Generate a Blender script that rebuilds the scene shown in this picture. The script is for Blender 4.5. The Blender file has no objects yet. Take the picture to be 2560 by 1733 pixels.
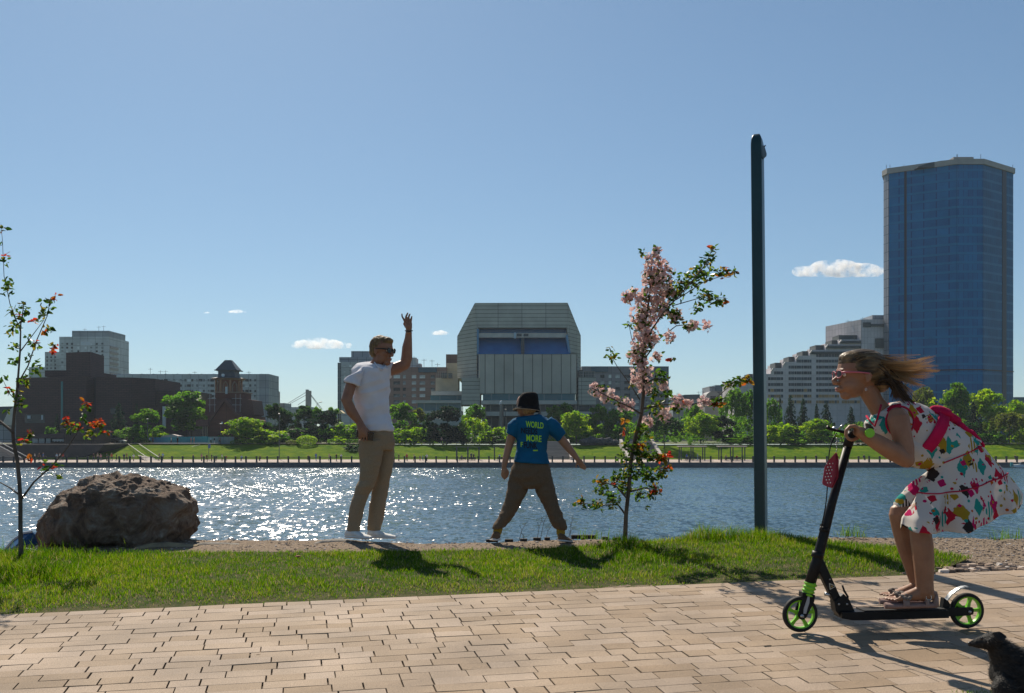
import bpy, bmesh, math, random
import numpy as np
from mathutils import Vector, Matrix, noise as mnoise
from mathutils.bvhtree import BVHTree
R = math.radians
rng = np.random.default_rng(7)
random.seed(7)
SC = bpy.context.scene
C = SC.collection

# ------------------------------------------------------------------ camera, sky, sun, exposure
EYE = 1.077          # camera height, metres
FPX = 2489.0         # focal length in photograph pixels (35 mm on a 36 mm frame)
HOR = 1090.0         # horizon row in the photograph
cam = bpy.data.cameras.new('camera'); cam_o = bpy.data.objects.new('camera', cam); C.objects.link(cam_o)
cam.sensor_width = 36; cam.lens = 35; cam.shift_y = (HOR - 866.5) / 2560
cam.clip_start = 0.05; cam.clip_end = 20000
cam_o.location = (0, 0, EYE); cam_o.rotation_euler = (R(90), 0, 0)
SC.camera = cam_o

SUN_EL, SUN_AZ = R(43), R(18.5)         # azimuth to the left of straight ahead
SUN_DIR = Vector((-math.sin(SUN_AZ) * math.cos(SUN_EL), math.cos(SUN_AZ) * math.cos(SUN_EL), math.sin(SUN_EL)))
w = bpy.data.worlds.new('World'); SC.world = w; w.use_nodes = True
nt = w.node_tree; bg = nt.nodes['Background']
sky = nt.nodes.new('ShaderNodeTexSky'); sky.sky_type = 'NISHITA'; sky.sun_disc = False
sky.sun_elevation = SUN_EL; sky.sun_rotation = -SUN_AZ
sky.altitude = 900; sky.air_density = 1.0; sky.dust_density = 0.7; sky.ozone_density = 2.0
wb = nt.nodes.new('ShaderNodeVectorMath'); wb.operation = 'MULTIPLY'; wb.inputs[1].default_value = (1.06, 1.34, 1.50)      # the photograph's cool white balance
gm_ = nt.nodes.new('ShaderNodeGamma'); gm_.inputs[1].default_value = .77      # hazy spring air: flatter than the clear sky model
nt.links.new(sky.outputs[0], gm_.inputs[0]); nt.links.new(gm_.outputs[0], wb.inputs[0]); nt.links.new(wb.outputs[0], bg.inputs[0]); bg.inputs[1].default_value = 0.056
sl = bpy.data.lights.new('sun', 'SUN'); sl.energy = 3.9; sl.angle = R(0.53); sl.color = (1, .90, .76)
so = bpy.data.objects.new('sun', sl); C.objects.link(so)
so.rotation_euler = SUN_DIR.to_track_quat('Z', 'Y').to_euler(); so.location = SUN_DIR * 60
SC.view_settings.view_transform = 'Standard'; SC.view_settings.look = 'None'
SC.view_settings.gamma = 1; SC.view_settings.exposure = 0.68
SC.cycles.use_denoising = True
SC.cycles.max_bounces = 8; SC.cycles.diffuse_bounces = 3; SC.cycles.glossy_bounces = 3
SC.cycles.transmission_bounces = 4; SC.cycles.volume_bounces = 1; SC.cycles.transparent_max_bounces = 8
SC.cycles.sample_clamp_indirect = 4; SC.cycles.sample_clamp_direct = 30
SC.cycles.caustics_reflective = False; SC.cycles.caustics_refractive = False

# ------------------------------------------------------------------ helpers
def P(px, py, d):
    """world point seen at photograph pixel (px, py) at distance d in front of the camera"""
    return Vector(((px - 1280) / FPX * d, d, EYE + (HOR - py) / FPX * d))
def gz(Y):            # the near bank rises gently towards the river
    return 0.046 * (Y - 5.47)
def gd(py):           # distance of the near bank surface at a photograph row
    return 3307.0 / (py - 975.5)
def G(px, py):
    return P(px, py, gd(py))

def tag(o, label=None, cat=None, group=None, kind=None):
    if label: o['label'] = label
    if cat: o['category'] = cat
    if group: o['group'] = group
    if kind: o['kind'] = kind
    return o
def link(o, parent=None):
    C.objects.link(o)
    if parent is not None: o.parent = parent
    return o
def empty(name, loc=(0, 0, 0), rz=0):
    o = bpy.data.objects.new(name, None); o.location = loc; o.rotation_euler = (0, 0, rz); o.empty_display_size = .2
    return link(o)
def thing(name, label, cat, loc=(0, 0, 0), group=None, rz=0):
    return tag(empty(name, loc, rz), label, cat, group)
def setloc(o, parent):
    """parts are built in world coordinates; keep them there under a parent that is not at the origin"""
    if parent is not None:
        o.parent = parent; o.matrix_parent_inverse = parent.matrix_basis.inverted() if False else Matrix.LocRotScale(parent.location, parent.rotation_euler, parent.scale).inverted()
    return o
def mesh_obj(name, verts, faces, mat, parent=None, smooth=False):
    me = bpy.data.meshes.new(name)
    me.from_pydata([tuple(v) for v in verts], [], [tuple(f) for f in faces]); me.update()
    return finish(name, me, mat, parent, smooth)
def finish(name, me, mat, parent=None, smooth=False):
    for m in (mat if isinstance(mat, (list, tuple)) else [mat]):
        me.materials.append(m)
    me.polygons.foreach_set('use_smooth', [bool(smooth)] * len(me.polygons))
    o = bpy.data.objects.new(name, me); link(o)
    if parent is not None: setloc(o, parent)
    return o
def np_obj(name, V, F, mat, parent=None, smooth=False, col=None):
    """V (n,3) float, F (m,k) int"""
    V = np.asarray(V, np.float32); F = np.asarray(F, np.int32)
    me = bpy.data.meshes.new(name)
    me.vertices.add(len(V)); me.vertices.foreach_set('co', V.ravel())
    k = F.shape[1]
    me.loops.add(F.size); me.loops.foreach_set('vertex_index', F.ravel())
    me.polygons.add(len(F)); me.polygons.foreach_set('loop_start', np.arange(0, F.size, k, dtype=np.int32))
    try: me.polygons.foreach_set('loop_total', np.full(len(F), k, np.int32))
    except Exception: pass
    me.update(); me.validate()
    if col is not None:
        a = me.attributes.new('tint', 'FLOAT', 'POINT'); a.data.foreach_set('value', np.asarray(col, np.float32))
    return finish(name, me, mat, parent, smooth)

class MB:
    """collects boxes, prisms and tubes into one mesh"""
    def __init__(s): s.v = []; s.f = []
    def add(s, vs, fs):
        n = len(s.v); s.v += [tuple(v) for v in vs]; s.f += [tuple(i + n for i in f) for f in fs]; return s
    def box(s, x0, x1, y0, y1, z0, z1):
        vs = [(x, y, z) for z in (z0, z1) for y in (y0, y1) for x in (x0, x1)]
        return s.add(vs, [(0, 2, 3, 1), (4, 5, 7, 6), (0, 1, 5, 4), (2, 6, 7, 3), (0, 4, 6, 2), (1, 3, 7, 5)])
    def prism(s, pts, y0, y1):
        """pts: polygon in (x,z), extruded in y"""
        n = len(pts)
        a = sum(pts[i][0] * pts[(i + 1) % n][1] - pts[(i + 1) % n][0] * pts[i][1] for i in range(n))
        if a < 0: pts = pts[::-1]
        vs = [(x, y0, z) for x, z in pts] + [(x, y1, z) for x, z in pts]
        fs = [tuple(range(n)), tuple(range(2 * n - 1, n - 1, -1))]
        for i in range(n):
            j = (i + 1) % n; fs.append((i, i + n, j + n, j))
        return s.add(vs, fs)
    def vprism(s, pts, z0, z1):
        """pts: footprint polygon in (x,y), extruded in z; z1 may be a list"""
        n = len(pts)
        a = sum(pts[i][0] * pts[(i + 1) % n][1] - pts[(i + 1) % n][0] * pts[i][1] for i in range(n))
        zt = list(z1) if hasattr(z1, '__len__') else [z1] * n
        if a < 0: pts = pts[::-1]; zt = zt[::-1]
        vs = [(x, y, z0) for x, y in pts] + [(p[0], p[1], zt[i]) for i, p in enumerate(pts)]
        fs = [tuple(range(n - 1, -1, -1)), tuple(range(n, 2 * n))]
        for i in range(n):
            j = (i + 1) % n; fs.append((i, j, j + n, i + n))
        return s.add(vs, fs)
    def tube(s, pts, rad, seg=8, cap=True):
        """round tube through pts; rad is one radius or one per point"""
        pts = [Vector(p) for p in pts]; n = len(pts)
        rs = rad if hasattr(rad, '__len__') else [rad] * n
        rings = []; ref = None
        for i, p in enumerate(pts):
            t = (pts[min(i + 1, n - 1)] - pts[max(i - 1, 0)])
            t = t.normalized() if t.length > 1e-9 else Vector((0, 0, 1))
            if ref is None:
                ref = Vector((0, 1, 0)) if abs(t.y) < .9 else Vector((1, 0, 0))
            a = ref - t * ref.dot(t); a.normalize(); b = t.cross(a); ref = a
            rings.append([p + (a * math.cos(2 * math.pi * k / seg) + b * math.sin(2 * math.pi * k / seg)) * rs[i] for k in range(seg)])
        vs = [v for r in rings for v in r]; fs = []
        for i in range(n - 1):
            for k in range(seg):
                k2 = (k + 1) % seg
                fs.append((i * seg + k, i * seg + k2, (i + 1) * seg + k2, (i + 1) * seg + k))
        if cap:
            fs.append(tuple(range(seg - 1, -1, -1))); fs.append(tuple((n - 1) * seg + k for k in range(seg)))
        return s.add(vs, fs)
    def beam(s, a, b, wx, wz):
        """square bar from a to b"""
        a, b = Vector(a), Vector(b); t = (b - a).normalized()
        u = Vector((0, 0, 1)) if abs(t.z) < .9 else Vector((0, 1, 0))
        x = t.cross(u).normalized(); z = x.cross(t)
        vs = [q + x * sx * wx / 2 + z * sz * wz / 2 for q in (a, b) for sx, sz in ((-1, -1), (1, -1), (1, 1), (-1, 1))]
        return s.add(vs, [(3, 2, 1, 0), (4, 5, 6, 7), (0, 1, 5, 4), (1, 2, 6, 5), (2, 3, 7, 6), (3, 0, 4, 7)])
    def lathe(s, c, prof, seg=24, axis='Z'):
        """prof: (radius, height) pairs"""
        vs = []; fs = []
        for r, h in prof:
            for k in range(seg):
                a = 2 * math.pi * k / seg; x, y = r * math.cos(a), r * math.sin(a)
                v = (x, y, h) if axis == 'Z' else (x, h, y)
                vs.append((c[0] + v[0], c[1] + v[1], c[2] + v[2]))
        for i in range(len(prof) - 1):
            for k in range(seg):
                k2 = (k + 1) % seg; f = (i * seg + k, i * seg + k2, (i + 1) * seg + k2, (i + 1) * seg + k)
                fs.append(f if axis == 'Z' else f[::-1])
        f0 = tuple(range(seg - 1, -1, -1)); f1 = tuple((len(prof) - 1) * seg + k for k in range(seg))
        fs += [f0, f1] if axis == 'Z' else [f0[::-1], f1[::-1]]
        return s.add(vs, fs)
    def build(s, name, mat, parent=None, smooth=False, bevel=0):
        o = mesh_obj(name, s.v, s.f, mat, parent, smooth)
        if bevel:
            b = o.modifiers.new('bevel', 'BEVEL'); b.width = bevel; b.segments = 2; b.limit_method = 'ANGLE'
        return o

# ------------------------------------------------------------------ materials
MATS = {}
def mat(name, c, c2=None, scale=5.0, rough=.7, bump=0.0, bscale=None, metal=0.0, spec=.4, trans=None, detail=6, stretch=(1, 1, 1), coords='Object', cut=(.35, .65)):
    """principled surface whose colour wanders between c and c2"""
    if name in MATS: return MATS[name]
    m = bpy.data.materials.new(name); m.use_nodes = True; t = m.node_tree; b = t.nodes['Principled BSDF']
    b.inputs['Roughness'].default_value = rough; b.inputs['Metallic'].default_value = metal
    b.inputs['Specular IOR Level'].default_value = spec
    b.inputs['Base Color'].default_value = (*c, 1)
    if c2 is not None or bump:
        tc = t.nodes.new('ShaderNodeTexCoord'); mp = t.nodes.new('ShaderNodeMapping'); mp.inputs['Scale'].default_value = stretch
        t.links.new(tc.outputs[coords], mp.inputs[0])
    if c2 is not None:
        n = t.nodes.new('ShaderNodeTexNoise'); n.inputs['Scale'].default_value = scale; n.inputs['Detail'].default_value = detail
        t.links.new(mp.outputs[0], n.inputs['Vector'])
        r = t.nodes.new('ShaderNodeValToRGB'); r.color_ramp.elements[0].position = cut[0]; r.color_ramp.elements[1].position = cut[1]
        r.color_ramp.elements[0].color = (*c, 1); r.color_ramp.elements[1].color = (*c2, 1)
        t.links.new(n.outputs['Fac'], r.inputs[0]); t.links.new(r.outputs[0], b.inputs['Base Color'])
    if bump:
        n2 = t.nodes.new('ShaderNodeTexNoise'); n2.inputs['Scale'].default_value = bscale or scale * 4; n2.inputs['Detail'].default_value = 6
        t.links.new(mp.outputs[0], n2.inputs['Vector'])
        bp = t.nodes.new('ShaderNodeBump'); bp.inputs['Strength'].default_value = 1; bp.inputs['Distance'].default_value = bump
        t.links.new(n2.outputs['Fac'], bp.inputs['Height']); t.links.new(bp.outputs[0], b.inputs['Normal'])
    if trans is not None:
        tr = t.nodes.new('ShaderNodeBsdfTranslucent'); tr.inputs[0].default_value = (*trans[:3], 1)
        mx = t.nodes.new('ShaderNodeMixShader'); mx.inputs[0].default_value = trans[3]
        t.links.new(b.outputs[0], mx.inputs[1]); t.links.new(tr.outputs[0], mx.inputs[2])
        t.links.new(mx.outputs[0], t.nodes['Material Output'].inputs[0])
    MATS[name] = m
    return m
def leaf_mat(name, stops, tstops, tfac=.45, rough=.45):
    """foliage: colour picked per leaf from the 'tint' attribute, light shines through"""
    if name in MATS: return MATS[name]
    m = bpy.data.materials.new(name); m.use_nodes = True; t = m.node_tree; b = t.nodes['Principled BSDF']
    b.inputs['Roughness'].default_value = rough; b.inputs['Specular IOR Level'].default_value = .12
    at = t.nodes.new('ShaderNodeAttribute'); at.attribute_name = 'tint'
    def ramp(st):
        r = t.nodes.new('ShaderNodeValToRGB'); e = r.color_ramp.elements
        while len(e) < len(st): e.new(.5)
        for i, (p, c) in enumerate(st): e[i].position = p; e[i].color = (*c, 1)
        t.links.new(at.outputs['Fac'], r.inputs[0]); return r
    t.links.new(ramp(stops).outputs[0], b.inputs['Base Color'])
    tr = t.nodes.new('ShaderNodeBsdfTranslucent'); t.links.new(ramp(tstops).outputs[0], tr.inputs[0])
    mx = t.nodes.new('ShaderNodeMixShader'); mx.inputs[0].default_value = tfac
    t.links.new(b.outputs[0], mx.inputs[1]); t.links.new(tr.outputs[0], mx.inputs[2])
    t.links.new(mx.outputs[0], t.nodes['Material Output'].inputs[0])
    MATS[name] = m; return m

def orient(n, flat=0.0):
    """n random orthonormal frames (u along the leaf, v across)"""
    u = rng.normal(size=(n, 3)); u[:, 2] *= (1 - flat); u /= np.linalg.norm(u, axis=1)[:, None]
    a = rng.normal(size=(n, 3)); v = np.cross(u, a); v /= np.linalg.norm(v, axis=1)[:, None]
    return u, v
def leaves(cen, size, flat=0.0, aspect=.6, frames=None):
    """pointed four-corner leaves around the centres -> V, F"""
    n = len(cen); u, v = frames if frames is not None else orient(n, flat)
    s = (np.asarray(size) * np.ones(n))[:, None]
    V = np.stack([cen - u * s * .5, cen + v * s * aspect * .5 - u * s * .05, cen + u * s * .55, cen - v * s * aspect * .5 - u * s * .05], 1).reshape(-1, 3)
    F = np.arange(n * 4).reshape(n, 4)
    return V, F
# ================================================================== near bank
WATER_Z = -5.97
BANK_EDGE = [(-60, 8.3), (-4.05, 8.3), (-3.9, 9.05), (-2.3, 9.1), (-1.3, 8.98), (0, 8.93), (1.2, 9.02), (2.6, 9.1), (4.5, 9.12), (60, 9.2)]
def edge_y(x):
    return float(np.interp(x, [p[0] for p in BANK_EDGE], [p[1] for p in BANK_EDGE]))
def nz(x, y, s, seed=0):
    return mnoise.noise(Vector((x * s + seed * 17.3, y * s - seed * 9.1, seed * 3.7)))

def gravel_h(x, y):
    return gz(y) + .02 * nz(x, y, 1.3, 1) + .010 * nz(x, y, 5, 2) + .006 * nz(x, y, 19, 3)
# gravel bank that drops to the river
xs = np.concatenate([np.linspace(-60, -7, 30), np.linspace(-6.8, 6.8, 240), np.linspace(7, 60, 30)])
ts = np.concatenate([np.linspace(0, 1, 70), [1.004, 1.02, 1.08, 1.3, 1.8, 2.6, 3.4]])
V = []; nT = len(ts)
for x in xs:
    ey = edge_y(x) + .035 * nz(x, 0, 2.2, 5) + .012 * nz(x, 0, 9, 6)
    for t in ts:
        if t <= 1:
            y = 5.0 + (ey - 5.0) * t; z = gravel_h(x, y) - .02
            if t > .985: z -= .015
        else:
            y = ey + (t - 1) * 4.0; z = gravel_h(x, ey) - .07 - (t - 1) * 4.2 - .12 * abs(nz(x, t * 3, 1.5, 8))
        V.append((x, y, z))
F = [(i * nT + j, (i + 1) * nT + j, (i + 1) * nT + j + 1, i * nT + j + 1) for i in range(len(xs) - 1) for j in range(nT - 1)]
gm = mat('gravel', (.31, .235, .165), (.13, .095, .065), scale=55, rough=.95, bump=.012, bscale=90, spec=.15)
o = mesh_obj('gravel_path', V, F, gm, smooth=True); tag(o, kind='structure')

# loose stones lying on the gravel
def stones(name, pts, size, mats, seed):
    r = np.random.default_rng(seed); VV = []; FF = []; T = []
    base = np.array([(-1, -1, -.6), (1, -1, -.6), (1, 1, -.6), (-1, 1, -.6), (-.7, -.7, .5), (.7, -.7, .5), (.7, .7, .5), (-.7, .7, .5)])
    fc = [(0, 3, 2, 1), (4, 5, 6, 7), (0, 1, 5, 4), (1, 2, 6, 5), (2, 3, 7, 6), (3, 0, 4, 7)]
    for (x, y, z) in pts:
        s = size * r.uniform(.35, 1.3); a = r.uniform(0, 6.28)
        b = base * (1 + r.uniform(-.3, .3, (8, 3))) * s * np.array([r.uniform(.7, 1.3), r.uniform(.6, 1), r.uniform(.35, .8)])
        ca, sa = math.cos(a), math.sin(a)
        b = np.stack([b[:, 0] * ca - b[:, 1] * sa, b[:, 0] * sa + b[:, 1] * ca, b[:, 2]], 1) + (x, y, z + s * .15)
        n = len(VV); VV += [tuple(q) for q in b]; FF += [tuple(i + n for i in f) for f in fc]; T += [r.uniform()] * 8
    return np_obj(name, VV, FF, mats, col=T)
stone_m = leaf_mat('pebble', [(0, (.10, .08, .07)), (.5, (.27, .20, .15)), (.85, (.42, .33, .26)), (1, (.6, .55, .5))], [(0, (0, 0, 0)), (1, (0, 0, 0))], tfac=0.0, rough=.9)
pts = []
while len(pts) < 5200:
    x = rng.uniform(-5.5, 6.5); ey = edge_y(x); y = rng.uniform(7.6, ey - .02)
    pts.append((x, y, gravel_h(x, y) - .02))
while len(pts) < 8200:
    x = rng.uniform(2.9, 6.5); y = rng.uniform(7.1, 9.0)
    pts.append((x, y, gravel_h(x, y) - .02))
tag(stones('loose_gravel', pts, .009, stone_m, 3), kind='stuff', label='loose brown gravel scattered along the river edge', cat='gravel')
pts = []
while len(pts) < 420:      # coarser grey cobbles beside the paving at the right
    x = rng.uniform(2.85, 6.2); y = 7.2 + (x - 2.9) * .216 + abs(rng.normal(0, .12)) + .02
    pts.append((x, y, gravel_h(x, y) - .015))
tag(stones('cobble_border', pts, .03, stone_m, 4), kind='stuff', label='grey cobbles heaped along the paving edge beside the gravel', cat='cobbles')

# ---------------------------------------------------------------- paving of narrow concrete blocks laid in rows
E0 = np.array((-3.03, 5.89)); PA = math.radians(12.18)
U2 = np.array((math.cos(PA), math.sin(PA))); V2 = np.array((-math.sin(PA), math.cos(PA)))
VV = []; FF = []; T = []
rp = np.random.default_rng(11)
def pave_z(x, y): return gz(y) + .004 * nz(x, y, .9, 12)
for row in range(62):
    v1 = -row * .108 - .002; v0 = v1 - .1056
    u = -5.5 - rp.uniform(0, .3)
    while u < 12.5:
        L = rp.choice([.14, .21, .175, .33, .14, .21, .24, .29])
        g = .0016 + (.0022 if rp.uniform() < .75 else 0)
        dz = rp.normal(0, .0009); tx = rp.normal(0, .0008); tint = rp.uniform()
        c = []
        for (uu, vv) in ((u + g, v0), (u + L - g, v0), (u + L - g, v1), (u + g, v1)):
            c.append(E0 + U2 * uu + V2 * vv)
        n = len(VV)
        bw = .0011
        ci = []
        for (uu, vv) in ((u + g + bw, v0 + bw), (u + L - g - bw, v0 + bw), (u + L - g - bw, v1 - bw), (u + g + bw, v1 - bw)):
            ci.append(E0 + U2 * uu + V2 * vv)
        for k, q in enumerate(c): VV.append((q[0], q[1], pave_z(q[0], q[1]) - .03))
        for k, q in enumerate(c): VV.append((q[0], q[1], pave_z(q[0], q[1]) + dz - .0010))
        for k, q in enumerate(ci): VV.append((q[0], q[1], pave_z(q[0], q[1]) + dz + tx * (1 if k in (0, 3) else -1)))
        FF += [(n + 8, n + 9, n + 10, n + 11)]
        for k in range(4):
            k2 = (k + 1) % 4
            FF += [(n + k, n + k2, n + 4 + k2, n + 4 + k), (n + 4 + k, n + 4 + k2, n + 8 + k2, n + 8 + k)]
        T += [tint] * 12
        u += L
pm = bpy.data.materials.new('paver'); pm.use_nodes = True; t = pm.node_tree; b = t.nodes['Principled BSDF']
b.inputs['Roughness'].default_value = .82; b.inputs['Specular IOR Level'].default_value = .3
at = t.nodes.new('ShaderNodeAttribute'); at.attribute_name = 'tint'
r1 = t.nodes.new('ShaderNodeValToRGB')
r1.color_ramp.elements[0].color = (.315, .222, .138, 1); r1.color_ramp.elements[1].color = (.415, .318, .235, 1)
e = r1.color_ramp.elements.new(.5); e.color = (.38, .283, .196, 1)
t.links.new(at.outputs['Fac'], r1.inputs[0])
tc = t.nodes.new('ShaderNodeTexCoord')
n1 = t.nodes.new('ShaderNodeTexNoise'); n1.inputs['Scale'].default_value = 260; n1.inputs['Detail'].default_value = 3
n2 = t.nodes.new('ShaderNodeTexNoise'); n2.inputs['Scale'].default_value = 1.7; n2.inputs['Detail'].default_value = 6
for n in (n1, n2): t.links.new(tc.outputs['Object'], n.inputs['Vector'])
mr = t.nodes.new('ShaderNodeMapRange'); mr.inputs[1].default_value = .3; mr.inputs[2].default_value = .75; mr.inputs[3].default_value = .55; mr.inputs[4].default_value = 1.32
t.links.new(n1.outputs['Fac'], mr.inputs[0])
mr2 = t.nodes.new('ShaderNodeMapRange'); mr2.inputs[1].default_value = .35; mr2.inputs[2].default_value = .65; mr2.inputs[3].default_value = .76; mr2.inputs[4].default_value = 1.12
t.links.new(n2.outputs['Fac'], mr2.inputs[0])
mm = t.nodes.new('ShaderNodeMath'); mm.operation = 'MULTIPLY'; t.links.new(mr.outputs[0], mm.inputs[0]); t.links.new(mr2.outputs[0], mm.inputs[1])
vm = t.nodes.new('ShaderNodeVectorMath'); vm.operation = 'SCALE'; t.links.new(r1.outputs[0], vm.inputs[0]); t.links.new(mm.outputs[0], vm.inputs['Scale'])
t.links.new(vm.outputs[0], b.inputs['Base Color'])
bp = t.nodes.new('ShaderNodeBump'); bp.inputs['Distance'].default_value = .0012; t.links.new(n1.outputs['Fac'], bp.inputs['Height']); t.links.new(bp.outputs[0], b.inputs['Normal'])
# one mixed mesh: quads only
o = np_obj('paved_path', VV, FF, pm, col=T); tag(o, kind='structure')
q = [E0 + U2 * a + V2 * c for a, c in ((-60, -.001), (60, -.001), (60, -24), (-60, -24))]
o = mesh_obj('paving_bed', [(p[0], p[1], gz(p[1]) - .016) for p in q], [(3, 2, 1, 0)], mat('joint_sand', (.06, .042, .03), (.10, .075, .05), scale=30, rough=1)); tag(o, kind='structure')

# ---------------------------------------------------------------- lawn between the paving and the gravel
LAWN_PX = [(-420, 1551), (0, 1536), (640, 1511), (1280, 1481), (1920, 1453), (2325, 1433), (2428, 1399), (2310, 1382), (2120, 1362), (1980, 1350), (1860, 1346), (1730, 1348), (1560, 1366), (1300, 1378), (1000, 1383), (640, 1385), (300, 1384), (-60, 1387), (-420, 1390)]
LAWN = [tuple(G(x, y)[:2]) for x, y in LAWN_PX]
LW = np.array(LAWN)
def in_poly(x, y, poly=LW):
    inside = np.zeros(len(x), bool); j = len(poly) - 1
    for i in range(len(poly)):
        xi, yi = poly[i]; xj, yj = poly[j]
        c = ((yi > y) != (yj > y)) & (x < (xj - xi) * (y - yi) / (yj - yi + 1e-12) + xi)
        inside ^= c; j = i
    return inside
def lawn_z(x, y):
    d_ = min(1.0, max(0.0, ((x - E0[0]) * V2[0] + (y - E0[1]) * V2[1]) / .5))
    return gz(y) - .008 + d_ * (.022 + .022 * nz(x, y, 1.1, 21)) + .006 * nz(x, y, 9, 22)
lm = mat('lawn_soil', (.035, .052, .012), (.10, .085, .04), scale=14, rough=1, spec=.1)
from mathutils.geometry import tessellate_polygon
bm = bmesh.new(); vs = [bm.verts.new((x, y, 0)) for x, y in LAWN]; bm.faces.new(vs)
bmesh.ops.triangulate(bm, faces=bm.faces[:])
for _ in range(5): bmesh.ops.subdivide_edges(bm, edges=[e for e in bm.edges if e.calc_length() > .25], cuts=1, use_grid_fill=False); bmesh.ops.triangulate(bm, faces=bm.faces[:])
for v in bm.verts: v.co.z = lawn_z(v.co.x, v.co.y)
me = bpy.data.meshes.new('lawn'); bm.to_mesh(me); bm.free()
tag(finish('lawn_soil', me, lm, smooth=True), kind='structure')

def blades(name, X, Y, H, W, m, tint, lean=.35, zf=None, seed=5):
    r = np.random.default_rng(seed); n = len(X)
    Z = np.array([(zf or lawn_z)(a, b) for a, b in zip(X, Y)]) - .008
    a = r.uniform(0, 2 * np.pi, n); dx, dy = np.cos(a), np.sin(a)
    b = r.uniform(0, 2 * np.pi, n); L = np.abs(r.normal(0, lean, n)) * H
    lx, ly = np.cos(b) * L, np.sin(b) * L
    def pt(f, wf, hz): return np.stack([X + lx * f + dx * W * wf, Y + ly * f + dy * W * wf, Z + H * hz], 1)
    V = np.stack([pt(0, -.5, 0), pt(0, .5, 0), pt(.35, .45, .55), pt(.35, -.45, .55), pt(1, .06, .93), pt(1, -.06, .93)], 1).reshape(-1, 3)
    i = np.arange(n)[:, None] * 6
    F = np.concatenate([i + [0, 1, 2, 3], i + [3, 2, 4, 5]], 0)
    return np_obj(name, V, F, m, col=np.repeat(tint, 6))
grass_m = leaf_mat('grass_blade', [(0, (.014, .036, .001)), (.6, (.048, .090, .002)), (.85, (.135, .15, .008)), (.93, (.34, .28, .12)), (1, (.60, .54, .38))],
                   [(0, (.055, .16, .001)), (.6, (.16, .33, .002)), (.85, (.33, .41, .008)), (.93, (.38, .30, .10)), (1, (.45, .38, .2))], tfac=.5, rough=.4)
N = 300000
x = rng.uniform(-5.2, 5.2, N); y = rng.uniform(5.6, 8.9, N); k = in_poly(x, y)
x, y = x[k], y[k]
pn = np.array([nz(a, b, 1.6, 31) for a, b in zip(x, y)]); pn2 = np.array([nz(a, b, 6, 32) for a, b in zip(x, y)])
# distance to the paving edge: the rim of the lawn is thin
de = -((x - E0[0]) * -V2[0] + (y - E0[1]) * -V2[1])
keep = rng.uniform(size=len(x)) < np.clip(.55 + de * 2.2, .5, 1) * np.clip(.95 + pn * .5 + pn2 * .5, .3, 1)
x, y, pn, pn2, de = x[keep], y[keep], pn[keep], pn2[keep], de[keep]
H = (.031 + .010 * pn + .008 * pn2) * rng.uniform(.5, 1.4, len(x)) * np.clip(.5 + de * 1.4, .45, 1)
def hump(cx, cy, r):                     # taller growth round a spot
    return np.exp(-(((x - cx) ** 2 + (y - cy) ** 2) / r ** 2))
for (px, py, r, h) in ((60, 1440, .25, .09), (130, 1440, .3, .05), (40, 1392, .4, .04), (1755, 1352, .13, .15), (1825, 1352, .15, .11), (1905, 1350, .22, .085), (1980, 1356, .18, .02), (1562, 1372, .2, .13), (1600, 1400, .22, .07), (220, 1390, .5, .04), (2200, 1390, .5, .03)):
    g = G(px, py); H += h * hump(g.x, g.y, r) * rng.uniform(.3, 1.1, len(x))
tint = np.clip(.46 + .36 * pn + .34 * pn2 + rng.normal(0, .26, len(x)), 0, .88)
dead = rng.uniform(size=len(x)) < (.07 + .14 * np.exp(-de * 3) + .10 * np.clip(-pn - .1, 0, 1)); tint[dead] = rng.uniform(.9, 1, dead.sum())
o = blades('grass', x, y, H, rng.uniform(.0025, .005, len(x)), grass_m, tint, lean=.42); tag(o, 'short green lawn between the paving and the river bank', 'grass', kind='stuff')
# strays on the gravel and the strip of lawn on the camera's side of the paving
xs2 = rng.uniform(1.93, 2.4, 220); ys2 = 4.385 - np.abs(rng.normal(0, .03, 220))
o = blades('grass_tuft', xs2, ys2, rng.uniform(.008, .03, 220), rng.uniform(.002, .004, 220), grass_m, rng.uniform(.3, .85, 220), zf=lambda a, b: gz(b), lean=.7)
tag(o, 'sparse grass sprouting through the paving in front of the dog', 'grass', kind='stuff')
xs3, ys3 = [], []
for (px, py, n, s) in ((2530, 1345, 40, .06), (2500, 1348, 25, .05), (2120, 1343, 60, .05), (2150, 1345, 20, .03), (100, 1378, 120, .25), (1490, 1352, 30, .08)):
    g = G(px, py); xs3 += list(rng.normal(g.x, s, n)); ys3 += list(rng.normal(g.y, s * .4, n))
xs3 = np.array(xs3); ys3 = np.array(ys3)
o = blades('bank_grass', xs3, ys3, rng.uniform(.03, .14, len(xs3)), rng.uniform(.003, .005, len(xs3)), grass_m, rng.uniform(.3, .8, len(xs3)), zf=gravel_h)
tag(o, 'stray grass sprigs growing on the gravel river edge', 'grass', kind='stuff')

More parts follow.
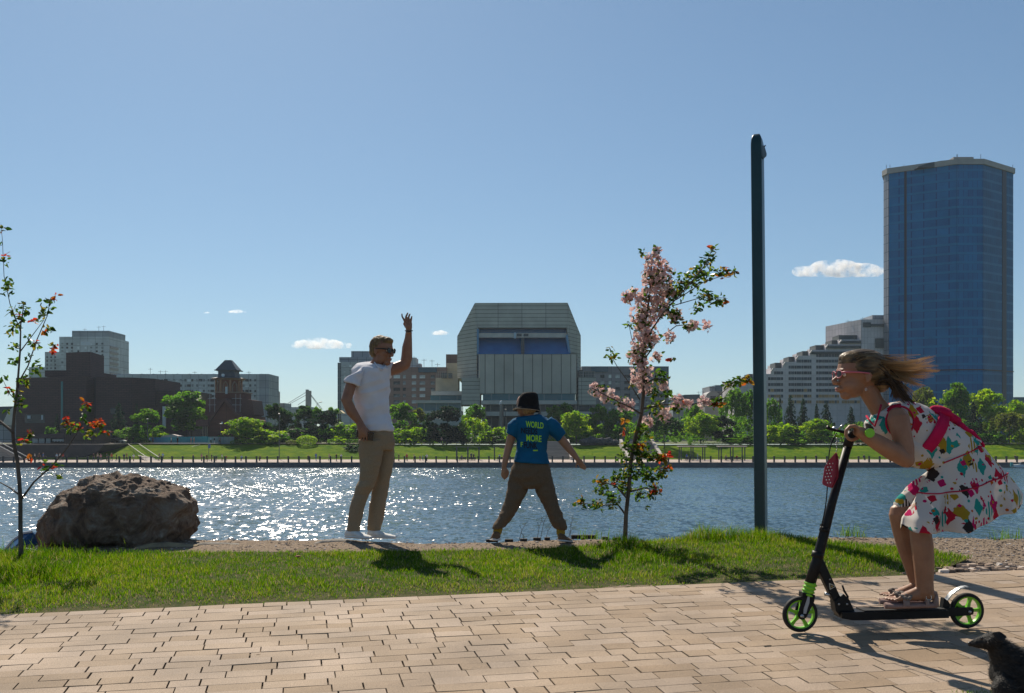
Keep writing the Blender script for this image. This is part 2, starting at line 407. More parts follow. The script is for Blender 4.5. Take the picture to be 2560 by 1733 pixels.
# ================================================================== river
wm = bpy.data.materials.new('river_water'); wm.use_nodes = True; t = wm.node_tree; b = t.nodes['Principled BSDF']
b.inputs['Base Color'].default_value = (.050, .100, .135, 1); b.inputs['Roughness'].default_value = .18
b.inputs['IOR'].default_value = 1.33; b.inputs['Specular IOR Level'].default_value = .5
tc = t.nodes.new('ShaderNodeTexCoord')
def wave(scale, sx, sy, amp, det, rot=0.0, dist=0.0):
    mp = t.nodes.new('ShaderNodeMapping'); mp.inputs['Scale'].default_value = (sx, sy, 1); mp.inputs['Rotation'].default_value = (0, 0, rot)
    t.links.new(tc.outputs['Object'], mp.inputs[0])
    n = t.nodes.new('ShaderNodeTexNoise'); n.inputs['Scale'].default_value = scale; n.inputs['Detail'].default_value = det; n.inputs['Roughness'].default_value = .6
    n.inputs['Distortion'].default_value = dist
    t.links.new(mp.outputs[0], n.inputs['Vector'])
    s = t.nodes.new('ShaderNodeVectorMath'); s.operation = 'SUBTRACT'; s.inputs[1].default_value = (.5, .5, .5); t.links.new(n.outputs['Color'], s.inputs[0])
    k = t.nodes.new('ShaderNodeVectorMath'); k.operation = 'MULTIPLY'; k.inputs[1].default_value = (amp, amp, 0); t.links.new(s.outputs[0], k.inputs[0])
    return k
def vadd(a, c):
    v = t.nodes.new('ShaderNodeVectorMath'); v.operation = 'ADD'; t.links.new(a.outputs[0], v.inputs[0]); t.links.new(c.outputs[0], v.inputs[1]); return v
w1 = wave(1.0, 1.8, .85, 1.62, 4, .08)            # wind ripples
w2 = wave(1.0, .28, .10, .45, 2, -.05)            # longer waves
w3 = wave(1.0, .012, .03, .30, 2)                 # patches of calmer and rougher water
gust = t.nodes.new('ShaderNodeTexNoise'); gust.inputs['Scale'].default_value = 1; gust.inputs['Detail'].default_value = 3
mpg = t.nodes.new('ShaderNodeMapping'); mpg.inputs['Scale'].default_value = (.05, .022, 1); t.links.new(tc.outputs['Object'], mpg.inputs[0]); t.links.new(mpg.outputs[0], gust.inputs['Vector'])
mg = t.nodes.new('ShaderNodeMapRange'); mg.inputs[1].default_value = .3; mg.inputs[2].default_value = .7; mg.inputs[3].default_value = .55; mg.inputs[4].default_value = 1.35
t.links.new(gust.outputs['Fac'], mg.inputs[0])
sc_ = t.nodes.new('ShaderNodeVectorMath'); sc_.operation = 'SCALE'; t.links.new(vadd(w1, w2).outputs[0], sc_.inputs[0]); t.links.new(mg.outputs[0], sc_.inputs['Scale'])
up = t.nodes.new('ShaderNodeVectorMath'); up.operation = 'ADD'; up.inputs[1].default_value = (0, -.10, 1); t.links.new(sc_.outputs[0], up.inputs[0])
nn = t.nodes.new('ShaderNodeVectorMath'); nn.operation = 'NORMALIZE'; t.links.new(up.outputs[0], nn.inputs[0])
t.links.new(nn.outputs[0], b.inputs['Normal'])
o = mesh_obj('river_water', [(-900, 11, WATER_Z), (900, 11, WATER_Z), (900, 224, WATER_Z), (-900, 224, WATER_Z)], [(0, 1, 2, 3)], wm); tag(o, kind='structure')

# ================================================================== far bank
PROM_Z = 1.077 - (1156 - 1090) * 222 / FPX       # promenade level
TOP_Z = -0.93                                    # level of the park above it
wallm = mat('quay_concrete', (.115, .12, .125), (.065, .07, .08), scale=.5, rough=.9, stretch=(1, 1, 3))
o = MB().box(-420, 420, 222, 223.2, WATER_Z - 1, PROM_Z - .02).build('quay_wall', wallm)
tag(o, 'long grey concrete quay wall rising from the far side of the river', 'quay wall')
o = mesh_obj('promenade_path', [(-420, 222, PROM_Z), (420, 222, PROM_Z), (420, 233, PROM_Z + .38), (-420, 233, PROM_Z + .38)], [(0, 1, 2, 3)], mat('promenade_paving', (.58, .47, .40), (.50, .41, .35), scale=.6, rough=.9)); tag(o, kind='structure')
xs = np.linspace(-420, 420, 211); ys = np.linspace(232.6, 252, 14)
V = [(x, y, PROM_Z + .40 + (TOP_Z - PROM_Z - .4) * ((y - 232.6) / 19.4) ** .9 - .05 + .10 * nz(x, y, .12, 40) + .35 * nz(x, y, .02, 41) * ((y - 232.6) / 19.4)) for x in xs for y in ys]
ny = len(ys)
F = [(i * ny + j, (i + 1) * ny + j, (i + 1) * ny + j + 1, i * ny + j + 1) for i in range(len(xs) - 1) for j in range(ny - 1)]
slope_m = mat('slope_grass', (.072, .175, .001), (.19, .28, .002), scale=.45, rough=.9, bump=.5, bscale=1.6, detail=9, spec=.05, trans=(.15, .27, .002, .35), stretch=(1, 1, 1))
tag(mesh_obj('grass_slope', V, F, slope_m, smooth=True), kind='structure')
V = [(-2500, 251.5, TOP_Z - .03), (2500, 251.5, TOP_Z - .03), (2500, 2500, TOP_Z - .03), (-2500, 2500, TOP_Z - .03)]
tag(mesh_obj('city_ground', V, [(0, 1, 2, 3)], mat('park_ground', (.06, .11, .02), (.12, .13, .05), scale=.06, rough=1)), kind='structure')
tag(mesh_obj('park_path', [(-200, 250.6, TOP_Z + .16), (200, 250.6, TOP_Z + .16), (200, 252.4, TOP_Z + .2), (-200, 252.4, TOP_Z + .2)], [(0, 1, 2, 3)], mat('park_path', (.42, .36, .30), (.36, .31, .26), scale=.6, rough=.95)), kind='structure')
# ================================================================== buildings across the river
def X_(px, Y): return (px - 1280) / FPX * Y
def Z_(py, Y): return EYE + (HOR - py) / FPX * Y
BASE = -1.2
def fb(mb, px0, px1, py0, py1, Y0, Y1):
    """box whose front face covers the given photograph rows/columns at distance Y0"""
    z1 = Z_(py0, Y0); z0 = BASE if py1 is None else Z_(py1, Y0)
    return mb.box(X_(px0, Y0), X_(px1, Y0), Y0, Y1, min(z0, z1), max(z0, z1))
def fpoly(mb, pts, Y0, Y1):
    return mb.prism([(X_(a, Y0), BASE if c is None else Z_(c, Y0)) for a, c in pts], Y0, Y1)
def thing_at(name, label, cat, px, Y, group=None):
    return thing(name, label, cat, (X_(px, Y), Y, BASE), group)

def facade(name, c, line, bw, bh, thick=.06, c2=None, rough=.85, spec=.3, metal=0.0, band=None, offset=0.0):
    """panelled wall: dark joints every bw x bh metres, panels slightly uneven in colour; optional lighter floor bands"""
    if name in MATS: return MATS[name]
    m = bpy.data.materials.new(name); m.use_nodes = True; t = m.node_tree; b = t.nodes['Principled BSDF']
    b.inputs['Roughness'].default_value = rough; b.inputs['Specular IOR Level'].default_value = spec; b.inputs['Metallic'].default_value = metal
    tc = t.nodes.new('ShaderNodeTexCoord'); sp = t.nodes.new('ShaderNodeSeparateXYZ'); t.links.new(tc.outputs['Object'], sp.inputs[0])
    ad = t.nodes.new('ShaderNodeMath'); ad.operation = 'MULTIPLY_ADD'; ad.inputs[1].default_value = .83; t.links.new(sp.outputs[1], ad.inputs[0]); t.links.new(sp.outputs[0], ad.inputs[2])
    cb = t.nodes.new('ShaderNodeCombineXYZ'); t.links.new(ad.outputs[0], cb.inputs[0]); t.links.new(sp.outputs[2], cb.inputs[1])
    br = t.nodes.new('ShaderNodeTexBrick'); br.offset = offset; br.squash = 1
    br.inputs['Scale'].default_value = 1; br.inputs['Brick Width'].default_value = bw; br.inputs['Row Height'].default_value = bh
    br.inputs['Mortar Size'].default_value = thick; br.inputs['Mortar Smooth'].default_value = .1
    br.inputs['Color1'].default_value = (*c, 1); br.inputs['Color2'].default_value = (*(c2 or tuple(x * .86 for x in c)), 1); br.inputs['Mortar'].default_value = (*line, 1)
    t.links.new(cb.outputs[0], br.inputs['Vector'])
    n = t.nodes.new('ShaderNodeTexNoise'); n.inputs['Scale'].default_value = .12; n.inputs['Detail'].default_value = 8; n.inputs['Roughness'].default_value = .7
    t.links.new(tc.outputs['Object'], n.inputs['Vector'])
    mr = t.nodes.new('ShaderNodeMapRange'); mr.inputs[1].default_value = .3; mr.inputs[2].default_value = .7; mr.inputs[3].default_value = .78; mr.inputs[4].default_value = 1.15
    t.links.new(n.outputs['Fac'], mr.inputs[0])
    vm = t.nodes.new('ShaderNodeVectorMath'); vm.operation = 'SCALE'; t.links.new(br.outputs['Color'], vm.inputs[0]); t.links.new(mr.outputs[0], vm.inputs['Scale'])
    out = vm.outputs[0]
    if band:
        per, frac, bc = band
        d = t.nodes.new('ShaderNodeMath'); d.operation = 'DIVIDE'; d.inputs[1].default_value = per; t.links.new(sp.outputs[2], d.inputs[0])
        f = t.nodes.new('ShaderNodeMath'); f.operation = 'FRACT'; t.links.new(d.outputs[0], f.inputs[0])
        l = t.nodes.new('ShaderNodeMath'); l.operation = 'LESS_THAN'; l.inputs[1].default_value = frac; t.links.new(f.outputs[0], l.inputs[0])
        mx = t.nodes.new('ShaderNodeMix'); mx.data_type = 'RGBA'; t.links.new(l.outputs[0], mx.inputs[0]); t.links.new(out, mx.inputs[6])
        vb = t.nodes.new('ShaderNodeVectorMath'); vb.operation = 'SCALE'; vb.inputs[0].default_value = bc; t.links.new(mr.outputs[0], vb.inputs['Scale']); t.links.new(vb.outputs[0], mx.inputs[7])
        out = mx.outputs[2]
    t.links.new(out, b.inputs['Base Color'])
    MATS[name] = m; return m
def glass(name, a, c, rough=.3, metal=0.0, cut=(.3, .9)):
    """window panes: each one gets its own shade between a and c (curtains, blinds, dark rooms)"""
    if name in MATS: return MATS[name]
    m = bpy.data.materials.new(name); m.use_nodes = True; t = m.node_tree; b = t.nodes['Principled BSDF']
    b.inputs['Roughness'].default_value = rough; b.inputs['Metallic'].default_value = metal; b.inputs['Specular IOR Level'].default_value = .25
    oi = t.nodes.new('ShaderNodeObjectInfo'); tc = t.nodes.new('ShaderNodeTexCoord')
    wn = t.nodes.new('ShaderNodeTexNoise'); wn.inputs['Scale'].default_value = .75; wn.inputs['Detail'].default_value = 1; t.links.new(tc.outputs['Object'], wn.inputs['Vector'])
    ad = t.nodes.new('ShaderNodeMath'); ad.operation = 'ADD'; t.links.new(oi.outputs['Random'], ad.inputs[0]); t.links.new(wn.outputs['Fac'], ad.inputs[1])
    hf = t.nodes.new('ShaderNodeMath'); hf.operation = 'MULTIPLY'; hf.inputs[1].default_value = .62; t.links.new(ad.outputs[0], hf.inputs[0])
    r = t.nodes.new('ShaderNodeValToRGB'); r.color_ramp.elements[0].position = cut[0]; r.color_ramp.elements[1].position = cut[1]
    r.color_ramp.elements[0].color = (*a, 1); r.color_ramp.elements[1].color = (*c, 1)
    t.links.new(hf.outputs[0], r.inputs[0]); t.links.new(r.outputs[0], b.inputs['Base Color'])
    MATS[name] = m; return m
G_DARK = glass('pane_dark', (.010, .016, .026), (.075, .10, .13), cut=(.3, 1.0))
G_MIX = glass('pane_mixed', (.012, .018, .026), (.62, .68, .70), cut=(.48, .95))
FRAME = mat('window_frame', (.52, .54, .55), rough=.6)

def windows(parent, rects, Y, m, limit=90, frame=True, name='window', depth=.12):
    """rects: (px centre, py centre, w px, h px). One object per window, the rest past the limit in one part"""
    protos = {}; rest = MB(); rects = sorted(rects, key=lambda r: -r[2] * r[3])
    for i, (px, py, wp, hp) in enumerate(rects):
        x, z = X_(px, Y), Z_(py, Y); w_, h_ = round(wp * Y / FPX, 2), round(hp * Y / FPX, 2)
        if i >= limit:
            rest.box(x - w_ / 2, x + w_ / 2, Y - depth, Y + .1, z - h_ / 2, z + h_ / 2); continue
        if (w_, h_) not in protos:
            b = MB().box(-w_ / 2, w_ / 2, -depth * .7, .1, -h_ / 2, h_ / 2)
            o = b.build(name, m); f = None
            if frame:
                fr = MB(); q = .10
                for (a0, a1, c0, c1) in ((-w_ / 2 - q, w_ / 2 + q, h_ / 2, h_ / 2 + q), (-w_ / 2 - q, w_ / 2 + q, -h_ / 2 - q, -h_ / 2), (-w_ / 2 - q, -w_ / 2, -h_ / 2, h_ / 2), (w_ / 2, w_ / 2 + q, -h_ / 2, h_ / 2)):
                    fr.box(a0, a1, -depth, .1, c0, c1)
                if w_ > 1.2:
                    fr.box(-.05, .05, -depth, -depth * .69, -h_ / 2, h_ / 2)
                f = fr.build('frame', FRAME, o)
            protos[(w_, h_)] = (o, f)
            first = True
        else:
            first = False
        o, f = protos[(w_, h_)]
        if not first:
            o = o.copy(); C.objects.link(o)
            if f is not None:
                f = f.copy(); C.objects.link(f); f.parent = o; f.matrix_parent_inverse = Matrix.Identity(4)
        o.parent = parent; o.matrix_parent_inverse = Matrix.LocRotScale(parent.location, parent.rotation_euler, parent.scale).inverted()
        o.location = (x, Y, z)
    if rest.v:
        o = rest.build(name, m, parent); o['kind'] = 'stuff'
def antennas(parent, pts, Y, name='antenna'):
    for px, py0, py1 in pts:
        b = MB(); x = X_(px, Y + 3); b.tube([(x, Y + 3, Z_(py1, Y + 3)), (x, Y + 3, Z_(py0, Y + 3))], .07, 5)
        z = Z_(py0, Y + 3); b.tube([(x - .9, Y + 3, z - .5), (x + .9, Y + 3, z - .5)], .05, 4)
        b.build(name, mat('antenna', (.12, .12, .13), rough=.5, metal=.5), parent)

CONC = facade('panel_concrete', (.46, .51, .53), (.14, .16, .17), 3.2, 2.8, .07)
CONC2 = facade('panel_concrete_dark', (.29, .33, .37), (.09, .10, .11), 3.2, 2.8, .07)
ROOFM = mat('roof_felt', (.09, .09, .09), (.14, .135, .13), scale=.4, rough=.9)
# ---------------------------------------------------------------- tall panel tower behind the museum
Y = 420
b = thing_at('apartment_tower', 'tall grey panel apartment tower with balconies rising behind the dark brick museum', 'apartment tower', 210, Y)
fb(MB(), 148, 272, 842, None, Y, Y + 22).build('wall', CONC, b)
fb(MB(), 180, 272.5, 827, 842, Y + .2, Y + 18).build('penthouse', CONC2, b)
fb(MB(), 112, 148, 880, None, Y + 3, Y + 22).build('wing', CONC, b)
fb(MB(), 72, 112, 918, None, Y + 3, Y + 22).build('wing', CONC, b)
for k in range(9):
    fb(MB(), 272, 278, 865 + 13.3 * k, 871 + 13.3 * k, Y + 1, Y + 9).build('balcony', mat('balcony', (.30, .28, .26), rough=.8), b)
windows(b, [(x, y, 5, 5) for x in (156, 168, 180, 196, 214, 228, 242, 256) for y in np.arange(860, 960, 9.3)] + [(x, y, 4, 4.5) for x in (118, 128, 138) for y in np.arange(893, 950, 9.3)], Y, G_MIX, 60, frame=False)
windows(b, [(214, 859, 24, 9)], Y - .1, glass('pane_pale', (.35, .42, .48), (.5, .56, .6)), frame=True)
antennas(b, [(247, 815, 827), (259, 814, 827), (212, 821, 827)], Y)
# ---------------------------------------------------------------- long nine storey block
Y = 385
b = thing_at('apartment_block', 'long grey nine storey panel block with rows of windows stretching behind the wooden church', 'apartment block', 470, Y)
fb(MB(), 250, 648, 937, None, Y, Y + 16).build('wall', CONC, b)
fb(MB(), 648, 672, 935, None, Y - .5, Y + 16).build('end_wall', CONC2, b)
rb = MB()
for k in range(14): fb(rb, 262 + 30 * k, 264 + 30 * k, 934.5, 937, Y - .05, Y + 15)
fb(rb, 250, 672, 935.2, 937, Y + 1, Y + 15.5); rb.build('parapet', CONC2, b)
wr = []
for k in range(14):
    x0 = 256 + 29 * k
    for r in range(8):
        y = 951 + 13.3 * r
        wr += [(x0 + 5, y, 5, 6), (x0 + 13.5, y, 9, 6.5), (x0 + 22, y, 5, 6)]
windows(b, [q for q in wr if q[0] > 385 and q[0] < 645 and q[1] < 1045], Y, G_MIX, 100, frame=False)
antennas(b, [(310, 924, 936), (376, 920, 936), (401, 926, 936), (414, 926, 936), (487, 928, 936), (622, 928, 936), (547, 927, 936)], Y)
b = thing_at('apartment_block', 'brownish end block set back at the end of the long grey panel block', 'apartment block', 690, 430)
MB().vprism([(X_(671, 400), 400), (X_(700, 440), 440), (X_(700, 440) - 14, 452), (X_(671, 400) - 2, 412)], BASE, [Z_(962, 400), Z_(980, 440), Z_(980, 440), Z_(962, 400)]).build('wall', facade('panel_brown', (.27, .24, .24), (.11, .09, .09), 3, 2.8, .08), b)
fb(MB(), 697, 712, 1008, None, 442, 455).build('annex', CONC2, b)

# ---------------------------------------------------------------- dark brick museum
BR = facade('museum_brick', (.066, .040, .040), (.030, .020, .022), 1.6, .5, .05, c2=(.082, .048, .046), offset=.5, rough=.9)
Y = 282
b = thing_at('museum_building', 'dark purplish brick museum of stacked windowless blocks behind the left sapling', 'museum', 250, Y)
MB().vprism([(X_(40, Y), Y), (X_(216, Y), Y), (X_(216, Y), Y + 30), (X_(40, Y), Y + 30)], BASE, [Z_(945, Y), Z_(941, Y), Z_(941, Y), Z_(945, Y)]).build('wall', BR, b)
fb(MB(), 112, 215, 926, 942, Y + 4, Y + 26).build('upper_block', BR, b)
MB().vprism([(X_(165, Y + 5), Y + 5), (X_(226, Y + 2), Y + 2), (X_(260, Y + 14), Y + 14), (X_(230, Y + 26), Y + 26), (X_(165, Y + 24), Y + 24)], Z_(943, Y), [Z_(882, Y + 5), Z_(882, Y + 5), Z_(890, Y + 14), Z_(890, Y + 14), Z_(882, Y + 5)]).build('tower_block', BR, b)
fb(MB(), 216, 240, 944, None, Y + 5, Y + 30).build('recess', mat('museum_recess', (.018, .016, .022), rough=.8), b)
MB().vprism([(X_(240, Y), Y), (X_(330, Y + 2), Y + 2), (X_(388, Y + 8), Y + 8), (X_(388, Y + 8), Y + 30), (X_(240, Y), Y + 30)], BASE, [Z_(943, Y), Z_(943, Y), Z_(947, Y + 8), Z_(947, Y + 8), Z_(943, Y)]).build('wall', BR, b)
fb(MB(), 376, 470, 976.5, None, Y + 9, Y + 32).build('side_block', BR, b)
fb(MB(), 152, 157, 954, 1058, Y - .2, Y + 1).build('glass_strip', mat('teal_glass', (.02, .16, .17), rough=.2), b)
fb(MB(), 406, 414, 1016, 1072, Y + 8.6, Y + 10).build('glass_strip', mat('white_glass', (.5, .56, .58), rough=.25), b)
fb(MB(), 62, 112, 1036, 1058, Y - .15, Y + 1).build('entrance', mat('dark_glazing', (.015, .025, .035), rough=.15), b)
fb(MB(), 68, 76, 1039, 1047, Y - .3, Y).build('window', glass('pane_pale', (.35, .42, .48), (.5, .56, .6)), b)
fb(MB(), 103, 107, 1038, 1050, Y - .3, Y).build('window', glass('pane_pale', (.35, .42, .48), (.5, .56, .6)), b)
fb(MB(), 262, 302, 1020, 1036, Y + .8, Y + 2.2).build('entrance', mat('dark_glazing', (.015, .025, .035), rough=.15), b)
fb(MB(), 378, 390, 978, 996, Y + 8.7, Y + 12).build('window', mat('dark_glazing', (.015, .025, .035)), b)
fb(MB(), 440, 462, 978, 996, Y + 8.7, Y + 12).build('window', mat('dark_glazing', (.015, .025, .035)), b)
# white raked pavilion at the far left
Y = 300
b = thing_at('pavilion', 'white sloping pavilion with a dark flat roof at the left edge behind the sapling', 'pavilion', 10, Y)
fpoly(MB(), [(4, 1063), (34, 1063), (36, 1014), (20, 1030)], Y, Y + 9).build('wall', mat('white_render', (.62, .62, .58), (.5, .5, .47), scale=.5, rough=.8), b)
fpoly(MB(), [(-60, 1018), (34, 1016), (36, 1030), (22, 1029), (4, 1063), (-60, 1063)], Y + .6, Y + 22).build('roof', mat('slate_dark', (.05, .065, .075), rough=.6), b)
fb(MB(), -60, 62, 1063, None, Y + .8, Y + 20).build('base', CONC2, b)
b = thing_at('office_building', 'small white block with a grid of dark windows beside the white pavilion', 'office building', 52, 305)
fb(MB(), 40, 62, 1036, None, 305, 320).build('wall', mat('white_render', (.62, .62, .58)), b)
windows(b, [(x, y, 2.6, 2.6) for x in (43, 47.5, 52, 56.5) for y in (1040, 1045, 1050, 1055, 1060)], 305, G_DARK, frame=False)

# ---------------------------------------------------------------- terrace with the riverside cafe
tw = mat('terrace_wall', (.035, .033, .038), (.055, .05, .05), scale=.8, rough=.9)
b = thing_at('terrace_wall', 'dark retaining wall of the terrace below the riverside cafe', 'retaining wall', 120, 235)
fpoly(b_ := MB(), [(-900, 1111), (262, 1111), (245, 1128), (180, 1154), (-900, 1154)], 235, 252).build('wall', tw, b)
rl = MB()
fb(rl, -900, 262, 1104.5, 1105.3, 235.2, 235.3)
for k in range(60): fb(rl, 40 + k * 3.7, 40.6 + k * 3.7, 1104.5, 1111, 235.2, 235.3)
rl.build('railing', mat('iron', (.02, .022, .025), rough=.5), b)
Y = 246
b = thing_at('cafe', 'low riverside cafe with a brown flat roof and white curtained openings on the dark terrace', 'cafe', 150, Y)
fpoly(MB(), [(78, 1087), (160, 1083), (160, 1096), (78, 1096)], Y - 1, Y + 9).build('roof', mat('cafe_roof', (.085, .055, .05), (.06, .04, .04), scale=.5, rough=.8), b)
fb(MB(), 160, 238, 1079, 1112, Y - .5, Y + 9).build('side_wall', facade('brown_slats', (.10, .062, .045), (.03, .02, .018), .5, 6, .06), b)
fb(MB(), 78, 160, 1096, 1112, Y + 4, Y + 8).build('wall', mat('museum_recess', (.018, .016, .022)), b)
for (a, c) in ((81, 94), (97, 111), (115, 126)): fb(MB(), a, c, 1096, 1108, Y, Y + .1).build('curtain', mat('curtain', (.50, .56, .56), (.34, .40, .42), scale=1.5, stretch=(4, 1, .2)), b)
for k in range(8): fb(MB(), 131 + k * 3.6, 133.6 + k * 3.6, 1097.5, 1103 + (k % 2), Y, Y + .1).build('valance', mat('white_cloth', (.7, .72, .72)), b)

# ---------------------------------------------------------------- timber church with scaffolding
Y = 266
LOG = facade('church_logs', (.135, .044, .030), (.035, .014, .012), 9, .34, .05, c2=(.16, .054, .036), rough=.8)
SHG = mat('shingle_roof', (.085, .036, .031), (.125, .055, .045), scale=3, rough=.85, bump=.05)
SLT = mat('slate_cap', (.045, .06, .075), (.06, .075, .09), scale=.8, rough=.55)
b = thing_at('wooden_church', 'dark brown timber church with a slate capped bell tower and light scaffolding', 'church', 570, Y)
fb(MB(), 519, 628, 1040, None, Y, Y + 15).build('wall', LOG, b)
z0, z1 = Z_(1044, Y), Z_(998, Y)
r = MB()                                                   # main roof, ridge along x, and the front gable
fpoly(r, [(512, 1037), (515, 999), (533, 997), (612, 997), (630, 1000), (635, 1037), (620, 1042), (522, 1042)], Y + 3, Y + 14)
r.build('roof', SHG, b)
fpoly(MB(), [(516, 1060), (520, 1049), (557, 996), (563, 996), (604, 1047), (612, 1060), (604, 1056), (560, 1004), (523, 1056)], Y - 1.6, Y + 4).build('gable_roof', SHG, b)
fpoly(MB(), [(521, 1056), (560, 1003), (605, 1056), (605, 1094), (521, 1094)], Y - .8, Y + 3).build('gable_wall', LOG, b)
fb(MB(), 538, 606, 981, 1000, Y + 3, Y + 12).build('tower_base', LOG, b)
fb(MB(), 536, 608, 979.5, 982, Y + 2.6, Y + 12.4).build('ledge', mat('pale_timber', (.30, .21, .15), (.2, .14, .10), scale=2), b)
cx, cy = X_(572, Y + 7.5), Y + 7.5
pxm = (Y + 7.5) / FPX
def octa(mb, r0, r1, ya, yb, n=8, rot=math.pi / 8):
    vs = []
    for r_, yy in ((r0, ya), (r1, yb)):
        vs += [(cx + r_ * pxm * math.cos(rot + 2 * math.pi * k / n), cy + r_ * pxm * math.sin(rot + 2 * math.pi * k / n), Z_(yy, Y + 7.5)) for k in range(n)]
    return mb.add(vs, [tuple(range(n - 1, -1, -1)), tuple(range(n, 2 * n))] + [(k, (k + 1) % n, n + (k + 1) % n, n + k) for k in range(n)])
WARM = mat('belfry_timber', (.27, .095, .042), (.18, .06, .032), scale=1.5, rough=.7)
octa(MB(), 26, 26, 981, 946).build('belfry', WARM, b)
for k in range(8):
    a = math.pi / 8 + 2 * math.pi * k / 8
    px_ = [cx + 31 * pxm * math.cos(a), cy + 31 * pxm * math.sin(a)]
    MB().tube([(px_[0], px_[1], Z_(980, Y + 7.5)), (px_[0], px_[1], Z_(948, Y + 7.5))], .28, 8).build('post', mat('belfry_post', (.30, .15, .075), rough=.6), b)
    a2 = a + math.pi / 8
    m_ = MB(); q = Vector((cx + 28.2 * pxm * math.cos(a2), cy + 28.2 * pxm * math.sin(a2), 0)); tdir = Vector((-math.sin(a2), math.cos(a2), 0))
    pts_ = [q + tdir * s * pxm + Vector((0, 0, Z_(yy, Y + 7.5))) for s, yy in ((-6, 980), (-6, 966), (-3.5, 960), (0, 955), (3.5, 960), (6, 966), (6, 980))]
    m_.tube(pts_, .16, 5).build('arch', mat('pale_timber', (.30, .21, .15)), b)
octa(MB(), 34, 44, 951, 947).build('eaves', mat('pale_timber', (.30, .21, .15)), b)
octa(MB(), 45, 30, 947, 944).build('eaves_roof', SLT, b)
octa(MB(), 30, 29, 945, 927, 4, math.pi / 4).build('drum', SLT, b)
octa(MB(), 40, 40, 928, 926, 4, math.pi / 4).build('cornice', SLT, b)
octa(MB(), 38, 11, 927, 901, 4, math.pi / 4).build('cap_roof', SLT, b)
MB().lathe((cx - .6, cy - 28 * pxm, Z_(936, Y)), [(.45, -.4), (.45, .1)], 12, axis='Y').build('round_window', mat('white_glass', (.5, .56, .58)), b)
for (a, c, dx) in ((489, 521, -1), (628, 652, 1)):
    fpoly(MB(), [(a, 1052), (a + 6, 1049), (c, 1049), (c, 1066), (a, 1066)] if dx < 0 else [(a, 1049), (c - 4, 1049), (c, 1053), (c, 1071), (a, 1071)], Y - 2, Y + 4).build('porch_roof', SHG, b)
for px_ in (506, 512, 517): fb(MB(), px_, px_ + 2, 1066, 1092, Y - 1.5, Y - 1.2).build('porch_post', mat('pale_timber', (.30, .21, .15)), b)
sc2 = MB()
for px_ in (524, 536, 589, 600): fb(sc2, px_, px_ + .7, 985, 1030, Y - 1.9, Y - 1.82)
for py_ in (996, 1012): fb(sc2, 520, 540, py_, py_ + .8, Y - 1.9, Y - 1.8); fb(sc2, 580, 604, py_, py_ + .8, Y - 1.9, Y - 1.8)
sc2.build('scaffolding', mat('scaffold_pipe', (.34, .35, .38), rough=.4, metal=.5), b)
fb(MB(), 553, 557, 1055, 1060, Y - .95, Y - .7).build('floodlight', mat('white_cloth', (.7, .72, .72)), b)
fb(MB(), 563, 568, 967, 985, Y + 1, Y + 1.4).build('banner', mat('grey_sheet', (.35, .42, .44)), b)
# painted hoarding in front of the church
Y = 256
b = thing_at('mural_fence', 'long turquoise painted hoarding below the wooden church', 'fence', 450, Y)
hm = mat('mural_paint', (.010, .16, .25), (.05, .34, .36), scale=.16, rough=.6, detail=3, stretch=(1, 1, .25))
for k in range(9): fb(MB(), 372 + k * 16.4, 388 + k * 16.4, 1094 - k * .35, 1112, Y, Y + .25).build('panel', hm, b)
for k in range(5): fb(MB(), 520 + k * 13, 532.6 + k * 13, 1092, 1111.5, Y + 1.5, Y + 1.8).build('panel', mat('grey_sheet_mural', (.17, .25, .29), (.30, .36, .36), scale=.6), b)
b = thing_at('site_hut', 'low pinkish grey shed roof behind the turquoise hoarding', 'shed', 425, 259)
fpoly(MB(), [(400, 1098), (405, 1090), (430, 1086), (446, 1090), (448, 1098)], 259, 263).build('roof', mat('hut_roof', (.36, .28, .27), rough=.7), b)
fb(MB(), 402, 446, 1096, None, 259.4, 262.8).build('wall', CONC2, b)

# ---------------------------------------------------------------- bridge pylon far behind
Y = 900
b = thing_at('bridge_pylon', 'dark concrete bridge pylon with stay cables far behind the trees', 'bridge pylon', 768, Y)
fpoly(MB(), [(763, None), (775, None), (776, 977), (770, 977), (770, 974), (764, 974)], Y, Y + 5).build('tower', mat('pylon_concrete', (.10, .115, .12), rough=.9), b)
for (p0, p1) in (((765, 981), (708, 1016)), ((765, 988), (709, 1018)), ((764, 1000), (745, 1012)), ((776, 985), (806, 1024)), ((776, 987), (801, 1022))):
    MB().tube([P(p0[0], p0[1], Y + 2), P(p1[0], p1[1], Y + 2)], .22, 5).build('cable', mat('iron', (.02, .022, .025)), b)
b = thing_at('office_building', 'small pale flat roofed block at the foot of the bridge pylon', 'office building', 740, 700)
fb(MB(), 725, 782, 1018, None, 700, 715).build('wall', CONC2, b)
fb(MB(), 800, 850, 1027, None, 705, 715).build('wing', CONC, b)

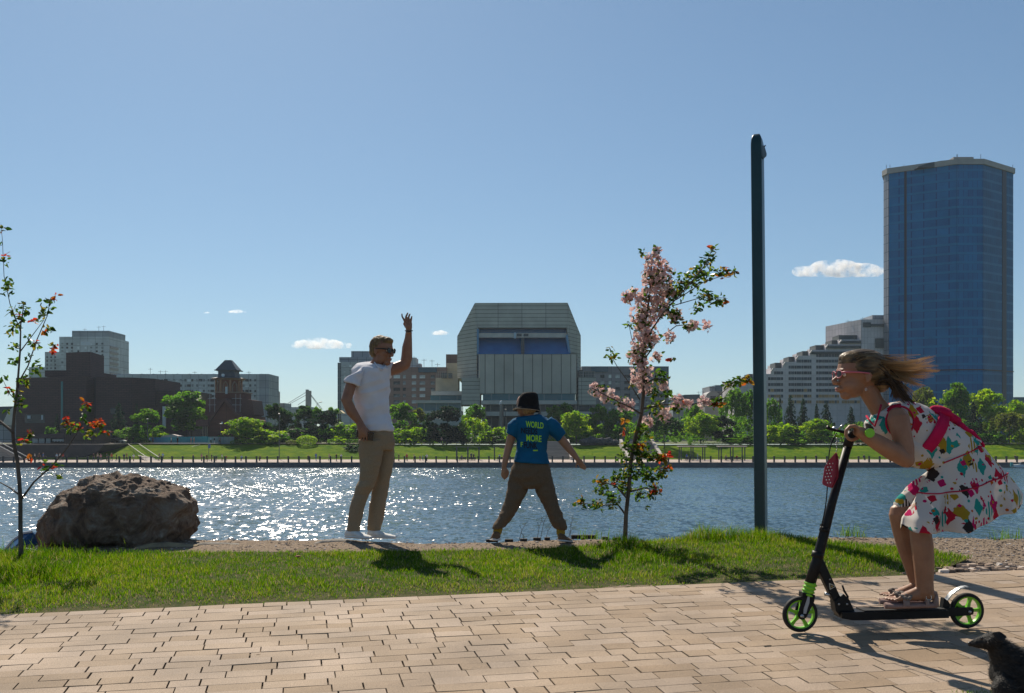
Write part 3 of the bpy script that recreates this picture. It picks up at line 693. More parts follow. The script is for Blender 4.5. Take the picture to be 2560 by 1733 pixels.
# ---------------------------------------------------------------- corner tower behind the man, brick block beside him
Y = 350
b = thing_at('apartment_tower', 'pale grey apartment tower with a dark glazed corner directly behind the man', 'apartment tower', 890, Y)
fb(MB(), 852, 935, 905, None, Y, Y + 18).build('wall', CONC, b)
fb(MB(), 848, 936, 893, 905, Y + 1, Y + 17).build('parapet', CONC2, b)
fb(MB(), 844, 852, 907, None, Y + .3, Y + 16).build('glazed_corner', facade('corner_glazing', (.05, .09, .11), (.18, .2, .21), 1.0, 2.7, .12, rough=.3), b)
fb(MB(), 878, 922, 878, 893, Y + 3, Y + 14).build('penthouse', CONC2, b)
windows(b, [(x, y, 6, 6) for x in (862, 876) for y in np.arange(915, 1020, 13)], Y, G_MIX, frame=False)
b = thing_at('canopy_tent', 'sunlit pale yellow umbrella roof above the trees left of the man', 'canopy', 848, 290)
fpoly(MB(), [(833, 1034), (840, 1028), (850, 1026), (858, 1033)], 290, 294).build('roof', mat('canvas_yellow', (.75, .60, .35), rough=.8), b)
MB().tube([P(846, 1034, 292), P(846, 1075, 292)], .12, 6).build('post', mat('iron', (.02, .022, .025)), b)
Y = 340
BRK = facade('red_brick', (.30, .20, .175), (.16, .11, .10), 3.1, 2.9, .05, c2=(.26, .175, .15))
b = thing_at('apartment_block', 'red brick apartment block with pale window rows between the man and the angular theatre', 'apartment block', 1030, Y)
fb(MB(), 972, 1116, 918, None, Y, Y + 18).build('wall', BRK, b)
fb(MB(), 1046, 1092, 919, 931, Y - .6, Y + 2).build('glazed_loggia', mat('blue_cladding', (.03, .085, .13), rough=.3), b)
fb(MB(), 1024, 1041, 895, 918, Y + 2, Y + 9).build('chimney', CONC, b)
fb(MB(), 1041, 1052, 909, 918, Y + 3, Y + 8).build('roof_hut', CONC, b)
windows(b, [(x, y, wd, 8) for y in np.arange(942, 1035, 15.7) for (x, wd) in ((992, 16), (1011, 7), (1035, 11), (1056, 14), (1082, 10))], Y, G_MIX, 60, frame=False)
antennas(b, [(1060, 897, 917), (1080, 899, 917), (1094, 908, 917), (1035, 891, 895)], Y)
b = thing_at('apartment_block', 'brown block with a flat top tucked against the left side of the angular theatre', 'apartment block', 1128, 345)
fb(MB(), 1115, 1145, 886, None, 345, 356).build('wall', facade('brown_cladding', (.13, .085, .07), (.07, .045, .04), 5, 2.5, .06), b)
fb(MB(), 1116, 1144, 908, None, 343, 345).build('lower_wall', mat('tan_stone', (.52, .44, .31), (.42, .36, .26), scale=.5), b)

# ---------------------------------------------------------------- angular theatre
Y = 300
TIL = facade('theatre_tile', (.43, .43, .37), (.11, .11, .10), 7.2, 1.15, .07, c2=(.37, .37, .32))
PAN = facade('theatre_panels', (.43, .41, .35), (.09, .09, .08), 2.82, 60, .12, c2=(.385, .37, .315))
BLU = mat('theatre_blue_glass', (.012, .12, .30), (.018, .15, .36), scale=.3, rough=.25, spec=.5)
b = thing_at('theatre', 'angular pale tiled theatre with sloping shoulders and a deep blue recess behind the boy', 'theatre', 1300, Y)
fpoly(MB(), [(1187.5, 757.5), (1419, 757), (1416.5, 819), (1194.5, 819)], Y, Y + 40).build('upper_wall', TIL, b)
def wing(inner, outer):
    """side wing whose front leans back from the inner edge to the outer edge"""
    fr = [P(x, y, Y + .02) for x, y in inner] + [P(x, y, Y + 9) for x, y in outer]
    bk = [Vector((v.x, Y + 40, v.z)) for v in fr]; n = len(fr)
    vs = fr + bk; fs = [tuple(range(n)), tuple(range(2 * n - 1, n - 1, -1))] + [(i, i + n, (i + 1) % n + n, (i + 1) % n) for i in range(n)]
    bm = bmesh.new(); bv = [bm.verts.new(v) for v in vs]
    for f in fs: bm.faces.new([bv[i] for i in f])
    bmesh.ops.triangulate(bm, faces=bm.faces[:]); bmesh.ops.recalc_face_normals(bm, faces=bm.faces[:])
    me = bpy.data.meshes.new('wing'); bm.to_mesh(me); bm.free(); return finish('wing', me, TIL, b)
wing([(1187, 757.5), (1194, 819), (1192, 946)], [(1143, 946), (1143, 841)])
wing([(1419.5, 757.5), (1417, 819), (1424, 880), (1443, 884), (1443, 946)], [(1452, 946), (1452, 839)])
fb(MB(), 1194, 1420, 819.2, 946, Y + 5, Y + 38).build('recess_wall', BLU, b)
fb(MB(), 1195, 1417, 833, 844, Y + .6, Y + 2.5).build('beam', mat('pale_concrete', (.48, .47, .42), (.40, .39, .35), scale=.5), b)
MB().add([P(1196, 846, Y + 4.5), P(1418, 846, Y + 4.5), P(1424, 885, Y - 1), P(1196, 885, Y - 1)], [(0, 3, 2, 1)]).add([P(1196, 846, Y + 4.9), P(1418, 846, Y + 4.9), P(1424, 885, Y - .6), P(1196, 885, Y - .6)], [(0, 1, 2, 3)]).build('sloping_glazing', BLU, b)
fb(MB(), 1192.5, 1197, 822, 886, Y - .4, Y + 3).build('jamb', mat('sky_blue_trim', (.08, .22, .36), rough=.4), b)
fpoly(MB(), [(1414, 840), (1419, 836), (1427, 884), (1422, 884)], Y - .4, Y + 3).build('jamb', mat('sky_blue_trim', (.08, .22, .36)), b)
fb(MB(), 1285, 1290, 831.5, 846.5, Y + .2, Y + .7).build('sign_panel', mat('pale_blue_sign', (.35, .48, .56)), b)
for x0 in (1292, 1309): fb(MB(), x0, x0 + 12, 834.5, 841, Y + .45, Y + .7).build('display', mat('dark_glazing', (.015, .025, .035)), b)
fb(MB(), 1303, 1311, 846, 885, Y - 1.6, Y + 3).build('ladder_strip', mat('dark_slats', (.10, .11, .11), (.05, .055, .06), scale=2, stretch=(.1, .1, 3)), b)
fb(MB(), 1200, 1441, 886, 984, Y - 5, Y + 6).build('front_wall', PAN, b)
fb(MB(), 1196.5, 1200, 886, 945, Y - 4.6, Y + 5).build('light_pier', mat('pale_pier', (.62, .55, .47), rough=.7), b)  # narrow pier, paler than the tiled walls
fb(MB(), 1207, 1438, 984.2, 1001, Y - 4.5, Y + 5).build('glass_strip', facade('teal_strip', (.035, .14, .17), (.12, .2, .22), 5.2, 30, .12, rough=.25), b)
fb(MB(), 1203, 1443, 1001.2, 1011, Y - 6, Y + 5).build('floor_beam', mat('pale_concrete', (.40, .41, .40)), b)
fb(MB(), 1207, 1500, 1011.2, 1029, Y - 2, Y + 5).build('foyer_glazing', facade('foyer_glass', (.035, .07, .09), (.15, .19, .2), 3.3, 30, .15, rough=.25), b)
fb(MB(), 1205, 1500, 1029.2, 1040, Y - 5, Y + 5).build('floor_beam', mat('pale_concrete', (.40, .41, .40)), b)
fb(MB(), 1205, 1500, 1040.2, None, Y - 1, Y + 5).build('ground_floor', facade('ground_glass', (.05, .055, .06), (.16, .15, .14), 2.2, 3.4, .2, rough=.4), b)
for px_ in (1208, 1252, 1296, 1345, 1390, 1436, 1480):
    fb(MB(), px_, px_ + 7, 1011.2, None, Y - 5.5, Y - 4.4).build('column', mat('brown_pier', (.16, .13, .115), rough=.8), b)
fb(MB(), 1154, 1200, 945, 1013, Y - 4, Y + 10).build('side_wing', TIL, b)
fb(MB(), 1446, 1490, 943, 1013, Y - 4, Y + 10).build('side_wing', TIL, b)
fb(MB(), 1089, 1145, 945, 978, Y + 4, Y + 12).build('terrace_block', mat('tan_stone', (.33, .29, .22)), b)
fb(MB(), 1078, 1154, 978.2, 988, Y + 1, Y + 11).build('terrace_block', mat('pale_concrete', (.40, .41, .40)), b)
fb(MB(), 1076, 1154, 988.2, 1001, Y + 2, Y + 11).build('glass_strip', facade('teal_strip', (.035, .14, .17), (.12, .2, .22), 5.2, 30, .12), b)
fb(MB(), 1040, 1153, 1001.2, 1008, Y - 5, Y + 8).build('terrace_roof', mat('pale_concrete', (.40, .41, .40)), b)
fb(MB(), 1044, 1153, 1008.2, 1027, Y - 4, Y + 8).build('glass_wall', facade('pavilion_glass', (.10, .18, .21), (.20, .24, .25), 3.6, 30, .16, rough=.25), b)
fb(MB(), 1040, 1153, 1027.2, None, Y - 4.6, Y + 8).build('base_wall', mat('pale_concrete', (.40, .41, .40)), b)
for (a, c, y0, y1) in ((1091, 1146, 929, 945), (1152, 1198, 926, 945), (1444, 1488, 929, 943)):
    rr = MB()
    fb(rr, a, c, y0, y0 + .8, Y - 3.4, Y - 3.3); fb(rr, a, c, (y0 + y1) / 2, (y0 + y1) / 2 + .6, Y - 3.4, Y - 3.3)
    for k in range(12): fb(rr, a + (c - a) * k / 11.4, a + (c - a) * k / 11.4 + .7, y0, y1, Y - 3.4, Y - 3.3)
    rr.build('railing', mat('pale_metal', (.36, .33, .28), rough=.5), b)
for (a, c, y0) in ((1103, 1117, 932), (1120, 1130, 933), (1448, 1458, 925), (1462, 1485, 928)):
    fb(MB(), a, c, y0, 945, Y, Y + 3).build('roof_plant', mat('plant_dark', (.07, .075, .075), (.13, .13, .12), scale=1), b)

# ---------------------------------------------------------------- right of the theatre
Y = 350
b = thing_at('apartment_block', 'grey blue apartment block with dark top windows behind the blossoming tree', 'apartment block', 1570, Y)
fb(MB(), 1454, 1672, 916, None, Y, Y + 16).build('wall', facade('blue_brick', (.25, .25, .28), (.09, .095, .11), 3.1, 2.9, .05), b)
fb(MB(), 1478, 1520, 916.5, 930, Y - .5, Y + 1).build('glazed_loggia', mat('blue_cladding', (.03, .085, .13)), b)
fb(MB(), 1640, 1671, 916.5, 930, Y - .5, Y + 1).build('glazed_loggia', mat('blue_cladding', (.03, .085, .13)), b)
windows(b, [(x, y, wd, 8) for y in np.arange(941, 1035, 15.7) for (x, wd) in ((1506, 10), (1525, 7), (1544, 11), (1568, 14), (1592, 10), (1620, 12), (1655, 20))], Y, G_MIX, 60, frame=False)
Y = 420
b = thing_at('low_building', 'low dark blue roofed building in the gap right of the blossoming tree', 'low building', 1715, Y)
fpoly(MB(), [(1680, 1000), (1680, 994), (1712, 987), (1750, 986), (1750, 1000)], Y, Y + 20).build('roof', mat('blue_roof', (.04, .075, .10), rough=.5), b)
fb(MB(), 1682, 1780, 999, None, Y + .4, Y + 18).build('wall', CONC2, b)
antennas(b, [(1695, 982, 992), (1747, 978, 986), (1758, 977, 990)], Y)
Y = 400
b = thing_at('round_gable_building', 'small grey building with a round gable beside the tall lamp pole', 'building', 1783, Y)
arc = [(1783 + 21 * math.cos(a), 1002 - 24 * math.sin(a)) for a in np.linspace(0, math.pi, 15)]
fpoly(MB(), [(1762, None)] + arc[::-1] + [(1804, None)], Y, Y + 12).build('wall', mat('gable_stone', (.27, .265, .26), (.2, .2, .2), scale=.5), b)
fb(MB(), 1776, 1790, 990, 1000, Y - .2, Y + .2).build('arched_window', G_DARK, b)
Y = 410
b = thing_at('office_building', 'flat roofed grey office with blue windows half hidden by the tall lamp pole', 'office building', 1810, Y)
fb(MB(), 1774, 1888, 966, None, Y, Y + 16).build('wall', facade('office_panels', (.28, .30, .33), (.1, .11, .12), 3.0, 3.0, .08), b)
fb(MB(), 1788, 1836, 963, 978, Y - .6, Y + 6).build('roof_glazing', mat('blue_cladding', (.03, .085, .13)), b)
windows(b, [(x, y, 12, 7) for x in (1796, 1816, 1836, 1858, 1876) for y in (984, 998, 1012)], Y, G_DARK, frame=False)

# ---------------------------------------------------------------- stepped hotel
Y = 345
HT = facade('hotel_panels', (.56, .52, .53), (.34, .32, .33), 3.0, 2.0, .04, c2=(.51, .475, .485))
b = thing_at('stepped_hotel', 'pinkish grey hotel stepping up like terraces towards the glass tower', 'hotel', 2030, Y)
steps = [(1885, 935), (1927, 920.5), (1957, 905), (1990, 889.5), (2024, 875), (2064, 861), (2098, 849)]
for i, (x0, y0) in enumerate(steps):
    x1 = steps[i + 1][0] if i + 1 < len(steps) else 2155
    fb(MB(), x0, x1, y0, None, Y, Y + 20 + i * .3).build('wall', HT, b)
    bxs = ((1872, 1886, 935), (1938, 1957, 907), (1972, 1990, 892), (2006, 2024, 878), (2039, 2061, 863), (2079, 2098, 851), (2097, 2152, 838))[i]
    bot = y0 if i < 6 else 849
    if i == 0: fb(MB(), 1835, 1886, 951, None, Y + 1, Y + 20).build('wall', HT, b)
    fb(MB(), bxs[0], bxs[1], bxs[2], (951, 920.5, 905, 889.5, 875, 861, 849)[i], Y + 2, Y + 9).build('roof_box', mat('roof_box', (.05, .06, .065), (.08, .09, .09), scale=.6), b)
    fpoly(MB(), [(x0 + 1, y0 + 7), (x0 + 4, y0 + 7), (x0 + 9, y0), (x0 + 6, y0)], Y - 1.2, Y + .1).build('raking_fin', mat('fin_grey', (.42, .39, .37)), b)  # fins a little darker than the wall panels
for (x0, y0) in ((2026, 878.5), (2066, 864), (2099, 851.5)):
    fb(MB(), x0 + 4, 2152, y0 + .5, y0 + 6.5, Y - .8, Y + .3).build('canopy', mat('roof_box', (.05, .06, .065)), b)
MB().vprism([(X_(2114, Y + 9), Y + 9), (X_(2153, Y - .5), Y - .5), (X_(2213, Y), Y), (X_(2213, Y), Y + 20), (X_(2114, Y), Y + 22)], BASE, Z_(799, Y)).build('tower_wall', facade('hotel_tower', (.54, .50, .51), (.3, .28, .29), 1.2, 2.2, .05), b)
fb(MB(), 2181, 2213, 788, 799, Y + 3, Y + 12).build('penthouse', CONC2, b)
for (x0, x1, y0, y1) in ((2158, 2177, 806, 818), (2178, 2212, 810, 816), (2189, 2213, 846, 870)):
    fb(MB(), x0, x1, y0, y1, Y - .7, Y + .1).build('dark_opening', mat('roof_box', (.05, .06, .065)), b)
antennas(b, [(2120, 800, 806), (2128, 801, 806), (2157, 793, 799)], Y + 4)
wr = []
rows = [889, 903, 918, 932.5, 947, 961.5, 976, 990.5, 1005]
def top_at(x):
    t_ = 960
    for x0, y0 in steps:
        if x >= x0: t_ = y0
    return t_
for y in rows:
    for (x0, x1) in ((1888, 1912), (1920, 1961), (1971, 2029), (2040, 2098), (2104, 2150)):
        x = x0
        k = 0
        while x < x1 - 4:
            wd = (6, 9, 5, 12)[k % 4]; wd = min(wd, x1 - x)
            if top_at(x) + 7 < y and top_at(x + wd) + 7 < y: wr.append((x + wd / 2, y, wd - .8, 7.5))
            x += wd; k += 1
amb = [q for i, q in enumerate(wr) if q[1] > 985 and i % 3 != 0 or (q[1] > 970 and i % 9 == 0)]
windows(b, [q for q in wr if q not in amb], Y, G_DARK, 95, frame=False)
windows(b, amb, Y, glass('boarded_amber', (.26, .17, .09), (.42, .27, .13), rough=.8), 30, frame=False, name='boarded_window')

# ---------------------------------------------------------------- blue glass tower
ZT = Z_(412, 330)
def tv(px, py): d = (ZT - EYE) * FPX / (HOR - py); return (X_(px, d), d)
A, B_, C_, D_, E_ = tv(2211, 441), tv(2223, 435), tv(2392, 412), tv(2456, 412), tv(2531, 434)
b = thing('glass_tower', 'tall blue glass office tower with a pale band round its top', 'glass tower', (C_[0], C_[1], BASE))
FL = 3.06
G1 = facade('curtain_blue', (.001, .120, .29), (.001, .075, .19), 1.55, FL, .07, c2=(.002, .165, .37), rough=.16, spec=.06, band=(FL, .26, (.003, .175, .36)))
G2 = facade('curtain_reflecting', (.010, .105, .22), (.006, .06, .13), 1.55, FL, .07, c2=(.014, .125, .25), rough=.2, spec=.10, band=(FL, .26, (.03, .15, .29)))  # same glass on the right face, greyish reflection painted into its colour
G3 = facade('curtain_lit_side', (.25, .25, .28), (.06, .07, .09), 2.2, FL, .10, rough=.35)  # narrow left face: sunlit, sky-reflecting look painted in as a pale colour
def slab(p, q, m, name, off=0.0, z0=BASE, z1=ZT, f0=0.0, f1=1.0, th=.4):
    p, q = Vector((*p, 0)), Vector((*q, 0)); d = q - p; n = Vector((d.y, -d.x, 0)).normalized()
    a_, c_ = p + d * f0 + n * off, p + d * f1 + n * off
    return MB().vprism([(a_.x, a_.y), (c_.x, c_.y), (c_.x - n.x * th, c_.y - n.y * th), (a_.x - n.x * th, a_.y - n.y * th)], z0, z1).build(name, m, b)
back = [(E_[0] + 4, 372), (A[0] + 12.5, 372)]
MB().vprism([A, B_, C_, D_, E_] + back, BASE, ZT - .3).build('core', mat('tower_core', (.02, .04, .07), rough=.4), b)
slab(A, B_, G3, 'glass_face', .3); slab(B_, C_, G1, 'glass_face', .3); slab(C_, D_, G1, 'glass_face', .3); slab(D_, E_, G2, 'glass_face', .3)
dk = mat('tower_slot', (.006, .018, .035), rough=.4)
slab(B_, C_, dk, 'slot', .42, f0=.232, f1=.268); slab(D_, E_, dk, 'slot', .42, f0=.62, f1=.76)
lz = Z_(923, 330)
for p, q in ((A, B_), (B_, C_), (C_, D_), (D_, E_)): slab(p, q, dk, 'ledge', .55, z0=lz - .35, z1=lz)
hp = 1.75
ppts = [A, B_, C_, D_, E_] + back
cxm = Vector((sum(p[0] for p in ppts) / 7, sum(p[1] for p in ppts) / 7))
out_ = [tuple(Vector(p) + (Vector(p) - cxm).normalized() * .9) for p in ppts]
crown = []
MB().vprism(out_, ZT, [ZT + hp, ZT + hp + .1, ZT + hp, ZT + hp, ZT + hp, ZT + hp, ZT + hp]).build('parapet', mat('parapet_stone', (.36, .33, .30), (.30, .28, .26), scale=.4), b)
cr = MB(); d0 = C_[1] + 3
fpoly(cr, [(2296, 416), (2322, 408), (2352, 402), (2382, 399.5), (2440, 399.5), (2462, 402), (2480, 410), (2480, 418), (2296, 418)], d0, d0 + 14); cr.build('roof_crown', mat('slate_dark', (.05, .065, .075)), b)
fb(MB(), 2384, 2434, 392.5, 402, d0 + 2, d0 + 9).build('plant_room', mat('parapet_stone', (.36, .33, .30)), b)
for px_ in (2216, 2225, 2260, 2392, 2394, 2452, 2500, 2532):
    MB().tube([P(px_, 425, 343), P(px_, 412 if px_ < 2300 or px_ > 2490 else 386, 343)], .08, 4).build('mast', mat('antenna', (.12, .12, .13)), b)
# concrete parking deck half hidden by trees
Y = 275
b = thing_at('parking_deck', 'pale concrete deck with a white railing between the trees at the right', 'parking deck', 2500, Y)
fb(MB(), 2440, 2640, 1047, 1056, Y, Y + 12).build('deck', mat('pale_concrete', (.40, .41, .40)), b)
rr = MB(); fb(rr, 2440, 2640, 1036.5, 1038, Y, Y + .15); fb(rr, 2440, 2640, 1041.5, 1042.5, Y, Y + .15)
for k in range(40): fb(rr, 2440 + 5 * k, 2440.8 + 5 * k, 1036.5, 1047, Y, Y + .12)
rr.build('railing', mat('pale_metal2', (.45, .45, .45), rough=.5), b)
for px_ in (2450, 2490, 2530): fb(MB(), px_, px_ + 8, 1056.2, None, Y + 1, Y + 2).build('pier', CONC2, b)
b = thing_at('office_building', 'dark blue office roof showing at the far right edge behind the glass tower', 'office building', 2560, 430)
fb(MB(), 2534, 2640, 993, None, 430, 445).build('wall', mat('blue_cladding', (.03, .085, .13)), b)
# ================================================================== trees, shrubs and hedges across the river
FOL = {}
def fol(name, a, c, ta, tc):
    FOL[name] = leaf_mat('foliage_' + name, [(0, a), (1, c)], [(0, ta), (1, tc)], tfac=.55, rough=.55)
fol('light', (.065, .16, .003), (.18, .28, .005), (.17, .40, .004), (.50, .66, .008))
fol('mid', (.030, .095, .006), (.085, .18, .008), (.06, .22, .006), (.20, .40, .01))
fol('dark', (.014, .042, .012), (.036, .080, .020), (.02, .075, .012), (.055, .13, .02))
fol('conifer', (.010, .024, .016), (.024, .046, .026), (.010, .03, .015), (.025, .055, .025))
fol('olive', (.055, .075, .012), (.12, .13, .022), (.09, .15, .01), (.22, .25, .03))
fol('thicket', (.040, .115, .004), (.115, .215, .008), (.09, .28, .004), (.28, .50, .01))
BARK = mat('bark', (.055, .042, .033), (.10, .08, .065), scale=12, rough=.95, stretch=(1, 1, .2))
def crown_mesh(kind, seed):
    """leaf clumps in a unit crown: width 1, height 1, base at z=0"""
    r = np.random.default_rng(seed); cs = []; tv_ = []
    if kind == 'round':
        nb = 42
        for k in range(nb):
            a = r.uniform(0, 6.28); ph = r.uniform(-.9, 1); q = (1 - ph * ph) ** .5 if abs(ph) < 1 else 0
            rad = r.uniform(.12, .40)
            c = np.array([math.cos(a) * q * rad, math.sin(a) * q * rad, .52 + ph * .36])
            n = 95; s = r.uniform(.09, .17)
            d = r.normal(size=(n, 3)); d /= np.linalg.norm(d, axis=1)[:, None]
            pts = c + d * s * r.uniform(.5, 1.05, n)[:, None] * np.array([1, 1, .8]); cs.append(pts); tv_.append(np.clip(r.uniform(.1, .9) + r.normal(0, .15, n), 0, 1))
        lf = .058
    elif kind == 'tall':
        for k in range(44):
            h = r.uniform(.06, .95); a = r.uniform(0, 6.28); w_ = .40 * math.sin(math.pi * min(1, .12 + h * .84)) ** .7 + .04
            c = np.array([math.cos(a) * w_ * r.uniform(.3, 1), math.sin(a) * w_ * r.uniform(.3, 1), h])
            n = 90; d = r.normal(size=(n, 3)); d /= np.linalg.norm(d, axis=1)[:, None]
            pts = c + d * r.uniform(.09, .16) * r.uniform(.4, 1.05, n)[:, None] * np.array([1, 1, .62]); cs.append(pts); tv_.append(np.clip(r.uniform(.1, .9) + r.normal(0, .15, n), 0, 1))
        lf = .060
    elif kind == 'cone':
        lv = 15
        for k in range(lv):
            h = .04 + .93 * k / lv; w_ = .5 * (1 - h) ** .85 + .015; nbr = max(4, int(11 * (1 - h)))
            for j in range(nbr):
                a = 6.28 * j / nbr + r.uniform(-.3, .3); L = w_ * r.uniform(.7, 1.12); n = max(5, int(34 * L / .5))
                f = r.uniform(.1, 1, n); pts = np.stack([math.cos(a) * L * f, math.sin(a) * L * f, h - .07 * f * f + .02], 1) + r.normal(0, .014, (n, 3)); cs.append(pts); tv_.append(np.clip(.2 + .5 * f + r.normal(0, .15, n), 0, 1))
        lf = .062
    elif kind == 'weep':
        for k in range(60):
            a = r.uniform(0, 6.28); q = r.uniform(.05, .46); top = .98 - q * q * 1.6 + r.normal(0, .03); L = r.uniform(.2, .5)
            n = 40; f = r.uniform(0, 1, n)
            pts = np.stack([math.cos(a) * (q + .03 * f), math.sin(a) * (q + .03 * f), top - L * f], 1) + r.normal(0, .018, (n, 3)); cs.append(pts); tv_.append(np.clip(r.uniform(.1, .9) + r.normal(0, .15, n), 0, 1))
        lf = .056
    elif kind == 'bush':
        for k in range(32):
            a = r.uniform(0, 6.28); q = r.uniform(0, .42); h = r.uniform(.12, .80) * (1 - q * .8)
            c = np.array([math.cos(a) * q, math.sin(a) * q, h]); n = 80; d = r.normal(size=(n, 3)); d /= np.linalg.norm(d, axis=1)[:, None]
            pts = c + d * r.uniform(.10, .19) * r.uniform(.4, 1.05, n)[:, None]; cs.append(pts); tv_.append(np.clip(r.uniform(.1, .9) + r.normal(0, .15, n), 0, 1))
        lf = .072
    elif kind == 'ball':
        n = 1700; d = r.normal(size=(n, 3)); d /= np.linalg.norm(d, axis=1)[:, None]
        cs.append(np.array([0, 0, .5]) + d * .47 * r.uniform(.93, 1.05, n)[:, None]); tv_.append(r.uniform(.1, .9, n)); lf = .06
    elif kind == 'hedge':
        n = 2600; p = r.uniform(-.5, .5, (n, 3)); f = r.integers(0, 3, n)
        for ax in range(3): p[f == ax, ax] = np.sign(p[f == ax, ax]) * .47 + r.normal(0, .02, (f == ax).sum())
        p[:, 2] += .5; cs.append(p); tv_.append(r.uniform(.1, .9, n)); lf = .035
    cen = np.concatenate(cs); tint = np.concatenate(tv_)
    V, F = leaves(cen, lf * r.uniform(.7, 1.4, len(cen)), aspect=.75)
    return V, F, np.repeat(tint, 4)
CROWN = {}
def crown(kind, col, variant):
    key = (kind, col, variant)
    if key not in CROWN:
        V, F, T = crown_mesh(kind, 100 + variant * 13 + sum(map(ord, kind)))
        o = np_obj('crown', V, F, FOL[col], col=T); CROWN[key] = o.data; bpy.data.objects.remove(o)
    return CROWN[key]
TRUNK = {}
def trunk(variant):
    if variant not in TRUNK:
        r = random.Random(variant); m_ = MB(); p = [(0, 0, 0)]
        for k in range(1, 7): p.append((r.uniform(-.03, .03), r.uniform(-.03, .03), k * .14))
        m_.tube(p, [.035, .028, .024, .02, .016, .011, .005], 7)
        for k in range(7):
            a = r.uniform(0, 6.28); h = r.uniform(.25, .65); L = r.uniform(.18, .34)
            m_.tube([(0, 0, h), (math.cos(a) * L * .5, math.sin(a) * L * .5, h + .08), (math.cos(a) * L, math.sin(a) * L, h + .2)], [.012, .008, .003], 5)
        o = m_.build('trunk', BARK); TRUNK[variant] = o.data; bpy.data.objects.remove(o)
    return TRUNK[variant]
def ground_at(Y): return TOP_Z if Y >= 252 else PROM_Z + (TOP_Z - PROM_Z) * max(0, (Y - 232.6) / 19.4) ** .9
NV = [0]
def plant(name, label, cat, px, top, wpx, kind, col, Y, group='trees across the river', base=None, lift=None, depth=None):
    gz_ = ground_at(Y) - .1 if base is None else Z_(base, Y)
    H_ = Z_(top, Y) - gz_; Wd = wpx * Y / FPX; NV[0] += 1; v = NV[0]
    o = thing(name, label, cat, (X_(px, Y), Y, gz_), group, rz=v * 2.4)
    c = bpy.data.objects.new('crown', crown(kind, col, v % 2)); link(c, o)
    lf = {'round': .14, 'tall': .06, 'cone': .03, 'weep': .05, 'bush': 0, 'ball': 0, 'hedge': 0}[kind] if lift is None else lift
    c.location = (0, 0, H_ * lf); fw = {'tall': 1.55, 'bush': 1.45, 'round': 1.32, 'cone': 1.3}.get(kind, 1.22)
    c.scale = (Wd * fw, (depth or Wd * fw), H_ * (1 - lf) * (1.03))
    if kind == 'hedge': o.rotation_euler = (0, 0, 0)
    if kind not in ('ball', 'hedge', 'bush'):
        k = bpy.data.objects.new('trunk', trunk(v % 3)); link(k, o); k.scale = (Wd * .75 if kind == 'round' else max(.9, Wd * .4), Wd * .75 if kind == 'round' else max(.9, Wd * .4), H_ * .95)
    return o
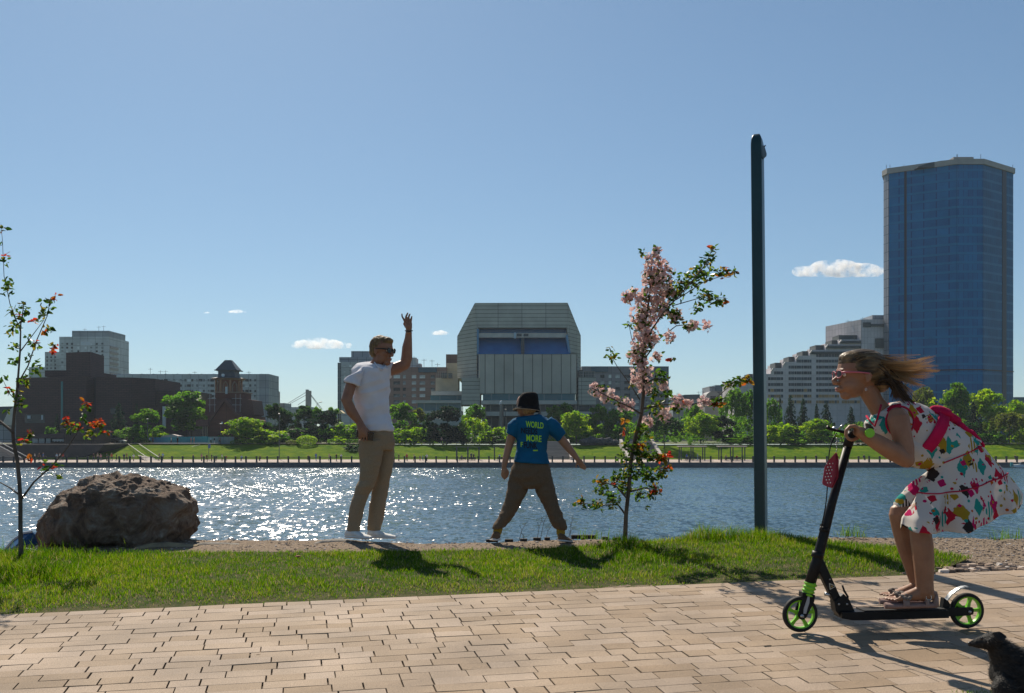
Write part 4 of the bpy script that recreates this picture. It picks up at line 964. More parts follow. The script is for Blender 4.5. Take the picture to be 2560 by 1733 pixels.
TREES = [
 # name, label, px, top, width, kind, colour, Y
 ('spruce_tree', 'slim dark spruce in front of the museum just left of its teal glass strip', 143, 1034, 24, 'cone', 'conifer', 268),
 ('spruce_tree', 'thin dark spruce in front of the museum just right of its teal glass strip', 170, 1024, 15, 'cone', 'conifer', 270),
 ('bush', 'pale green bush showing above the cafe roof', 122, 1058, 30, 'bush', 'mid', 262),
 ('spruce_tree', 'broad dark spruce between the cafe and the fresh green tree on the bank', 297, 1006, 52, 'cone', 'conifer', 268),
 ('spruce_tree', 'narrow pointed spruce before the lower right block of the museum', 341, 1008, 26, 'cone', 'conifer', 272),
 ('tree', 'fresh green low tree at the top of the ramp', 322, 1068, 54, 'round', 'mid', 256),
 ('tree', 'upright green tree between the ramp and the white glass strip of the museum', 368, 1024, 62, 'tall', 'mid', 262),
 ('bush', 'yellowish bush behind the left end of the turquoise hoarding', 408, 1074, 46, 'bush', 'light', 262),
 ('bush', 'dark low bush at the left end of the turquoise hoarding', 357, 1088, 40, 'bush', 'mid', 254),
 ('tree', 'big round green tree directly left of the wooden church', 478, 979, 122, 'round', 'mid', 278),
 ('tree', 'bright leafy tree at the lower right corner of the wooden church', 608, 1042, 82, 'round', 'light', 253),
 ('tree', 'bright spreading shrub tree right of the wooden church', 665, 1064, 92, 'bush', 'light', 256),
 ('pine_tree', 'dark pine in front of the brown end block', 687, 1010, 46, 'tall', 'dark', 270),
 ('pine_tree', 'dark green pine between the brown end block and the bridge pylon', 722, 1030, 40, 'tall', 'dark', 272),
 ('pine_tree', 'tall dark pine right under the bridge pylon', 760, 1016, 52, 'tall', 'dark', 272),
 ('pine_tree', 'slender pine just right of the bridge pylon', 792, 1022, 34, 'tall', 'mid', 274),
 ('tree', 'thin birch standing beside the yellow umbrella roof', 829, 1020, 34, 'tall', 'mid', 276),
 ('pine_tree', 'broad blackish pine behind the round clipped shrub', 810, 1030, 62, 'tall', 'conifer', 264),
 ('tree', 'light green shrub tree directly behind the legs of the man', 868, 1046, 80, 'bush', 'light', 258),
 ('tree', 'dark bushy tree left of the light shrubs behind the man', 740, 1060, 90, 'bush', 'dark', 262),
 ('shrub', 'round clipped shrub on the slope below the pines', 767, 1089, 44, 'ball', 'light', 250),
 ('shrub', 'small rounded shrub below the bright leafy tree by the church', 588, 1101, 22, 'ball', 'mid', 251),
 ('shrub', 'small rounded shrub left of the thin lamp post', 669, 1101, 26, 'ball', 'mid', 251),
 ('shrub', 'small reddish green shrub right of the thin lamp post', 730, 1100, 26, 'ball', 'olive', 251),
 ('bush', 'dark undergrowth bush behind the thin lamp post', 705, 1080, 60, 'bush', 'mid', 256),
 ('hedge', 'low clipped hedge behind the hips of the man', 862, 1099, 70, 'hedge', 'mid', 252),
 ('bush', 'dark bush on the slope at the left leg of the man', 884, 1108, 46, 'bush', 'dark', 243),
 ('tree', 'dark green tree in front of the red brick block beside the man', 998, 1012, 66, 'tall', 'mid', 270),
 ('tree', 'bright green shrub tree right beside the man', 1000, 1064, 74, 'bush', 'light', 255),
 ('tree', 'bright green shrub tree with a notch in its top right of the man', 1046, 1056, 62, 'bush', 'light', 256),
 ('tree', 'feathery brownish young tree below the low glass pavilion', 1047, 1022, 34, 'tall', 'olive', 272),
 ('cypress_tree', 'narrow dark columnar tree between two light shrubs', 1073, 1040, 24, 'tall', 'dark', 254),
 ('pine_tree', 'large blackish conifer with a pointed top in the middle of the park', 1118, 1017, 74, 'tall', 'conifer', 256),
 ('tree', 'dark broad tree right behind the large blackish conifer', 1146, 1050, 60, 'bush', 'dark', 258),
 ('tree', 'green tree in front of the left foot of the theatre', 1186, 1009, 60, 'round', 'mid', 274),
 ('tree', 'bright drooping tree left of the elbow of the boy', 1182, 1046, 74, 'weep', 'light', 254),
 ('tree', 'fresh green shrub touching the left arm of the boy', 1228, 1056, 62, 'bush', 'light', 256),
 ('bush', 'dark round bush under the left sleeve of the boy', 1246, 1084, 62, 'bush', 'dark', 253),
 ('tree', 'upright tree right of the head of the boy', 1386, 1016, 40, 'tall', 'mid', 274),
 ('tree', 'upright tree halfway between the boy and the light rounded tree', 1420, 1012, 40, 'tall', 'mid', 276),
 ('tree', 'light green rounded tree right of the shoulder of the boy', 1441, 1026, 66, 'round', 'light', 256),
 ('tree', 'dark green tree with a pale trunk left of the blossoming tree', 1497, 1016, 44, 'tall', 'mid', 268),
 ('tree', 'dark leafy tree hidden behind the trunk of the blossoming tree', 1548, 1020, 80, 'round', 'mid', 270),
 ('tree', 'dark weeping tree with forked trunk standing on the slope beside the stone steps', 1660, 1040, 92, 'weep', 'dark', 246),
 ('tree', 'yellow green rounded tree behind the long clipped hedge', 1752, 1030, 84, 'round', 'light', 257),
 ('tree', 'grey green tree below the low dark blue roof', 1735, 1012, 60, 'weep', 'mid', 278),
 ('pine_tree', 'dark conifer behind the right end of the long clipped hedge', 1806, 1040, 42, 'tall', 'conifer', 258),
 ('birch_tree', 'tall birch left of the lamp pole', 1838, 974, 70, 'weep', 'mid', 276),
 ('birch_tree', 'tall birch whose crown runs behind the lamp pole', 1880, 980, 70, 'weep', 'mid', 280),
 ('bush', 'green shrubs at the foot of the tall birch', 1860, 1078, 70, 'bush', 'mid', 256),
 ('bush', 'small bush at the right end of the long clipped hedge', 1850, 1090, 40, 'bush', 'light', 252.5),
 ('hedge', 'long clipped hedge behind the two slatted pergolas', 1787, 1096, 110, 'hedge', 'mid', 250.5),
 ('birch_tree', 'pale trunked birch just right of the lamp pole', 1930, 1000, 48, 'weep', 'mid', 268),
 ('spruce_tree', 'very thin dark spruce before the hotel', 1950, 988, 20, 'cone', 'conifer', 272),
 ('spruce_tree', 'largest layered spruce before the hotel', 1976, 985, 46, 'cone', 'conifer', 268),
 ('spruce_tree', 'layered spruce to the right of the largest one before the hotel', 2008, 994, 42, 'cone', 'conifer', 270),
 ('spruce_tree', 'short spruce below the chin of the girl', 2041, 1008, 30, 'cone', 'conifer', 270),
 ('spruce_tree', 'blunt topped spruce behind the face of the girl', 2066, 1004, 48, 'cone', 'conifer', 268),
 ('spruce_tree', 'dark spruce between the throat of the girl and her handlebar', 2128, 1014, 40, 'cone', 'conifer', 264),
 ('tree', 'bright bushy tree right of the lamp pole', 1962, 1046, 92, 'bush', 'light', 255),
 ('tree', 'second bright bushy tree below the spruces', 2040, 1046, 76, 'round', 'light', 256),
 ('bush', 'low dark bush between the two bright bushy trees', 2000, 1074, 60, 'bush', 'mid', 253),
 ('bush', 'small round bush on the lawn below the spruces', 1992, 1088, 34, 'bush', 'mid', 251.5),
 ('tree', 'green tree hidden behind the forearm of the girl', 2180, 1036, 90, 'bush', 'mid', 257),
 ('tree', 'olive green tree behind the loose hair of the girl', 2312, 966, 64, 'round', 'olive', 282),
 ('tree', 'broad bright green tree in front of the foot of the glass tower', 2376, 975, 90, 'round', 'light', 276),
 ('tree', 'tallest dark green tree before the glass tower', 2392, 960, 58, 'tall', 'mid', 274),
 ('tree', 'bright green tree at the right corner of the glass tower', 2464, 974, 90, 'round', 'light', 278),
 ('spruce_tree', 'blackish spruce above the pink bow of the girl', 2434, 1000, 64, 'cone', 'conifer', 262),
 ('tree', 'dark tree mass behind the back of the girl', 2420, 1040, 70, 'bush', 'dark', 258),
 ('tree', 'yellow green tree at the right edge behind the parking deck', 2536, 998, 70, 'round', 'light', 282),
 ('tree', 'wide olive willow at the right edge in front of the parking deck', 2524, 1032, 104, 'weep', 'olive', 254),
 ('tree', 'bright leafy tree cut off by the right edge of the view', 2572, 1018, 60, 'bush', 'light', 253),
 ('bush', 'dark bush under the parking deck', 2474, 1076, 56, 'bush', 'mid', 255),
]
for (n_, lab, px, top, wd, kd, cl, yy) in TREES:
    plant(n_, lab, n_.split('_')[-1], px, top, wd, kd, cl, yy, depth=1.6 if kd == 'hedge' else None)
# undergrowth that closes the gaps behind the single trees
r_ = np.random.default_rng(77); cs = []; tt = []
for k in range(1300):
    px = r_.uniform(545, 2620); Y = r_.uniform(259, 292)
    if 1375 < px < 1430 and Y < 262: continue
    hmax = np.interp(px, [545, 700, 860, 1200, 1330, 1480, 1640, 1760, 1880, 1960, 2200, 2300, 2620], [3, 4.2, 5, 5.5, 3.5, 6, 7.5, 8, 9, 6, 7, 9, 8])
    h = r_.uniform(.2, 1) ** 1.2 * hmax * (.75 + .35 * nz(px * .01, 0, 2.2, 70)); n = 46; d = r_.normal(size=(n, 3)); d /= np.linalg.norm(d, axis=1)[:, None]
    cs.append(np.array([X_(px, Y), Y, TOP_Z + h]) + d * r_.uniform(.6, 1.25) * r_.uniform(.4, 1.05, n)[:, None]); tt.append(np.clip(r_.uniform(0, .8) + r_.normal(0, .15, n), 0, 1))
cs = np.concatenate(cs); tt = np.concatenate(tt); cs[:, 2] = np.maximum(cs[:, 2], TOP_Z + .05)
V, F = leaves(cs, .50 * r_.uniform(.7, 1.4, len(cs)), aspect=.75)
tag(np_obj('undergrowth', V, F, FOL['thicket'], col=np.repeat(tt, 4)), 'dense green undergrowth along the park behind the single trees', 'undergrowth', kind='stuff')
# heap of dark rocks right of the boy
def boulder(name, label, cat, c, size, m, seed, group=None, sub=3):
    bm = bmesh.new(); bmesh.ops.create_icosphere(bm, subdivisions=sub, radius=1)
    for v in bm.verts:
        n = v.co.normalized(); d = 1 + .28 * mnoise.noise(n * 1.4 + Vector((seed, 0, 0))) + .10 * mnoise.noise(n * 4 + Vector((0, seed, 0)))
        v.co = Vector((n.x * size[0] * d, n.y * size[1] * d, n.z * size[2] * d))
    me = bpy.data.meshes.new(name); bm.to_mesh(me); bm.free()
    o = finish(name, me, m, smooth=False); o.location = c; return tag(o, label, cat, group)
DR = mat('dark_rock', (.035, .036, .04), (.08, .08, .085), scale=1.5, rough=.9)
for i, (px, s, w_) in enumerate(((1462, .9, 'rounded leftmost'), (1478, 1.2, 'tall flat topped'), (1500, 1.0, 'squat middle'), (1521, 1.1, 'sloping fourth'), (1538, .7, 'small rightmost'))):
    boulder('rock', '%s dark rock in the heap right of the boy' % w_, 'rock', (X_(px, 251), 251 + .4 * (i % 2), TOP_Z + .5 * s), (1.5 * s, 1.0, 1.0 * s), DR, i * 3.3, 'dark rocks heaped on the slope')

# ================================================================== promenade railing, lamps, steps, pergolas
IRON = mat('iron', (.02, .022, .025), rough=.5)
b = thing('promenade_railing', 'black iron railing with square posts along the far promenade', 'railing', (0, 222.6, PROM_Z))
pr = MB().box(-.16, .16, -.16, .16, 0, 1.25).box(-.21, .21, -.21, .21, 1.25, 1.36).build('post', IRON)
pr.parent = b; pr.location = (X_(8, 222.6), 0, 0)
for k in range(1, 98):
    c = pr.copy(); C.objects.link(c); c.parent = b; c.location = (X_(8 + 26.4 * k, 222.6), 0, 0)
m_ = MB()
for z in (.18, 1.02, 1.10): m_.box(-170, 170, 222.57, 222.63, PROM_Z + z, PROM_Z + z + .045)
for k in range(1400): m_.box(-118 + k * .17, -118 + k * .17 + .022, 222.58, 222.62, PROM_Z + .2, PROM_Z + 1.03)
m_.build('bars', IRON, b)
def ramp_stair(name, label, a, c, wd, m, steps_=0):
    """stair or ramp from the promenade up the slope"""
    b = thing(name, label, 'stairs', tuple(a))
    a, c = Vector(a), Vector(c); d = (c - a); h = Vector((d.x, d.y, 0)).normalized(); s = Vector((h.y, -h.x, 0)) * wd / 2
    if steps_:
        mm_ = MB()
        for k in range(steps_):
            p, q = a + d * (k / steps_), a + d * ((k + 1) / steps_)
            zt = q.z; pts = [(p - s).xy, (p + s).xy, (q + s).xy, (q - s).xy]
            mm_.vprism([tuple(v) for v in pts], min(a.z, p.z) - .8, zt)
        mm_.build('steps', m, b)
    else:
        MB().add([a - s, a + s, c + s, c - s, a - s - Vector((0, 0, .4)), a + s - Vector((0, 0, .4)), c + s - Vector((0, 0, .4)), c - s - Vector((0, 0, .4))], [(0, 1, 2, 3), (7, 6, 5, 4), (0, 4, 5, 1), (1, 5, 6, 2), (2, 6, 7, 3), (3, 7, 4, 0)]).build('deck', m, b)
    return b, a, c, d, s
LST = mat('pale_step', (.46, .41, .37), (.38, .34, .31), scale=1.2, rough=.9)
DST = mat('grey_step', (.17, .15, .135), (.30, .27, .24), scale=1, rough=.9, stretch=(.2, .2, 9))
# pale ramp at the left
b, a, c, d, s = ramp_stair('ramp', 'pale ramp with light handrails coming down the slope left of the turquoise hoarding', (X_(382, 228), 228, PROM_Z + .05), (X_(334, 249), 249, Z_(1121, 249)), 2.6, LST)
for sg in (-1, 1):
    MB().tube([a + s * sg + Vector((0, 0, 1.0)), a + d * .35 + s * sg + Vector((0, 0, 1.0)), c + s * sg + Vector((0, 0, 1.1))], .07, 6).build('handrail', mat('pale_rail', (.55, .52, .48), rough=.5), b)
    mm_ = MB()
    for k in range(14): q = a + d * k / 13 + s * sg; mm_.tube([q, q + Vector((0, 0, 1))], .04, 4)
    mm_.build('balusters', IRON, b)
# wide stone steps behind the boy and left of the weeping tree
for (lab, p0, p1, walls) in (('broad grey stone steps climbing the slope right behind the boy', 1352, 1424, (1424,)), ('broad grey stone steps with pale side walls behind the blossoming tree', 1572, 1642, (1562, 1643))):
    Yb, Yt = 231.5, 248
    xm = (X_(p0, 240) + X_(p1, 240)) / 2; wd = (p1 - p0) * 240 / FPX
    b, a, c, d, s = ramp_stair('stone_steps', lab, (xm, Yb, PROM_Z), (xm, Yt, TOP_Z + .5), wd, DST, 16)
    for wx in walls:
        xw = X_(wx, 240); MB().add([(xw - .35, Yb - .5, PROM_Z - .2), (xw + .35, Yb - .5, PROM_Z - .2), (xw + .35, Yt + 1, PROM_Z), (xw - .35, Yt + 1, PROM_Z), (xw - .35, Yb - .5, PROM_Z + 1), (xw + .35, Yb - .5, PROM_Z + 1), (xw + .35, Yt + 1, TOP_Z + 1.2), (xw - .35, Yt + 1, TOP_Z + 1.2)], [(3, 2, 1, 0), (4, 5, 6, 7), (0, 1, 5, 4), (1, 2, 6, 5), (2, 3, 7, 6), (3, 0, 4, 7)]).build('side_wall', LST, b)
    MB().box(xm - wd / 2, xm + wd / 2, Yt - .2, Yt + 1.2, TOP_Z + .3, TOP_Z + .62).build('landing', LST, b)
# flight of steps at the far left in front of the terrace
b, a, c, d, s = ramp_stair('stone_steps', 'shaded flight of steps with pale handrails at the far left below the white pavilion', (X_(62, 230), 230, PROM_Z), (X_(-14, 230.4), 230.4, Z_(1113, 230)), 3, DST, 18)
for sg in (-1, 1): MB().tube([a + s * sg + Vector((0, 0, .9)), c + s * sg + Vector((0, 0, .9))], .10, 6).build('handrail', mat('pale_rail', (.55, .52, .48)), b)
# railed footpath crossing the slope
b = thing('slope_railing', 'thin black railing crossing the grass slope below the turquoise hoarding', 'railing', (X_(420, 244), 244, -2))
m_ = MB(); p0, p1 = P(352, 1124, 250), P(500, 1112, 251)
for (q0, q1, n) in ((P(352, 1122, 250), P(495, 1110, 251), 30), (P(395, 1140, 239), P(500, 1112, 250), 24)):
    m_.tube([q0, q1], .045, 4)
    for k in range(n + 1): q = q0.lerp(q1, k / n); m_.tube([q, q - Vector((0, 0, 1.1))], .03, 4)
m_.build('bars', IRON, b)
# pergolas
PGM = mat('pergola_metal', (.035, .05, .045), rough=.6)
for i, (x0, x1, y0, lab, has_slats) in enumerate(((1141, 1197, 1117, 'open dark metal pergola frame on the far promenade left of the boy', 0), (1236, 1292, 1117, 'open dark metal pergola frame right behind the elbow of the boy', 0), (1703, 1762, 1117, 'pergola with a pale slatted top nearest the blossoming tree', 1), (1803, 1862, 1117, 'pergola with a pale slatted top left of the lamp pole', 1))):
    Ya, Yc = 229, 231.6
    b = thing('pergola', lab, 'pergola', (X_((x0 + x1) / 2, Ya), Ya, PROM_Z), 'pergolas along the promenade')
    for x in (x0, (x0 + x1) / 2, x1):
        for yy in (Ya, Yc): MB().box(X_(x, Ya) - .12, X_(x, Ya) + .12, yy - .1, yy + .1, PROM_Z, Z_(y0 + 1.5, Ya)).build('post', PGM, b)
    t_ = MB()
    for yy in (Ya, Yc): t_.box(X_(x0, Ya) - .5, X_(x1, Ya) + .5, yy - .1, yy + .1, Z_(y0 + 1.6, Ya), Z_(y0, Ya))
    t_.build('beam', PGM, b)
    if has_slats:  # pergolas with pale slats on top
        t_ = MB()
        for k in range(24): x = X_(x0, Ya) - .4 + (X_(x1, Ya) - X_(x0, Ya) + .8) * k / 23; t_.box(x - .07, x + .07, Ya - .5, Yc + .5, Z_(y0, Ya), Z_(y0, Ya) + .16)
        t_.build('slats', mat('pale_slats', (.42, .38, .33), rough=.8), b)
    # bench under it
    for x in ((x0 + x1) / 2 - 12, (x0 + x1) / 2 + 12):
        bx_ = X_(x, 230.8); bb = thing('bench', 'dark bench under the pergola %s, %s' % (('left of the boy', 'behind the elbow of the boy', 'nearest the blossoming tree', 'left of the lamp pole')[i], 'left one' if x < (x0 + x1) / 2 else 'right one'), 'bench', (bx_, 230.8, PROM_Z), 'benches under the pergolas')
        MB().box(bx_ - .8, bx_ + .8, 230.5, 231, PROM_Z + .42, PROM_Z + .48).build('seat', PGM, bb); MB().box(bx_ - .8, bx_ + .8, 231.0, 231.06, PROM_Z + .55, PROM_Z + .95).build('backrest', PGM, bb)
        for sx in (-.7, .7): MB().box(bx_ + sx - .04, bx_ + sx + .04, 230.55, 230.95, PROM_Z, PROM_Z + .42).build('leg', PGM, bb)
# lamp posts
LP = mat('lamp_post', (.10, .105, .11), rough=.5, metal=.3)
for (px, y0, y1, Y, lab, arm) in ((698, 1035, 1152, 234, 'thin tall lamp post on the slope between the church and the man', 0), (1264, 1024, 1090, 252, 'thin dark lamp post left of the head of the boy', 0), (552, 1060, 1112, 254.6, 'slim dark post in front of the wooden church', 0), (369, 1048, 1112, 254.6, 'slim dark post left of the turquoise hoarding', 0), (1922, 1020, 1105, 254, 'pale lamp post just right of the tall lamp pole', 1), (792, 1012, 1060, 290, 'curved street lamp beside the bridge pylon', 1)):
    b = thing('lamp_post', lab, 'lamp post', (X_(px, Y), Y, Z_(y1, Y)), 'lamp posts in the far park')
    MB().tube([P(px, y1, Y), P(px, y0, Y)], [.10, .06], 8).build('pole', LP, b)
    hd = MB()
    if arm: hd.tube([P(px, y0, Y), P(px + 3, y0 - 4, Y), P(px + 10, y0 - 6, Y)], .06, 6)
    hd.tube([P(px + (7 if arm else -2), y0 - (6 if arm else 0), Y), P(px + (13 if arm else 2), y0 - (7 if arm else 0), Y)], .14, 8)
    hd.build('lamp_head', mat('pale_metal', (.36, .33, .28)), b)
b = thing('lamp_post', 'stout concrete street lamp post in front of the theatre beside the boy', 'lamp post', (X_(1252, 270), 270, TOP_Z))
MB().tube([P(1252, 1110, 270), P(1252, 1010, 270)], [.42, .36], 10).build('pole', mat('concrete_post', (.20, .19, .175), rough=.9), b)
MB().tube([P(1251, 1012, 270), P(1252, 1005, 270), P(1255, 1002, 270)], [.3, .3, .2], 8).build('lamp_head', mat('lamp_glass', (.55, .58, .6), rough=.3), b)
b = thing('sign_post', 'blue sign on a thin post on the promenade below the church', 'sign', (X_(522, 232), 232, PROM_Z))
MB().tube([P(522, 1152, 232), P(522, 1108, 232)], .06, 6).build('post', LP, b)
fb(MB(), 520, 526, 1110, 1121, 231.8, 231.95).build('sign_face', mat('sign_blue', (.06, .11, .22), rough=.5), b)
b = thing('sign_post', 'round blue traffic sign above the parked cars at the left', 'sign', (X_(275, 258), 258, TOP_Z))
MB().tube([P(275, 1108, 258), P(275, 1085, 258)], .06, 6).build('post', LP, b)
MB().lathe((X_(275, 257.8), 257.8, Z_(1088, 257.8)), [(.36, -.03), (.36, .03)], 16, axis='Y').build('sign_face', mat('sign_blue', (.06, .11, .22)), b)
# parked cars beside the museum
for i, (px, cc, lab) in enumerate(((247, (.45, .47, .5), 'silver'), (268, (.6, .6, .6), 'white'), (284, (.10, .16, .25), 'dark blue'), (297, (.55, .56, .58), 'pale'))):
    Y = 262; x = X_(px, Y); z = TOP_Z
    b = thing('parked_car', lab + ' car parked between the cafe and the ramp', 'car', (x, Y, z), 'cars parked beside the museum')
    cm = mat('car_paint_' + lab.replace(' ', '_'), cc, rough=.3, spec=.6)
    MB().prism([(x - 2.0, z + .3), (x + 2.0, z + .3), (x + 2.05, z + .75), (x + 1.3, z + .92), (x - 1.7, z + .95), (x - 2.05, z + .8)], Y - .85, Y + .85).build('body', cm, b)
    MB().prism([(x - 1.45, z + .93), (x + 1.0, z + .93), (x + .45, z + 1.42), (x - 1.1, z + 1.42)], Y - .75, Y + .75).build('window', mat('dark_glazing', (.015, .025, .035)), b)
    MB().box(x - 1.0, x + .4, Y - .74, Y + .74, z + 1.42, z + 1.47).build('roof', cm, b)
    for sx in (-1.25, 1.25): MB().lathe((x + sx, Y - .86, z + .31), [(.31, 0), (.31, .2)], 14, axis='Y').build('wheel', IRON, b)
# moored boat at the right edge
b = thing('motor_boat', 'small white motor boat with an outboard engine moored at the quay wall on the right', 'boat', (X_(2550, 219), 219, WATER_Z))
x = X_(2550, 219); W_ = mat('boat_white', (.5, .55, .58), rough=.4)
MB().prism([(x - 1.5, WATER_Z + .15), (x + 3.0, WATER_Z + .05), (x + 4.2, WATER_Z + .95), (x - 1.7, WATER_Z + .7)], 218.2, 219.8).build('hull', W_, b)
MB().prism([(x - .2, WATER_Z + .75), (x + 1.2, WATER_Z + .8), (x + .9, WATER_Z + 1.35), (x + .1, WATER_Z + 1.2)], 218.5, 219.5).build('windscreen', mat('dark_glazing', (.015, .025, .035)), b)
MB().box(x - 2.1, x - 1.6, 218.8, 219.2, WATER_Z + .3, WATER_Z + 1.3).build('outboard_engine', mat('teal_paint', (.05, .25, .26), rough=.4), b)

# ================================================================== people on the far bank
def lathe_blob(mb, c, prof, seg=10, sy=.62):
    vs = []
    for r_, h in prof: vs += [(c[0] + r_ * math.cos(6.283 * k / seg), c[1] + sy * r_ * math.sin(6.283 * k / seg), c[2] + h) for k in range(seg)]
    fs = [(i * seg + k, i * seg + (k + 1) % seg, (i + 1) * seg + (k + 1) % seg, (i + 1) * seg + k) for i in range(len(prof) - 1) for k in range(seg)]
    return mb.add(vs, fs + [tuple(range(seg - 1, -1, -1)), tuple((len(prof) - 1) * seg + k for k in range(seg))])
def far_meshes(sit):
    """head with arms (one body), top and trousers of a small standing, walking or seated figure, feet at z=0"""
    out = []
    dz = -.42 if sit else 0; fy = -.42 if sit else 0
    b_ = MB(); lathe_blob(b_, (0, 0, 1.48 + dz), [(.05, -.06), (.055, .02), (.09, .05), (.105, .12), (.10, .19), (.06, .25), (.01, .27)], sy=1)
    for s in (-1, 1): b_.tube([(s * .20, 0, 1.36 + dz), (s * .25, -.03, 1.1 + dz), (s * .21, -.16 if sit else -.06, .88 + dz), (s * .20, -.2 if sit else -.08, .78 + dz)], [.055, .045, .038, .03], 7)
    out.append(b_)
    t_ = MB(); lathe_blob(t_, (0, 0, .86 + dz), [(.17, 0), (.165, .2), (.19, .4), (.21, .52), (.14, .60), (.06, .64)])
    for s in (-1, 1): t_.tube([(s * .17, 0, 1.40 + dz), (s * .245, -.02, 1.18 + dz)], [.075, .07], 7)
    out.append(t_)
    p_ = MB()
    if sit:
        for s in (-1, 1): p_.tube([(s * .09, 0, .50), (s * .10, -.42, .50), (s * .10, -.45, .05), (s * .10, -.58, .03)], [.10, .085, .06, .05], 7)
        lathe_blob(p_, (0, 0, .40), [(.15, 0), (.17, .08), (.16, .12)])
    else:
        for s in (-1, 1): p_.tube([(s * .09, 0, .90), (s * .10, s * .10, .48), (s * .10, s * .16, .06), (s * .10, s * .16 - .13, .03)], [.095, .075, .055, .045], 7)
        lathe_blob(p_, (0, 0, .80), [(.12, 0), (.165, .05), (.165, .12)])
    out.append(p_); return out
FIG = {}
for sit in (0, 1):
    ds = []
    for m_, n_ in zip(far_meshes(sit), ('person', 'top', 'trousers')):
        o = m_.build(n_, mat('skin', (.45, .25, .16), (.40, .21, .13), scale=3, rough=.55), smooth=True); ds.append(o.data); bpy.data.objects.remove(o)
    FIG[sit] = ds
CL = {'white': (.62, .62, .60), 'black': (.012, .012, .014), 'navy': (.02, .035, .08), 'blue': (.03, .13, .38), 'light blue': (.25, .40, .52), 'grey': (.18, .18, .18), 'beige': (.36, .30, .22), 'red': (.32, .05, .04), 'pink': (.45, .22, .22), 'brown': (.10, .06, .04), 'green': (.05, .13, .07), 'orange': (.40, .14, .05)}
def far_person(label, px, Y, top, low, sit=0, h=1.72, face=0.0, z=None):
    g = 'people strolling on the far promenade' if Y < 240 else 'people in the park above the slope'
    zz = (PROM_Z + .38 * (Y - 222) / 11 if Y < 240 else ground_at(Y)) if z is None else z
    o = bpy.data.objects.new('person', FIG[sit][0]); link(o); tag(o, label, 'person', g)
    o.location = (X_(px, Y), Y, zz); o.rotation_euler = (0, 0, face); s = h / 1.75; o.scale = (s, s, s)
    for n_, d_, c_ in (('top', FIG[sit][1], top), ('trousers', FIG[sit][2], low)):
        q = bpy.data.objects.new(n_, d_); link(q, o)
        q.material_slots[0].link = 'OBJECT'; q.material_slots[0].material = mat('cloth_' + c_.replace(' ', '_'), CL[c_], rough=.9)
    return o
